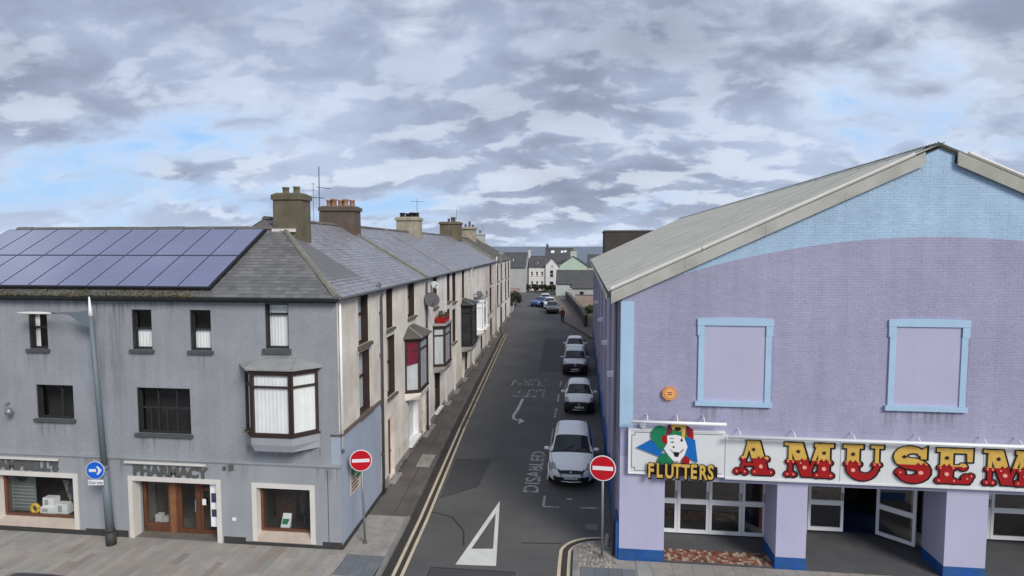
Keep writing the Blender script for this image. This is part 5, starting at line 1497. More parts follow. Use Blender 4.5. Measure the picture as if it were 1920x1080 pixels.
pm = panel_mesh(1.03, 1.98)
for r_ in range(2):
    for i in range(10):
        o_ = Vp(PR_X - 1.045 * (i + 1), .30 + r_ * 2.015) + Vector((0, -sinF, cosF)) * .09
        mx_ = Matrix(((1, 0, 0, o_.x), (0, cosF, -sinF, o_.y), (0, sinF, cosF, o_.z), (0, 0, 0, 1)))
        linkmesh('solar_panel', pm, ph, mx_)
m_ = MB()
for s0 in (.7, 1.8, 2.7, 3.8):
    p, q = Vp(X0 + .1, s0), Vp(PR_X + .05, s0)
    nn = Vector((0, -sinF, cosF)); ee = Vector((0, cosF, sinF)) * .025
    m_.hexa([p - ee + nn * .02, q - ee + nn * .02, q + ee + nn * .02, p + ee + nn * .02, p - ee + nn * .088, q - ee + nn * .088, q + ee + nn * .088, p + ee + nn * .088])
m_.build('panel_rail', 'alu', ph)
m_ = MB()
p, q = Vp(PR_X + .02, .3), Vp(PR_X + .02, 4.32)
nn = Vector((0, -sinF, cosF)); m_.hexa([p + nn * .01, p + Vector((.03, 0, 0)) + nn * .01, q + Vector((.03, 0, 0)) + nn * .01, q + nn * .01, p + nn * .12, p + Vector((.03, 0, 0)) + nn * .12, q + Vector((.03, 0, 0)) + nn * .12, q + nn * .12])
p, q = Vp(X0 + .1, .28), Vp(PR_X + .05, .28); e_ = Vector((0, cosF, sinF)) * .03
m_.hexa([p - e_ + nn * .01, q - e_ + nn * .01, q + nn * .01, p + nn * .01, p - e_ + nn * .125, q - e_ + nn * .125, q + nn * .125, p + nn * .125])
m_.build('panel_edge', 'black', ph)
chimney(ph, (-10.86, 22.05), 1.10, .85, 9.2, 11.38, 'chimney', [(-.22, 0, .26, .12), (.20, 0, .28, .12)], 'cement_pot', rot=R(1), cap=.04)
m_ = MB(); m_.box(-11.42, -10.5, LY + 3.80, LY + 3.86, 9.93, 10.05); m_.build('flashing', 'white_trim', ph)
# ------------------------------------------------------------------ terrace houses
def house(name, label, t0, t1, wmat, wins, doors, roofmat='slate_t', indiv=0, slates=True, rise=0.0, sillm='sill_brown', plinth='stain', extra=None, far=False):
    h = thing(name, label, 'house', FT(t0, 0, 0), TA, group='terraced houses along the side street')
    f = FT
    ops = [(w[0], w[1], w[2], w[3]) for w in wins] + [(d[0], d[1], 0.08, d[2]) for d in doors]
    m_ = MB(); wall_panel(m_, t0, t1, -.12, EZ + rise, ops, f, .28); m_.build('wall', wmat, h)
    m_ = MB()
    xs = sorted([(d[0], d[1]) for d in doors]); p0 = t0 + .002
    for a, b in xs + [(t1 - .002, None)]:
        if a > p0 + .05: m_ = MB(); m_.box(p0, a, -.03, -.0, -.12, .34, f); m_.build('plinth', plinth, h)
        p0 = b
    for w in wins:
        kw = dict(w[4]) if len(w) > 4 else {}
        fr = kw.pop('frame', 'brown_frame'); sm_ = kw.pop('sillm', sillm)
        window(h, f, w[0], w[1], w[2], w[3], .21, fr, rails=((w[2] + w[3]) / 2 + .1,), sill=sm_, curtain=kw.pop('curtain', [(.0, .98)]), cm=kw.pop('cm', 'curtain_grey'), sill_out=kw.pop('so', .11), sill_ov=.06, **kw)
    for d in doors:
        a, b, z1, c_ = d[:4]
        m_ = MB(); m_.box(a + .003, b - .003, .18, .23, .085, z1 - .003, f)
        for q in ((a + .15, b - .15, .3, .95), (a + .15, b - .15, 1.05, 1.75)): m_.box(q[0], q[1], .165, .18, q[2], q[3], f)
        dr = m_.build('door', c_, h)
        m_ = MB(); m_.box(b - .14, b - .08, .12, .165, 1.0, 1.12, f); m_.build('handle', 'chrome', dr)
        m_ = MB(); m_.box(a - .08, b + .08, -.28, .18, -.10, .07, f); m_.build('doorstep', 'concrete', h)
    m_ = MB()
    Tq = lambda t, s: Vector(FT(t, s * cT, EZ + rise + s * sT))
    m_.face([Tq(t0, -ov), Tq(t1, -ov), Tq(t1, tl_), Tq(t0, tl_)])
    m_.face([Tq(t0, tl_), Tq(t1, tl_), FT(t1, 8.6, EZ + rise), FT(t0, 8.6, EZ + rise)])
    rf_ = m_.build('roof', roofmat, h)
    if slates:
        slate_roof(rf_, lambda u, v: v < tl_ - .05, (Tq(t0, -.10), TD, TN * cT + Vector((0, 0, sT)), -TN * sT + Vector((0, 0, cT))), 26, t1 - t0, gauge=.2 if not far else .4, wid=.26 if not far else .5, indiv=indiv, mname=roofmat, key=lambda p: p.y)
    ridge_run(rf_, [Tq(t0, tl_) + Vector((0, 0, .05)), Tq(t1, tl_) + Vector((0, 0, .05))], r=.10, mname='kerb_dark', ln=.6 if not far else 1.5)
    m_ = MB(); m_.tube([FT(t0, -.19, EZ + rise - .06), FT(t1, -.19, EZ + rise - .06)], .055, 6); m_.build('gutter', 'iron', h)
    m_ = MB(); m_.box(t0 + .01, t1 - .01, 8.5, 8.6, -.1, EZ + rise, f)
    m_.build('rear_wall', wmat, h)
    return h, rf_
def drain(h, t, z0=0.0, z1=EZ - .05, m='iron', r=.05):
    m_ = MB(); m_.tube([FT(t, -.20, z1), FT(t, -.08, z1 - .35), FT(t, -.08, z0)], r, 8)
    for q in (1.5, 3.4, 5.3, 6.9): m_.box(t - .09, t + .09, -.10, .0, q, q + .06, FT)
    m_.build('downpipe', m, h)
def tplan(c, w0, w1, out): return [FT(c - w0, 0, 0)[:2], FT(c - w1, -out, 0)[:2], FT(c + w1, -out, 0)[:2], FT(c + w0, 0, 0)[:2]]
CU = dict(curtain=[(0, 1)])
h1, r1 = house('terrace_house', 'cream terraced house with a hipped bay hung with maroon cloth', TE, 12.30, 'cream_b',
    [(5.33, 6.30, 6.15, 7.78), (8.70, 10.08, 6.2, 7.76), (5.33, 6.55, 3.42, 5.84), (8.75, 10.58, .42, 2.75, dict(sillm='white', frame='white', so=.16))],
    [(5.36, 6.28, 2.55, 'maroon'), (11.35, 12.1, 2.2, 'brown_frame')], indiv=300)
drain(h1, 4.42)
m_ = MB(); m_.box(4.20, 4.5, -.06, .0, 7.7, 8.05, FT); m_.build('pipe_head', 'galv', h1)
b1 = bay(h1, tplan(9.25, 1.15, .85, .62), 2.62, 3.0, 5.25, 5.42, 'brown_frame', 'curtain_grey', 'slate_brown', 'cream_b', rz=.42, over=.22)
m_ = MB()
for i in range(10):
    a = 8.5 + .1 * i; m_.face([FT(a, -.49 - .02 * (i % 2), 4.3), FT(a + .1, -.49 - .02 * ((i + 1) % 2), 4.25), FT(a + .1, -.52, 5.2), FT(a, -.52, 5.2)])
m_.face([FT(8.12, -.10, 4.2), FT(8.42, -.52, 4.25), FT(8.42, -.53, 5.2), FT(8.12, -.11, 5.2)])
m_.build('maroon_cloth', 'maroon', b1)
h2, r2 = house('terrace_house', 'pale terraced house whose bay roof carries a red planter', 12.30, 19.75, 'cream_c',
    [(14.25, 15.38, 6.1, 7.76), (18.3, 19.36, 6.05, 7.80), (14.43, 16.05, .35, 2.5, dict(sillm='white', frame='brown_frame', so=.16)), (18.3, 19.3, 3.4, 5.6)],
    [(12.5, 13.25, 2.3, 'brown_frame'), (17.4, 18.2, 2.3, 'grey_car')])
drain(h2, 12.32, m='iron')
b2 = bay(h2, tplan(15.3, 1.2, .92, .62), 2.6, 3.0, 5.05, 5.2, 'brown_frame', 'curtain_grey', 'lead', 'stain', rz=0)
pl_ = thing('roof_planter', 'red planter with green plants on the flat bay roof', 'planter', FT(15.1, -.3, 5.26))
m_ = MB(); m_.hexa([FT(14.45, -.58, 5.27), FT(15.7, -.58, 5.27), FT(15.7, -.12, 5.27), FT(14.45, -.12, 5.27), FT(14.38, -.63, 5.58), FT(15.77, -.63, 5.58), FT(15.77, -.08, 5.58), FT(14.38, -.08, 5.58)]); m_.build('box', 'sign_red', pl_)
m_ = MB(); random.seed(6)
for i in range(160):
    c = Vector(FT(random.uniform(14.4, 15.75), random.uniform(-.6, -.1), 5.56 + abs(random.gauss(0, .14)))); a, b = [Vector((random.uniform(-1, 1), random.uniform(-1, 1), random.uniform(-1, 1))) * .10 for _ in range(2)]
    m_.face([c, c + a, c + b])
m_.build('foliage', 'leaf', pl_)
h3, r3 = house('terrace_house', 'cream terraced house with dark timber bay over the street', 19.75, 27.85, 'cream_b',
    [(20.15, 21.5, 5.85, 7.82), (24.0, 25.14, 5.75, 7.78), (20.1, 21.4, 3.25, 5.40), (25.2, 26.4, .4, 2.5)],
    [(20.34, 21.3, 2.45, 'black'), (23.9, 24.8, 2.5, 'brown_frame')])
drain(h3, 27.75, m='white_trim')
b3 = bay(h3, tplan(24.9, 1.35, 1.15, .75), 2.1, 2.55, 5.25, 5.4, 'black', 'room', 'plinth_dark', 'stain', rz=.28, over=.18)
h4, r4 = house('terrace_house', 'ivory terraced house with white bay and blank upper wall', 27.85, 37.0, 'cream_c',
    [(34.0, 35.4, .4, 2.5)], [(29.2, 30.2, 2.4, 'grey_car')])
b4 = bay(h4, tplan(31.5, 1.4, 1.2, .75), 2.3, 2.75, 5.0, 5.3, 'white', 'curtain', 'lead', 'cream_c', rz=0)
m_ = MB(); m_.box(30.2, 32.6, -.95, -.80, 2.75, 2.9, FT); m_.build('white_ledge', 'white', b4)
h5, r5 = house('terrace_house', 'pinkish terraced house with plain sash windows', 37.0, 46.45, 'pinkish',
    [(40.94, 42.8, 5.8, 7.6), (40.94, 42.8, 3.0, 5.38), (41.3, 43.1, .5, 2.3), (38.2, 39.4, 3.0, 5.3)], [(38.4, 39.3, 2.3, 'maroon'), (44.3, 45.2, 2.3, 'brown_frame')])
drain(h5, 46.3, m='white_trim', r=.08, z1=8.3)
h6, r6 = house('terrace_house', 'ivory terraced house with tall paired windows under brown slates', 46.45, 56.4, 'cream_c',
    [(48.2, 49.8, 5.6, 7.4), (52.3, 54.3, 5.6, 7.4), (48.2, 49.8, 2.9, 5.2), (52.3, 54.3, 2.9, 5.2), (52.3, 54.3, .4, 2.3)], [(48.4, 49.6, 2.4, 'brown_frame')], roofmat='slate_brown', far=True, rise=-.05)
h7, r7 = house('terrace_house', 'end terraced house nearest the hedge, ivory with tall windows', 56.4, 66.0, 'cream_c',
    [(58.0, 60.0, 5.4, 7.3), (62.2, 64.4, 5.4, 7.3), (58.0, 60.0, 2.8, 5.1), (62.2, 64.4, 2.8, 5.1), (58.0, 60.0, .3, 2.3)], [(62.6, 64.0, 2.4, 'brown_frame')], roofmat='slate_brown', far=True, rise=-.12)
m_ = MB(); m_.prism([(0, -.1), (8.6, -.1), (8.6, EZ - .15), (4.3, 10.25), (0, EZ - .15)], 65.95, 66.02, lambda u, v, d: FT(d, u, v)); m_.build('gable_end', 'cream_c', h7)
# raised verge between the grey and the brown roofs
m_ = MB()
for s0 in range(10):
    p = [Vector(FT(t, tl_ * cT * q, EZ + tl_ * sT * q)) for t, q in ((46.2, s0 / 10), (46.7, s0 / 10), (46.7, (s0 + 1) / 10), (46.2, (s0 + 1) / 10))]
    m_.hexa([*p, *[v + Vector((0, 0, .22)) for v in p]])
m_.build('coped_verge', 'ridge', h6)
for hh, t in ((h2, 12.35), (h3, 19.8)):
    m_ = MB(); a, b = Vector(FT(t, -.12, EZ - .03)), Vector(FT(t, 4.25, 10.44)); m_.tube([a + Vector((0, 0, .03)), b + Vector((0, 0, .03))], .06 if t < 15 else .035, 5)
    m_.build('roof_seam', 'ridge' if t < 15 else 'lead', hh)
def cpos(t, wd=4.3): p = FT(t, wd, 0); return (p[0], p[1])
chimney(h2, cpos(12.35), 1.75, 1.05, 9.3, 11.42, 'chimney_dark', [(-.62, .1, .36, .13), (-.33, 0, .40, .14), (-.02, .1, .36, .13), (.28, 0, .38, .14), (.58, .1, .34, .13)], 'terracotta', cap=.06)
chimney(h3, cpos(26.6), 1.70, 1.05, 9.3, 11.55, 'chimney_cream', [(-.5, 0, .34, .19), (-.1, 0, .30, .18), (.22, 0, .36, .19), (.55, 0, .34, .19)], 'black', cap=.08)
chimney(h5, cpos(44.0), 2.1, 1.2, 9.4, 11.9, 'chimney', [(-.2, 0, .35, .13), (.15, 0, .5, .14), (.35, .1, .5, .13)], 'iron', cap=.1)
chimney(h6, cpos(56.5), 1.7, 1.0, 9.4, 11.75, 'chimney_cream', [(.1, 0, .7, .12), (-.4, 0, .35, .13), (.5, 0, .3, .13)], 'chimney_dark', cap=.16)
chimney(h7, cpos(64.9), 1.9, .9, 9.2, 11.2, 'far_grey', [(-.4, 0, .4, .14), (.3, 0, .4, .14)], 'iron', cap=.08)
# dishes and aerial
def dish(label, t, z, r, out, dm='iron'):
    d_ = thing('satellite_dish', label, 'satellite dish', FT(t, 0, z), TA, group='satellite dishes on the terrace')
    ax = Vector((.55, -.75, .35)).normalized()
    c = Vector(FT(t, -out, z))
    m_ = MB(); m_.lathe([(r, .0), (r * .75, -.06 * r / .3), (r * .4, -.10 * r / .3), (.02, -.12 * r / .3)], c, 16, axis=ax); m_.build('reflector', dm, d_)
    m_ = MB(); m_.tube([FT(t, 0, z), c - ax * .1], .03, 6); m_.tube([c - Vector((0, 0, r * .8)), c + ax * r * 1.1 - Vector((0, 0, r * .2))], .014, 5); m_.box(c.x + ax.x * r * 1.1 - .04, c.x + ax.x * r * 1.1 + .04, c.y + ax.y * r * 1.1 - .04, c.y + ax.y * r * 1.1 + .04, c.z - r * .25, c.z - r * .1); m_.build('arm', 'iron', d_)
dish('large dark satellite dish above the hipped bay', 12.1, 6.75, .40, .40, 'sill')
dish('small pale satellite dish high under the eaves', 13.6, 7.4, .20, .24, 'galv')
dish('satellite dish on top of the white bay', 29.6, 5.65, .30, .5)
aer = thing('tv_aerial', 'tall grey television aerial rising behind the mossy corner chimney', 'aerial', (*cpos(9.6), 10.4))
bx_, by_ = cpos(9.6)
m_ = MB(); m_.tube([(bx_, by_, 10.3), (bx_ + .02, by_, 13.05)], .022, 6); m_.build('mast', 'iron', aer)
m_ = MB(); m_.tube([(bx_ - .1, by_, 12.12), (bx_ + .62, by_ - .1, 12.02)], .014, 5)
for i in range(7): m_.tube([(bx_ + .0 + i * .09, by_ - .01 * i - .16, 12.11 - i * .012), (bx_ + i * .09, by_ - .01 * i + .16, 12.11 - i * .012)], .008, 4)
m_.tube([(bx_ - .75, by_, 11.66), (bx_ + .28, by_, 11.6)], .014, 5)
for i in range(9): m_.tube([(bx_ - .7 + i * .11, by_ - .2, 11.66 - i * .005), (bx_ - .7 + i * .11, by_ + .2, 11.66 - i * .005)], .008, 4)
m_.build('yagi_array', 'iron', aer)
m_ = MB(); m_.tube([(bx_ - .42, by_ + .3, 10.4), (bx_ - .40, by_ + .3, 12.3)], .016, 5); m_.tube([(bx_ - .50, by_ + .3, 12.3), (bx_ - .32, by_ + .3, 12.3)], .012, 4); m_.tube([(bx_ - .48, by_ + .3, 12.0), (bx_ - .34, by_ + .3, 12.0)], .012, 4)
m_.build('whip_aerial', 'galv', aer)
# ------------------------------------------------------------------ vehicles
def lerp_rows(rows, s):
    for a, b in zip(rows, rows[1:]):
        if s <= b[0]:
            t = (s - a[0]) / (b[0] - a[0]) if b[0] > a[0] else 0
            return [x + (y - x) * t for x, y in zip(a, b)]
    return list(rows[-1])
def catmull(p, t):
    n_ = len(p) - 1; i = min(int(t), n_ - 1); u = t - i
    g_ = lambda j: p[max(0, min(n_, j))]
    a, b, c, d = g_(i - 1), g_(i), g_(i + 1), g_(i + 2)
    return tuple(.5 * ((2 * b[k]) + (-a[k] + c[k]) * u + (2 * a[k] - 5 * b[k] + 4 * c[k] - d[k]) * u * u + (-a[k] + 3 * b[k] - 3 * c[k] + d[k]) * u ** 3) for k in (0, 1))
#            s     zb    w     zbelt wt    ztop
MPV = [(0.00, .32, .40, .56, .34, .63), (.04, .25, .55, .59, .46, .69), (.12, .20, .70, .65, .56, .76), (.26, .18, .81, .72, .62, .83), (.50, .18, .885, .82, .67, .92), (.80, .18, .92, .88, .70, .99), (1.02, .18, .93, .92, .72, 1.02),
       (1.22, .18, .935, .98, .74, 1.08), (1.40, .18, .94, 1.0, .73, 1.18), (2.05, .18, .94, 1.04, .635, 1.56), (2.35, .18, .94, 1.05, .625, 1.62), (3.3, .18, .94, 1.07, .61, 1.645), (4.1, .19, .93, 1.10, .585, 1.60),
       (4.42, .22, .91, 1.08, .57, 1.45), (4.68, .26, .87, 1.0, .62, 1.12), (4.78, .32, .80, .85, .60, .92)]
HATCH = [(0.00, .34, .48, .56, .40, .64), (.04, .26, .64, .60, .52, .70), (.12, .20, .74, .66, .58, .78), (.28, .18, .80, .75, .61, .86), (.55, .18, .835, .85, .63, .95), (.80, .18, .845, .92, .65, 1.01),
         (.98, .18, .85, .96, .66, 1.06), (1.12, .18, .85, .97, .65, 1.15), (1.70, .18, .85, .99, .56, 1.46), (1.95, .18, .85, 1.0, .55, 1.51), (2.7, .18, .85, 1.02, .54, 1.52), (3.35, .19, .84, 1.04, .52, 1.46),
         (3.62, .22, .82, 1.02, .52, 1.30), (3.84, .28, .78, .92, .56, 1.02), (3.92, .34, .72, .80, .54, .85)]
SUV = [(0.00, .40, .52, .62, .44, .76), (.04, .30, .70, .66, .56, .84), (.12, .24, .80, .74, .64, .92), (.28, .22, .86, .85, .68, .99), (.60, .22, .89, .95, .71, 1.06), (1.00, .22, .90, 1.02, .73, 1.12),
       (1.18, .22, .905, 1.05, .74, 1.15), (1.32, .22, .91, 1.06, .73, 1.24), (1.92, .22, .91, 1.09, .64, 1.60), (2.2, .22, .91, 1.10, .63, 1.66), (3.1, .22, .91, 1.12, .61, 1.68), (3.85, .23, .90, 1.14, .59, 1.62),
       (4.15, .26, .88, 1.12, .58, 1.42), (4.36, .30, .84, 1.0, .62, 1.10), (4.44, .36, .78, .88, .60, .92)]
def car(name, label, rows, front, yaw, paint, wheels=(.86, 3.62), wr=.32, glass=(1.30, 2.0), dark_nose=False, roofrails=False, group=None, seed=0, hl=(.10, .62), rails=False, detail=True, nose_z=.60, grille_z=(.60, .68), intake=(.30, .47)):
    """nose at s = 0 pointing to -y in the car's own frame"""
    L_ = rows[-1][0]
    cy_ = L_ / 2
    cs, sn = math.cos(yaw), math.sin(yaw)
    cx0, cy0 = front
    # base point: middle of the car on the road
    bx0, by0 = cx0 - sn * cy_, cy0 + cs * cy_
    zr = RZ + .004
    W_ = lambda x, s, z: (cx0 + cs * x - sn * s, cy0 + sn * x + cs * s, zr + z)
    c = thing(name, label, 'car', (bx0, by0, zr), yaw, group=group)
    ds = .05 if detail else .12
    ns = int(L_ / ds) + 1; nu = 24 if detail else 12
    S = [L_ * i / (ns - 1) for i in range(ns)]
    raw = [lerp_rows(rows, s) for s in S]
    k_ = 2 if detail else 1
    sm = []
    for i in range(ns):
        a, b = max(0, i - k_), min(ns - 1, i + k_)
        if i - a < k_ or b - i < k_: m_ = min(i, ns - 1 - i); a, b = i - m_, i + m_
        sm.append([sum(raw[j][q] for j in range(a, b + 1)) / (b - a + 1) for q in range(6)])
    def sect(v):
        s, zb, w_, zbl, wt, zt = v
        cp = [(w_ * .86, zb), (w_ * .965, zb + .09), (w_, zb + (zbl - zb) * .52), (w_ * .965, zbl), (wt + .035, zt - .085 if zt - zbl > .2 else zt - .035), (wt * .62, zt - .012), (0, zt)]
        return [catmull(cp, 6 * j / nu) for j in range(nu + 1)]
    rings = [sect(v) for v in sm]
    bods = {}
    def put(kind, pts, smooth=True):
        m_ = bods.setdefault(kind, (MB(), {}))
        ids = []
        for p in pts:
            key = tuple(round(q, 5) for q in p)
            if key not in m_[1]: m_[1][key] = len(m_[0].v); m_[0].v.append(p)
            ids.append(m_[1][key])
        if len(set(ids)) > 2:
            m_[0].f.append(tuple(dict.fromkeys(ids))); m_[0].mi.append(0); m_[0].sm.append(smooth)
    roofend = [r[0] for r in rows if r[5] > rows[-1][5] + .5][-1]
    tailglass = (rows[-4][0] + .06, rows[-2][0] - .08)
    for side in (1, -1):
        for i in range(ns - 1):
            s = (S[i] + S[i + 1]) / 2
            for j in range(nu):
                u = 6 * (j + .5) / nu
                x0, z0 = rings[i][j]; x1, z1 = rings[i][j + 1]; x2, z2 = rings[i + 1][j + 1]; x3, z3 = rings[i + 1][j]
                zm = (z0 + z1 + z2 + z3) / 4
                kind = 'body'
                if u > 3.72 and glass[0] < s < glass[1]: kind = 'windscreen' if u > 4.05 else 'body'
                elif 3.15 < u < 3.85 and True and glass[0] + .42 < s < roofend - .12 and not any(abs(s - q) < .05 for q in (glass[1] + .62, glass[1] + 1.5)): kind = 'side_window_%d' % side
                elif u > 4.1 and tailglass[0] < s < tailglass[1]: kind = 'rear_window'
                elif hl[0] + .10 * (4.3 - u) < s < hl[1] + .12 * (3.0 - u) and 2.5 < u < 4.25: kind = 'headlight_%d' % side
                elif L_ - .22 < s < L_ - .05 and 2.0 < u < 3.4: kind = 'tail_light_%d' % side
                elif u > 3.6 and glass[0] - .11 < s <= glass[0]: kind = 'cowl'
                elif s < .17 and intake[0] < zm < intake[1] and x0 < .66: kind = 'grille'
                elif s < .13 and grille_z[0] + .02 < zm < grille_z[1] + .05 and x0 < .50: kind = 'grille'
                elif dark_nose and (zm < .60 or zm < nose_z and s < .45) and (s < .75 or s > L_ - .6): kind = 'bumper'
                elif zm < .30: kind = 'bumper'
                if any((s - q) ** 2 + (zm - wr) ** 2 < (wr + .055) ** 2 for q in wheels) and u < 3.0: continue
                p = [W_(side * x0, S[i], z0), W_(side * x1, S[i], z1), W_(side * x2, S[i + 1], z2), W_(side * x3, S[i + 1], z3)]
                put(kind, p if side == 1 else p[::-1])
    # end caps
    nx = 12
    for i, end in ((0, 0), (ns - 1, 1)):
        for j in range(nu):
            xa, za = rings[i][j]; xb, zb_ = rings[i][j + 1]
            for q in range(nx):
                f0, f1 = -1 + 2 * q / nx, -1 + 2 * (q + 1) / nx
                zm = (za + zb_) / 2
                kind = 'body'
                if not end:
                    if intake[0] < zm < intake[1] and abs(f0 + f1) / 2 * xa < .44: kind = 'grille'
                    elif grille_z[0] < zm < grille_z[1] and abs(f0 + f1) / 2 < .8: kind = 'grille'
                    elif dark_nose and zm < nose_z: kind = 'bumper'
                elif zm < .5: kind = 'bumper'
                p = [W_(f0 * xa, S[i], za), W_(f1 * xa, S[i], za), W_(f1 * xb, S[i], zb_), W_(f0 * xb, S[i], zb_)]
                put(kind, p)
    order = ['body', 'windscreen', 'side_window_1', 'side_window_-1', 'rear_window', 'headlight_1', 'headlight_-1', 'tail_light_1', 'tail_light_-1', 'bumper', 'grille', 'cowl']
    mats = dict(body=paint, windscreen='car_glass', side_window='car_glass', rear_window='car_glass', bumper='plastic', grille='plastic', cowl='plastic')
    parts = {}
    for k2 in order:
        if k2 not in bods: continue
        nm = k2.split('_1')[0].split('_-1')[0]
        mm = mats.get(nm, 'lens' if nm == 'headlight' else 'red_lens')
        parts[k2] = bods[k2][0].build(nm, mm, c)
    # underbody
    m_ = MB(); m_.hexa([W_(*q) for q in ((-.7, .35, .2), (.7, .35, .2), (.7, L_ - .3, .2), (-.7, L_ - .3, .2), (-.72, .35, .5), (.72, .35, .5), (.72, L_ - .3, .5), (-.72, L_ - .3, .5))]); m_.build('underbody', 'rubber', c)
    ax = Vector((cs, sn, 0))
    for q in wheels:
        for side in (1, -1):
            ww = lerp_rows(rows, q)[2]
            ctr = Vector(W_(side * (ww - .20), q, wr))
            m_ = MB(); m_.lathe([(wr * .62, 0), (wr * .95, 0), (wr, .03), (wr, .165), (wr * .95, .19), (wr * .66, .195), (wr * .64, .17)], ctr, 20 if detail else 12, axis=ax * side)
            wh = m_.build('wheel', 'rubber', c)
            m_ = MB(); m_.lathe([(0, .165), (.05, .168), (.06, .15), (wr * .30, .14)], ctr, 12, axis=ax * side)
            e1 = Vector((-sn, cs, 0)); e2 = Vector((0, 0, 1))
            for k3 in range(5 if detail else 0):
                a_ = 2 * math.pi * k3 / 5; d_ = e1 * math.cos(a_) + e2 * math.sin(a_); n_ = e2 * math.cos(a_) - e1 * math.sin(a_)
                p0, p1 = ctr + d_ * .05 + ax * side * .165, ctr + d_ * wr * .64 + ax * side * .17
                m_.face([p0 - n_ * .03, p1 - n_ * .045, p1 + n_ * .045, p0 + n_ * .03])
            m_.lathe([(wr * .66, .18), (wr * .60, .175), (wr * .58, .05)], ctr, 20, axis=ax * side)
            m_.build('rim', 'alu', wh)
            m_ = MB(); pts = []
            for k3 in range(13):
                a_ = R(-10 + 200 * k3 / 12); s_ = q + (wr + .05) * math.cos(a_); z_ = max(.2, wr + (wr + .05) * math.sin(a_))
                pts.append(Vector(W_(side * (ww - .012), s_, z_)))
            m_.tube(pts, .03, 5); m_.build('wheel_arch', paint if not dark_nose else 'plastic', c)
    # mirrors
    for side in (1, -1):
        s_, z_ = glass[0] + .35, lerp_rows(rows, glass[0] + .35)[3] + .06
        w_ = lerp_rows(rows, s_)[2]
        m_ = MB(); o_ = Vector(W_(side * (w_ + .095), s_, z_))
        m_.lathe([(0, -.115), (.05, -.10), (.078, -.04), (.082, .03), (.06, .09), (0, .11)], o_, 10, axis=ax)
        m_.tube([W_(side * (w_ - .06), s_ + .03, z_ - .05), W_(side * (w_ + .04), s_ + .01, z_ - .03)], .03, 6)
        m_.build('mirror', paint, c)
    if detail:
        m_ = MB(); m_.box(-.26, .26, -.035, -.012, .40 + (.06 if rows is SUV else 0), .51 + (.06 if rows is SUV else 0), W_)
        pt = m_.build('number_plate', 'plate', c)
        random.seed(seed + 50); m_ = MB()
        for i in range(7):
            if i == 3: continue
            a = -.22 + i * .064; zz = .43 + (.06 if rows is SUV else 0)
            for q in range(3):
                xx = a + random.choice((0, .014, .028)); m_.box(xx, xx + .014, -.038, -.0352, zz + q * .016, zz + .02 + q * .016, W_)
        m_.build('plate_marks', 'sign_black', pt)
        m_ = MB()
        for side in (-.30, .22):
            a, b = lerp_rows(rows, glass[0] + .02), lerp_rows(rows, glass[0] + .35)
            m_.tube([W_(side, glass[0] - .02, a[5] + .012), W_(side + .42, glass[0] + .22, lerp_rows(rows, glass[0] + .22)[5] + .005)], .009, 4)
        m_.build('wiper', 'plastic', c)
        m_ = MB(); m_.lathe([(0, .0), (.06, .0), (.06, .02), (0, .025)], W_(0, -.005, grille_z[1] - .015), 12, axis=(-sn * -1 if False else sn, -cs, 0)); m_.build('badge', 'chrome', c)
        m_ = MB(); m_.tube([W_(-.40, .03, .30 if rows is not SUV else .36), W_(0, -.02, .29 if rows is not SUV else .35), W_(.40, .03, .30 if rows is not SUV else .36)], .018, 5); m_.build('lip', 'chrome' if dark_nose else paint, c)
    if detail:
        for side in (1, -1):
            jj = int(nu * 3.75 / 6); m_ = MB()
            m_.tube([W_(side * rings[i][jj][0], S[i], rings[i][jj][1] + .001) for i in range(int(.32 / ds), int((glass[0] - .1) / ds), 2)], .009, 4); m_.build('bonnet_seam', 'rubber', c)
    if rails:
        for side in (1, -1):
            m_ = MB(); m_.tube([W_(side * (lerp_rows(rows, s_)[4] + .01), s_, lerp_rows(rows, s_)[5] - .01 + (.03 if 2.4 < s_ < 3.8 else 0)) for s_ in (2.2, 2.5, 3.0, 3.5, 3.9)], .018, 5); m_.build('roof_rail', 'chrome', c)
    # a bed of dark seats seen through no glass is not needed: the glass is tinted; the roof gets an aerial
    m_ = MB(); s_ = roofend - .25; m_.tube([W_(0, s_, lerp_rows(rows, s_)[5] - .01), W_(0, s_ + .25, lerp_rows(rows, s_)[5] + .16)], .006, 4); m_.build('aerial', 'plastic', c)
    return c
PK = 'cars parked nose to tail beside the arcade'
car('parked_car', 'silver people carrier parked nearest the corner, facing the main street', MPV, (-.40, 23.55), R(.4), 'silver', group=PK, rails=True, wheels=(.92, 3.75), glass=(1.30, 2.04))
car('parked_car', 'pale silver hatchback with black bumper, second from the corner', HATCH, (-.15, 34.2), R(.6), 'silver_b', group=PK, dark_nose=True, nose_z=.735, seed=1, wheels=(.72, 3.2), wr=.30, glass=(1.03, 1.68), intake=(.28, .5), grille_z=(.58, .62))
car('parked_car', 'silver off-roader with a big black nose, third from the corner', SUV, (-.52, 44.6), R(.8), mat('mid_silver_paint', (0.50, 0.51, 0.53), 0.3, var=0.04, metal=0.2, coat=0.5), group=PK, dark_nose=True, nose_z=.90, seed=2, wheels=(.85, 3.5), wr=.36, glass=(1.24, 1.90), intake=(.36, .6), grille_z=(.62, .8))
car('parked_car', 'white hatchback at the far end of the parking bays', HATCH, (-.62, 52.2), R(.8), 'white_car', group=PK, seed=3, wheels=(.72, 3.2), wr=.30, glass=(1.03, 1.68))
FK = 'cars parked at the far bend of the street'
car('parked_car', 'blue hatchback turned across the far end of the street', HATCH, (-7.6, 95.5), R(-28), 'blue_car', group=FK, wheels=(.72, 3.2), wr=.30, glass=(1.03, 1.68), detail=False)
car('parked_car', 'dark grey off-roader parked just behind the walking person', SUV, (-4.15, 85.6), R(4), 'grey_car', group=FK, dark_nose=True, wheels=(.85, 3.5), wr=.36, glass=(1.24, 1.90), detail=False)
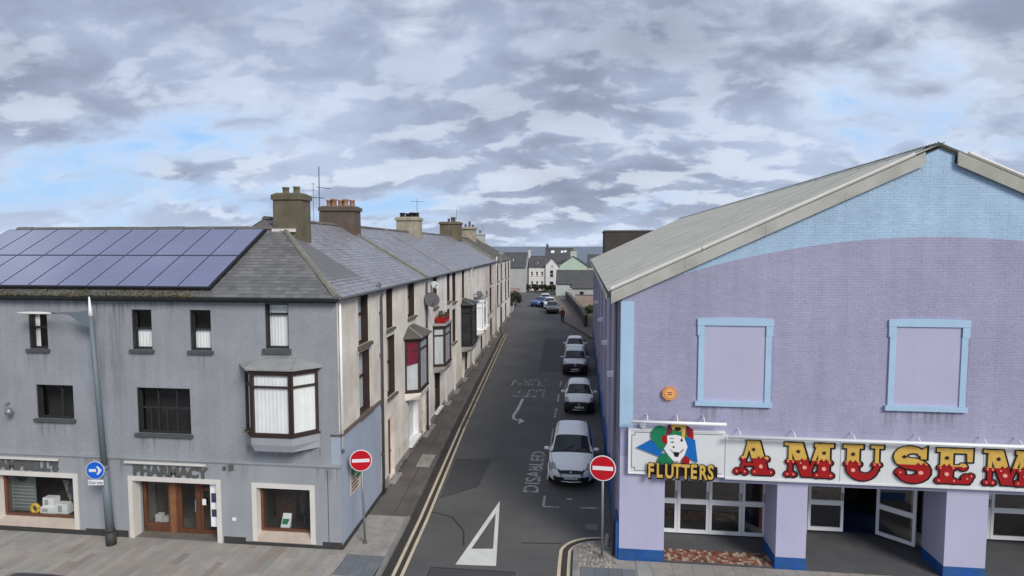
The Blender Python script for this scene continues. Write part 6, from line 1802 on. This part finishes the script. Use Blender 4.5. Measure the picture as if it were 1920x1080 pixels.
car('parked_car', 'silver car parked behind the dark grey off-roader', MPV, (-4.9, 92.2), R(4), 'silver', group=FK, wheels=(.92, 3.75), glass=(1.30, 2.04), detail=False)
car('parked_car', 'white car farthest up the street by the mint house', MPV, (-5.9, 99.5), R(6), 'white_car', group=FK, wheels=(.92, 3.75), glass=(1.30, 2.04), detail=False)
car('parked_car', 'dark car whose roof just shows at the lower left edge', MPV, (-15.9, 12.35), R(-90), 'dark_car', wheels=(.92, 3.75), glass=(1.30, 2.04))

# ------------------------------------------------------------------ signs and lamp column
def no_entry(label, base, zc_, r, yaw, tilt=0.0, pm='galv', top=None):
    x, y = base
    t = thing('no_entry_sign', label, 'traffic sign', (x, y, 0), group='no entry signs at the mouth of the street')
    m_ = MB(); m_.tube([(x, y, -.05), (x + tilt * .5, y, zc_ * .5), (x + tilt, y, zc_ + r * .7)], .038, 10); m_.build('post', pm, t)
    m_ = MB(); m_.lathe([(.075, 0), (.06, .06), (.038, .07)], (x, y, -.0), 10); m_.build('post_collar', 'iron', t)
    ax = Vector((math.sin(yaw), -math.cos(yaw), 0)); c = Vector((x + tilt, y, zc_)) + ax * .06
    m_ = MB(); m_.lathe([(0, 0), (r, 0), (r, .014), (r * .96, .016), (0, .016)], c, 32, axis=ax, smooth=False); pl = m_.build('plate', 'traffic_white', t)
    m_ = MB(); m_.lathe([(r * .93, .0165), (r * .93, .019), (0, .019)], c, 32, axis=ax, smooth=False); m_.build('red_disc', 'traffic_red', pl)
    ex = Vector((math.cos(yaw), math.sin(yaw), 0)); hw, hh = r * .78, r * .155
    m_ = MB(); m_.hexa([c + ax * .0195 - ex * hw - Vector((0, 0, hh)), c + ax * .0195 + ex * hw - Vector((0, 0, hh)), c + ax * .018 + ex * hw - Vector((0, 0, hh)), c + ax * .018 - ex * hw - Vector((0, 0, hh)),
                        c + ax * .0215 - ex * hw + Vector((0, 0, hh)), c + ax * .0215 + ex * hw + Vector((0, 0, hh)), c + ax * .018 + ex * hw + Vector((0, 0, hh)), c + ax * .018 - ex * hw + Vector((0, 0, hh))])
    m_.build('white_bar', 'traffic_white', pl)
    m_ = MB(); m_.box(x + tilt - .06, x + tilt + .06, y - .05, y + .05, zc_ - .03, zc_ + .03); m_.build('clip', 'galv', t)
    return t
no_entry('red no entry sign on a slim grey post beside the pharmacy side wall', (-6.80, 18.22), 2.70, .345, R(14), tilt=-.09)
no_entry('red no entry sign on a pale post by the arcade corner', (.64, 18.20), 2.78, .39, R(-4), pm='galv')
lp = thing('street_lamp', 'tall blue grey street lamp with white finial and long arm over the pavement', 'street lamp', (-14.74, 17.22, 0))
tx = -15.10
pt = lambda z: (-14.74 + (tx + 14.74) * z / 7.5, 17.22, z)
m_ = MB(); m_.tube([pt(-.05), pt(.42)], .15, 14); m_.tube([pt(.42), pt(.55)], .15, 14, r1=.125); m_.build('base', 'plinth_dark', lp)
m_ = MB(); m_.tube([pt(.5), pt(2.4)], .122, 14, r1=.108); m_.tube([pt(2.4), pt(2.55)], .108, 14, r1=.088); m_.tube([pt(2.55), pt(7.25)], .088, 14, r1=.062); m_.build('column', 'lamp_grey', lp)
m_ = MB(); m_.tube([pt(7.25), pt(7.45), pt(7.85)], .075, 12, r1=.02); m_.build('finial', 'white', lp)
m_ = MB(); pz = Vector(pt(7.2))
m_.prism([(0, .24), (-.55, .17), (-1.05, .16), (-1.05, .125), (-.7, .07), (-.42, -.12), (-.22, -.24), (0, -.30)], -.035, .035, lambda u, v, d: (pz.x + u, pz.y + d, pz.z + v)); m_.tube([(pz.x - 1.0, pz.y, pz.z + .145), (pz.x - 1.35, pz.y, pz.z + .13)], .03, 8)
m_.build('arm', 'lamp_grey', lp)
m_ = MB(); rings = [(-1.30, .03, .02), (-1.45, .10, .04), (-1.75, .15, .055), (-2.1, .14, .05), (-2.45, .09, .03), (-2.52, .02, .01)]
b0 = None
for (u, wy, hz) in rings:
    b = len(m_.v)
    for k_ in range(12):
        a_ = 2 * math.pi * k_ / 12; m_.v.append((pz.x + u, pz.y + wy * math.cos(a_), pz.z + .12 + hz * math.sin(a_) * (1 if math.sin(a_) > 0 else .6)))
    if b0 is not None:
        for k_ in range(12):
            q = (k_ + 1) % 12; m_.f.append((b0 + k_, b0 + q, b + q, b + k_)); m_.mi.append(0); m_.sm.append(True)
    b0 = b
m_.build('luminaire', 'white_trim', lp)
ow = thing('one_way_sign', 'round blue arrow sign with white plate on the lamp column', 'traffic sign', (-15.0, 17.1, 2.46))
c = Vector((-15.0, 17.02, 2.46)); ax = Vector((.12, -1, 0)).normalized()
m_ = MB(); m_.lathe([(0, 0), (.285, 0), (.285, .014), (0, .015)], c, 32, axis=ax, smooth=False); d0 = m_.build('disc', 'traffic_white', ow)
m_ = MB(); m_.lathe([(.27, .0155), (.27, .0175), (0, .0175)], c, 32, axis=ax, smooth=False); m_.build('blue_face', 'traffic_blue', d0)
ex = Vector((ax.y * -1, ax.x, 0)); ex = Vector((-ax.y, ax.x, 0))
fa = lambda u, v, d: tuple(c + ex * u + Vector((0, 0, v)) + ax * d)
m_ = MB()
m_.prism([(-.19, -.045), (.03, -.045), (.03, .045), (-.19, .045)], .0172, .0195, fa); m_.prism([(.03, -.13), (.10, -.13), (.205, 0), (.10, .13), (.03, .13), (.09, .045), (.09, -.045)], .0172, .0197, fa)
m_.build('arrow', 'traffic_white', d0)
m_ = MB(); m_.prism([(-.24, -.47), (.24, -.47), (.24, -.30), (-.24, -.30)], .0, .012, fa); pl2 = m_.build('plate', 'traffic_white', ow)
tm = text_faces('One way', .125, lambda u, v, d: fa(u, -.43 + v, .0135 + d), .0, bold=.002, align='CENTER'); tm.build('lettering', 'sign_black', pl2)
m_ = MB()
for zz in (2.46, 2.08): m_.tube([(-14.86 + .14 * math.cos(R(30 * i)) * .75, 17.22 + .14 * math.sin(R(30 * i)) * .8, zz) for i in range(13)], .012, 4)
m_.build('clamp', 'galv', ow)
# bin and bollard stub by the right-hand post
st_ = thing('bollard', 'short pale concrete bollard stub between sign post and blue plinth', 'bollard', (.84, 19.0, 0))
m_ = MB(); m_.lathe([(.075, 0), (.08, .28), (.06, .36), (0, .38)], (.84, 19.0, -.02), 12); m_.build('stub', 'cobble', st_)

# ------------------------------------------------------------------ person walking
def skin_body(name, joints, edges, mat_, parent, sub=2):
    me = bpy.data.meshes.new(name)
    inv = ROOTS[rootof(parent).name]
    me.from_pydata([inv @ Vector(j[0]) for j in joints], edges, [])
    me.materials.append(MT[mat_])
    o = bpy.data.objects.new(name, me); col.objects.link(o); o.parent = parent
    md = o.modifiers.new('skin', 'SKIN'); md.use_smooth_shade = True
    if not me.skin_vertices: 
        bm = bmesh.new(); bm.from_mesh(me); bm.verts.layers.skin.verify(); bm.to_mesh(me); bm.free()
    for i, j in enumerate(joints):
        me.skin_vertices[0].data[i].radius = (j[1], j[1] * (j[2] if len(j) > 2 else 1))
        me.skin_vertices[0].data[i].use_root = (i == 0)
    sd = o.modifiers.new('subsurf', 'SUBSURF'); sd.levels = sub; sd.render_levels = sub
    return o
px0, py0, pz0 = -2.52, 77.2, RZ
pe = thing('person', 'person in a dark red jacket and dark trousers walking up the street', 'person', (px0, py0, pz0))
def Q(x, y, z): return (px0 + x, py0 + y, pz0 + z)
J_ = [(Q(0, 0, .92), .15, .8), (Q(0, 0, 1.12), .14, .75), (Q(0, .02, 1.32), .17, .7), (Q(0, .03, 1.45), .08), (Q(0, .03, 1.53), .055), (Q(0, .02, 1.63), .09, 1.1), (Q(0, .02, 1.73), .075, 1.1),
      (Q(.10, 0, .86), .095), (Q(.11, .16, .48), .065), (Q(.11, .10, .09), .045), (Q(.11, -.02, .04), .04),
      (Q(-.10, 0, .86), .095), (Q(-.11, -.10, .48), .065), (Q(-.11, -.30, .10), .045), (Q(-.11, -.40, .05), .04),
      (Q(.19, .03, 1.41), .065), (Q(.25, .12, 1.14), .05), (Q(.24, .02, .92), .038), (Q(.24, -.03, .83), .035),
      (Q(-.19, .03, 1.41), .065), (Q(-.25, -.06, 1.14), .05), (Q(-.24, -.18, .94), .038), (Q(-.24, -.22, .86), .035)]
E_ = [(0, 1), (1, 2), (2, 3), (3, 4), (4, 5), (5, 6), (0, 7), (7, 8), (8, 9), (9, 10), (0, 11), (11, 12), (12, 13), (13, 14), (2, 15), (15, 16), (16, 17), (17, 18), (2, 19), (19, 20), (20, 21), (21, 22)]
skin_body('body', J_, E_, 'skin', pe)
jk = [0, 1, 2, 15, 16, 17, 19, 20, 21]
jm = {q: i for i, q in enumerate(jk)}
skin_body('jacket', [(J_[q][0], J_[q][1] + .035, J_[q][2] if len(J_[q]) > 2 else 1) for q in jk], [(jm[a], jm[b]) for a, b in E_ if a in jm and b in jm], 'jacket', pe)
tr_ = [0, 7, 8, 9, 11, 12, 13]; jm = {q: i for i, q in enumerate(tr_)}
skin_body('trousers', [(J_[q][0], J_[q][1] + (.03 if q else .01)) for q in tr_], [(jm[a], jm[b]) for a, b in E_ if a in jm and b in jm], 'jeans', pe)
m_ = MB(); m_.lathe([(.112, -.02), (.115, .05), (.09, .12), (0, .15)], Q(0, .035, 1.66), 12); m_.build('hair', 'hair', pe)
for sx_, sy_ in ((.11, -.06), (-.11, -.38)):
    m_ = MB(); m_.hexa([Q(sx_ - .05, sy_ - .10, 0), Q(sx_ + .05, sy_ - .10, 0), Q(sx_ + .05, sy_ + .16, 0), Q(sx_ - .05, sy_ + .16, 0), Q(sx_ - .04, sy_ - .08, .08), Q(sx_ + .04, sy_ - .08, .08), Q(sx_ + .04, sy_ + .14, .12), Q(sx_ - .04, sy_ + .14, .12)]); m_.build('shoe', 'black', pe)

# ------------------------------------------------------------------ planting
def bush(name, label, cat, c, rx, ry, rz, n_, leaf=.16, mname='leaf', group=None, seed=1, stems=5):
    random.seed(seed)
    t = thing(name, label, cat, c, group=group)
    m_ = MB()
    lobes = [(Vector((random.uniform(-.6, .6) * rx, random.uniform(-.6, .6) * ry, rz * random.uniform(.6, 1.35))), random.uniform(.35, .6)) for _ in range(7)]
    for i in range(n_):
        lo, sc = random.choice(lobes)
        d = Vector((random.gauss(0, 1), random.gauss(0, 1), random.gauss(0, 1))).normalized() * random.uniform(.4, 1.0) ** .5
        p = Vector(c) + lo + Vector((d.x * rx * sc, d.y * ry * sc, d.z * rz * sc))
        if p.z < c[2] + .05: p.z = c[2] + random.uniform(.05, .3)
        a = Vector((random.uniform(-1, 1), random.uniform(-1, 1), random.uniform(-1, 1))).normalized() * leaf
        b = a.cross(Vector((random.uniform(-1, 1), random.uniform(-1, 1), random.uniform(-1, 1)))).normalized() * leaf * .6
        m_.face([p - a, p + b, p + a, p - b])
    m_.build('foliage', mname, t)
    m_ = MB()
    for i in range(stems):
        e = Vector(c) + random.choice(lobes)[0]
        m_.tube([Vector(c) + Vector((random.uniform(-.15, .15), random.uniform(-.15, .15), 0)), (Vector(c) + e) / 2 + Vector((.05, 0, .1)), e], .035, 5, r1=.012)
    m_.build('stem', 'bark', t)
    return t
GB = 'shrubs beyond the end of the terrace'
bush('shrub', 'dark shrub growing against the end of the terrace', 'shrub', FT(70, .6, -.05), 1.1, 1.8, 1.9, 900, .18, 'leaf_dark', GB, 1)
bush('shrub', 'brownish shrub further up behind the terrace end', 'shrub', FT(79, .3, -.05), 1.1, 2.6, 1.4, 900, .18, 'leaf_dark', GB, 2)
bush('shrub', 'low green shrub at the outside of the bend', 'shrub', FT(90, 1.2, -.05), 1.2, 3.0, .8, 700, .18, 'leaf', GB, 3)
for i, (x, r_) in enumerate(((-11.4, 1.1), (-9.9, .8), (-8.6, 1.2), (-7.2, 1.0), (-6.0, 1.0))):
    bush('hedge_shrub', ['leftmost dark hedge shrub before the white houses', 'small hedge shrub second along before the white houses', 'broad hedge shrub under the white house windows', 'hedge shrub before the tall white gabled house', 'hedge shrub beside the low mint cottage'][i], 'shrub', (x, 128.0 + (i % 2) * .3, -.02), r_, .7, .85, 600, .15, 'leaf_dark', 'hedge before the white houses', 20 + i)

# ------------------------------------------------------------------ houses at the end of the street
def far_house(name, label, x0, x1, y, dep, eave, ridge, wallm, roofm, wins=(), gable=False, chims=(), dormers=(), sky=(), doors=(), coping=True):
    h = thing(name, label, 'house', ((x0 + x1) / 2, y, 0), group='houses at the end of the street')
    F = lambda u, wd, z: (u, y + wd, z)
    m_ = MB(); wall_panel(m_, x0, x1, -.2, eave, [w[:4] for w in wins], F, .18)
    m_.face([(x0, y, -.2), (x0, y + dep, -.2), (x0, y + dep, eave), (x0, y, eave)]); m_.face([(x1, y, -.2), (x1, y, eave), (x1, y + dep, eave), (x1, y + dep, -.2)])
    m_.face([(x0, y + dep, -.2), (x1, y + dep, -.2), (x1, y + dep, eave), (x0, y + dep, eave)])
    xm = (x0 + x1) / 2
    if gable:
        m_.face([(x0, y, eave), (x1, y, eave), (xm, y, ridge)]); m_.face([(x0, y + dep, eave), (x1, y + dep, eave), (xm, y + dep, ridge)])
    else:
        m_.face([(x0, y, eave), (x0, y + dep, eave), (x0, y + dep / 2, ridge)]); m_.face([(x1, y, eave), (x1, y + dep, eave), (x1, y + dep / 2, ridge)])
    m_.build('wall', wallm, h)
    m_ = MB(); e = .25; t_ = .14
    if gable:
        sl_ = (ridge - eave) / (xm - x0)
        for sg in (-1, 1):
            xe = xm + sg * (xm - x0 + e)
            m_.hexa([(xe, y - .2, eave - e * sl_ + .02), (xm, y - .2, ridge + .02), (xm, y + dep, ridge + .02), (xe, y + dep, eave - e * sl_ + .02), (xe, y - .2, eave - e * sl_ + t_), (xm, y - .2, ridge + t_), (xm, y + dep, ridge + t_), (xe, y + dep, eave - e * sl_ + t_)])
    else:
        sl_ = (ridge - eave) / (dep / 2)
        for a, b in ((y - e, y + dep / 2), (y + dep + e, y + dep / 2)):
            m_.hexa([(x0 - .05, a, eave - e * sl_ + .02), (x1 + .05, a, eave - e * sl_ + .02), (x1 + .05, b, ridge + .02), (x0 - .05, b, ridge + .02), (x0 - .05, a, eave - e * sl_ + t_), (x1 + .05, a, eave - e * sl_ + t_), (x1 + .05, b, ridge + t_), (x0 - .05, b, ridge + t_)])
    rf_ = m_.build('roof', roofm, h)
    if not gable:
        m_ = MB(); m_.tube([(x0 - .05, y + dep / 2, ridge + .16), (x1 + .05, y + dep / 2, ridge + .16)], .09, 6); m_.build('ridge_tiles', 'kerb_dark', rf_)
    for w in wins:
        a, b, c, d = w[:4]
        m_ = MB()
        for q in ((a, a + .07, c, d), (b - .07, b, c, d)): m_.box(q[0], q[1], .10, .16, q[2], q[3], F)
        for zz in (c, (c + d) / 2 - .035, d - .07): m_.box(a + .07, b - .07, .10, .16, zz, zz + .07, F)
        wn = m_.build('window', w[4] if len(w) > 4 else 'white', h)
        m_ = MB(); m_.face([F(a, .14, c), F(b, .14, c), F(b, .14, d), F(a, .14, d)]); m_.build('pane', 'car_glass', wn)
        m_ = MB(); m_.box(a - .08, b + .08, -.08, .1, c - .09, c - .002, F); m_.build('sill', 'far_grey', wn)
    for a, b, d, c_ in doors:
        m_ = MB(); m_.box(a, b, -.05, -.003, 0, d, F); m_.build('door', c_, h)
    for x, yy_, z0_, z1_, wx, wy, cm in chims:
        chimney(h, (x, y + yy_), wx, wy, z0_, z1_, cm, [(-wx * .22, 0, .35, .12), (wx * .22, 0, .35, .12)], 'terracotta', rot=0, cap=.06)
    for x, zz, sz in sky:
        yy_ = y + (zz - eave) / sl_
        nn = Vector((0, -sl_, 1)).normalized(); ev = Vector((0, 1, sl_)).normalized()
        c = Vector((x, yy_, zz + t_ + .02)); m_ = MB()
        p = [c - Vector((sz / 2, 0, 0)) - ev * sz * .6, c + Vector((sz / 2, 0, 0)) - ev * sz * .6, c + Vector((sz / 2, 0, 0)) + ev * sz * .6, c - Vector((sz / 2, 0, 0)) + ev * sz * .6]
        m_.hexa([*p, *[q + nn * .09 for q in p]]); m_.build('skylight', 'white', rf_)
    for x, zb, wd, ht in dormers:
        yf = y + (zb - eave) / sl_ - .1
        m_ = MB(); m_.box(x - wd / 2, x + wd / 2, yf, yf + 1.6, zb, zb + ht); dm = m_.build('dormer', 'far_white', rf_)
        m_ = MB(); m_.box(x - wd * .33, x + wd * .33, yf - .03, yf - .002, zb + .15, zb + ht - .12); m_.build('pane', 'car_glass', dm)
        m_ = MB(); m_.box(x - wd * .62, x + wd * .62, yf - .12, yf + 1.7, zb + ht + .002, zb + ht + .12); m_.build('dormer_roof', roofm, dm)
    return h
far_house('end_house', 'plain grey rendered house on the left at the street end', -19.6, -11.75, 126, 7.5, 5.15, 7.9, 'far_grey', 'far_slate', wins=[(-18.6, -17.6, 3.0, 4.2)], chims=((-18.9, 3.75, 7.2, 8.9, .9, .6, 'chimney_cream'),), dormers=((-14.8, 6.3, .8, .7),), sky=((-16.6, 6.6, .6),))
far_house('end_house', 'white two storey house with three windows across', -11.45, -7.95, 130, 7.5, 5.1, 7.15, 'far_white', 'far_slate',
          wins=[(-11.05, -10.55, 3.15, 4.05), (-9.98, -9.48, 3.15, 4.05), (-8.88, -8.38, 3.15, 4.05), (-11.0, -10.5, .9, 2.0), (-9.95, -9.45, .9, 2.0), (-8.9, -8.4, .9, 2.0)], chims=((-11.6, 3.75, 5.0, 8.6, .42, .8, 'far_white'),), dormers=((-9.75, 5.55, .5, .7),))
far_house('end_house', 'taller white gabled house with arched upper window and steep slate roof', -7.85, -5.15, 129.6, 8, 5.4, 6.9, 'far_white', 'far_slate', gable=True,
          wins=[(-7.0, -6.2, 2.85, 4.35), (-7.05, -6.15, .6, 2.0), (-6.72, -6.3, 5.0, 5.7)])
far_house('end_house', 'broad house with long dark slate roof behind the white gable', -8.3, -2.2, 133.6, 8, 6.0, 8.85, 'mint_pale', 'far_slate', sky=((-6.7, 8.0, .7), (-4.6, 8.0, .55), (-3.9, 8.1, .5)), chims=((-7.95, 4, 8.2, 9.7, .5, .8, 'iron'),))
far_house('end_house', 'mint green gabled house standing at the right of the street end', -5.05, .9, 131.2, 9, 5.25, 7.3, 'mint', 'far_slate', gable=True, chims=((-2.0, .35, 5.0, 8.3, 1.3, .7, 'mint'),))
far_house('cottage', 'low mint cottage with long dark slate roof beside the bend', -5.1, 2.6, 117.2, 5.5, 2.4, 4.6, 'mint_pale', 'far_slate', wins=[(-2.6, -1.9, 1.3, 2.1)])
far_house('outbuilding', 'low grey outbuilding with small dark window beside the cottage', -1.9, 3.6, 110.6, 4.5, 1.9, 2.5, 'far_grey', 'far_slate', wins=[(-.55, .15, .55, 1.3, 'black')])
far_house('end_house', 'dark roofed house beyond the mint gable', 1.0, 8.0, 136, 8, 5.0, 7.4, 'far_grey', 'far_slate')
# far pole, yard walls on the right
def wall_run(name, label, pts, ht, th, m, capm='kerb_dark'):
    t = thing(name, label, 'wall', (pts[0][0], pts[0][1], 0))
    for (a, b) in zip(pts, pts[1:]):
        a, b = Vector((*a, 0)), Vector((*b, 0)); d = (b - a).normalized(); n_ = Vector((-d.y, d.x, 0)) * th / 2
        m_ = MB(); m_.hexa([a - n_ + Vector((0, 0, -.15)), b - n_ + Vector((0, 0, -.15)), b + n_ + Vector((0, 0, -.15)), a + n_ + Vector((0, 0, -.15)), a - n_ + Vector((0, 0, ht)), b - n_ + Vector((0, 0, ht)), b + n_ + Vector((0, 0, ht)), a + n_ + Vector((0, 0, ht))]); m_.build('masonry', m, t)
        n2 = n_ * 1.25; m_ = MB(); m_.hexa([a - n2 + Vector((0, 0, ht + .002)), b - n2 + Vector((0, 0, ht + .002)), b + n2 + Vector((0, 0, ht + .002)), a + n2 + Vector((0, 0, ht + .002)), a - n2 + Vector((0, 0, ht + .1)), b - n2 + Vector((0, 0, ht + .1)), b + n2 + Vector((0, 0, ht + .1)), a + n2 + Vector((0, 0, ht + .1))]); m_.build('coping', capm, t)
    return t
wall_run('yard_wall', 'dark stone yard wall along the right-hand footway', [(.4, 72), (-.05, 80), (-1.5, 97), (-2.9, 110)], 1.25, .35, 'dark_stone')
wall_run('back_wall', 'pinkish stone wall across the yard behind the arcade', [(-1.2, 97.5), (8, 96.0)], 1.7, .35, 'pink_wall')
wall_run('garden_wall', 'low rendered wall at the outside of the bend', [FT(66.3, .2, 0)[:2], FT(74, .2, 0)[:2]], 1.0, .25, 'far_grey')
wall_run('garden_wall', 'low wall with pale coping before the grey house', [(-19, 121.8), (-12.4, 121.2)], 1.0, .3, 'pink_wall', 'concrete')
bush('shrub', 'olive shrub in the yard beside the dark wall', 'shrub', (1.0, 88.0, -.1), 1.2, 3.0, .6, 700, .18, 'leaf', GB, 33)
gp_ = MB(); gp_.face([(.3, 64, -.09), (14, 64, -.09), (14, 112, -.09), (-2.7, 112, -.09), (-.9, 92, -.09)]); gp_.build('yard_ground', 'grass', kind='structure')
tb = thing('tall_block', 'dark windowless block rising behind the arcade roof', 'building', (5.2, 68, 0))
m_ = MB(); m_.box(2.35, 9.0, 67, 75, -.1, 11.0); m_.build('wall', 'dark_stone', tb)
m_ = MB(); m_.box(2.25, 9.1, 66.9, 75.1, 11.002, 11.14); m_.build('parapet', 'kerb_dark', tb)
tp = thing('utility_pole', 'slim grey pole standing at the far end of the terrace', 'pole', FT(47.5, -.45, 0))
m_ = MB(); a = FT(47.5, -.45, 0); m_.tube([(a[0], a[1], -.05), (a[0], a[1], 8.6)], .07, 8, r1=.05); m_.build('pole', 'galv', tp)
m_ = MB(); m_.box(a[0] - .2, a[0] + .3, a[1] - .06, a[1] + .06, 8.6, 8.72); m_.build('lamp_head', 'far_grey', tp)

# rain streaks run down the walls below sills and ledges
def streak(parent, f, u0, u1, z1, ln, off=-.003):
    m_ = MB(); m_.face([f(u0, off, z1 - ln), f(u1, off, z1 - ln), f(u1, off, z1), f(u0, off, z1)]); m_.build('rain_stain', 'rain_stain', parent)
for a, b, c, d in tops: streak(ph, FF, a - .1, b + .1, c - .145, .8)
for a, b, c, d in mids[:3]: streak(ph, FF, a - .1, b + .1, c - .105, .75)
streak(ph, FF, -22.0, -11.0, EZ - .2, .5); streak(ph, FF, -10.45, -8.0, 3.2, .5); streak(ph, FF, -15.6, -14.4, 7.6, 4.8, -.0045)
for a, b in ((-22, -19.4), (-16.2, -14.55), (-11.25, -10.35), (-8.15, -7.45)): streak(ph, FF, a, b, 2.57, .7, -.034)
for a, b, c, d in blind: streak(arc, lambda u, wd, z: (u, AY + wd, z), a, b, c - .03, .7, -.009)
FA = lambda u, wd, z: (u, AY + wd, z)
for t0, t1, z1, ln in ((5.0, 6.7, 3.3, .9), (5.0, 6.6, 6.05, .6), (8.5, 10.3, 6.1, .5), (4.4, 12.2, 7.75, .7), (12.4, 19.7, 7.75, .8), (13.9, 15.7, 6.0, .6), (19.9, 27.7, 7.75, .8), (20, 21.6, 5.75, .5), (28, 37, 7.75, 1.0), (37, 46, 7.75, .8), (1.8, 3.3, 6.0, .6), (4.4, 5.2, .9, .8), (6.4, 8.6, .9, .8), (10.7, 11.2, .9, .8), (13.4, 14.2, .9, .8)):
    hh = ph if t1 < 4 else h1 if t1 < 12.3 else h2 if t1 < 19.75 else h3 if t1 < 27.85 else h4 if t1 < 37.01 else h5
    streak(hh, FT, t0, t1, z1, ln, -.004)
for hh, t, z in ((h3, 26.6, 12.0), (h5, 44.0, 12.3), (h7, 64.9, 11.5)):
    p = cpos(t); ae = thing('tv_aerial', {0: 'small aerial on the cream chimney', 1: 'aerial on the fourth chimney along the terrace', 2: 'aerial on the farthest terrace chimney'}[(26.6, 44.0, 64.9).index(t)], 'aerial', (p[0], p[1], z - .8))
    m_ = MB(); m_.tube([(p[0] + .6, p[1], z - .9), (p[0] + .6, p[1], z + .9)], .018, 5); m_.build('mast', 'iron', ae)
    m_ = MB(); m_.tube([(p[0] + .1, p[1], z + .7), (p[0] + 1.1, p[1], z + .66)], .012, 4)
    for i in range(6): m_.tube([(p[0] + .15 + i * .17, p[1] - .2, z + .7 - i * .008), (p[0] + .15 + i * .17, p[1] + .2, z + .7 - i * .008)], .008, 4)
    m_.build('yagi_array', 'iron', ae)
# dirty channel between kerb and yellow lines, trench line and weeds on the left footway
MT['channel'] = mat('dirty_channel', (0.052, 0.045, 0.038), .9, var=.3, scale=1.2, bump=.3, bscale=50, fine=.2)
p_ = MB(); line_strip(p_, [(kerb_x(y) + .13, y) for y in yy], .24, RZ + .009); p_.build('gutter_channel', 'channel', road)
p_ = MB(); line_strip(p_, [(kerb_x(y) + .455, y) for y in yy], .15, RZ + .0092); p_.build('gutter_channel', 'channel', road)
p_ = MB(); line_strip(p_, corner(.24), .16, RZ + .0094); p_.build('gutter_channel', 'channel', road)
for off in (.62,):
    p_ = MB(); line_strip(p_, [(kerb_x(y) - off, y) for y in (20.5, 24, 31, 40, 52, 64)], .022, .0005); p_.build('trench_seam', 'tar', pave_l)
p_ = MB(); p_.face([(-7.05, 25.0, .0008), (-6.45, 25.0, .0008), (-6.55, 26.6, .0008), (-7.15, 26.6, .0008)]); p_.build('cover_slab', 'concrete', pave_l)
random.seed(77)
wm = MB()
for t in [4.35] * 60 + [random.uniform(4.5, 40) for _ in range(160)]:
    c = Vector(FT(t + random.gauss(0, .12), -.06 - abs(random.gauss(0, .05)), random.uniform(0, .10)))
    a, b = [Vector((random.uniform(-1, 1), random.uniform(-1, 1), random.uniform(0, 1.3))) * .08 for _ in range(2)]
    wm.face([c, c + a, c + b])
tag(wm.build('wall_weeds', 'leaf_dark'), 'dark weeds along the foot of the terrace wall', 'weeds', kind='stuff')
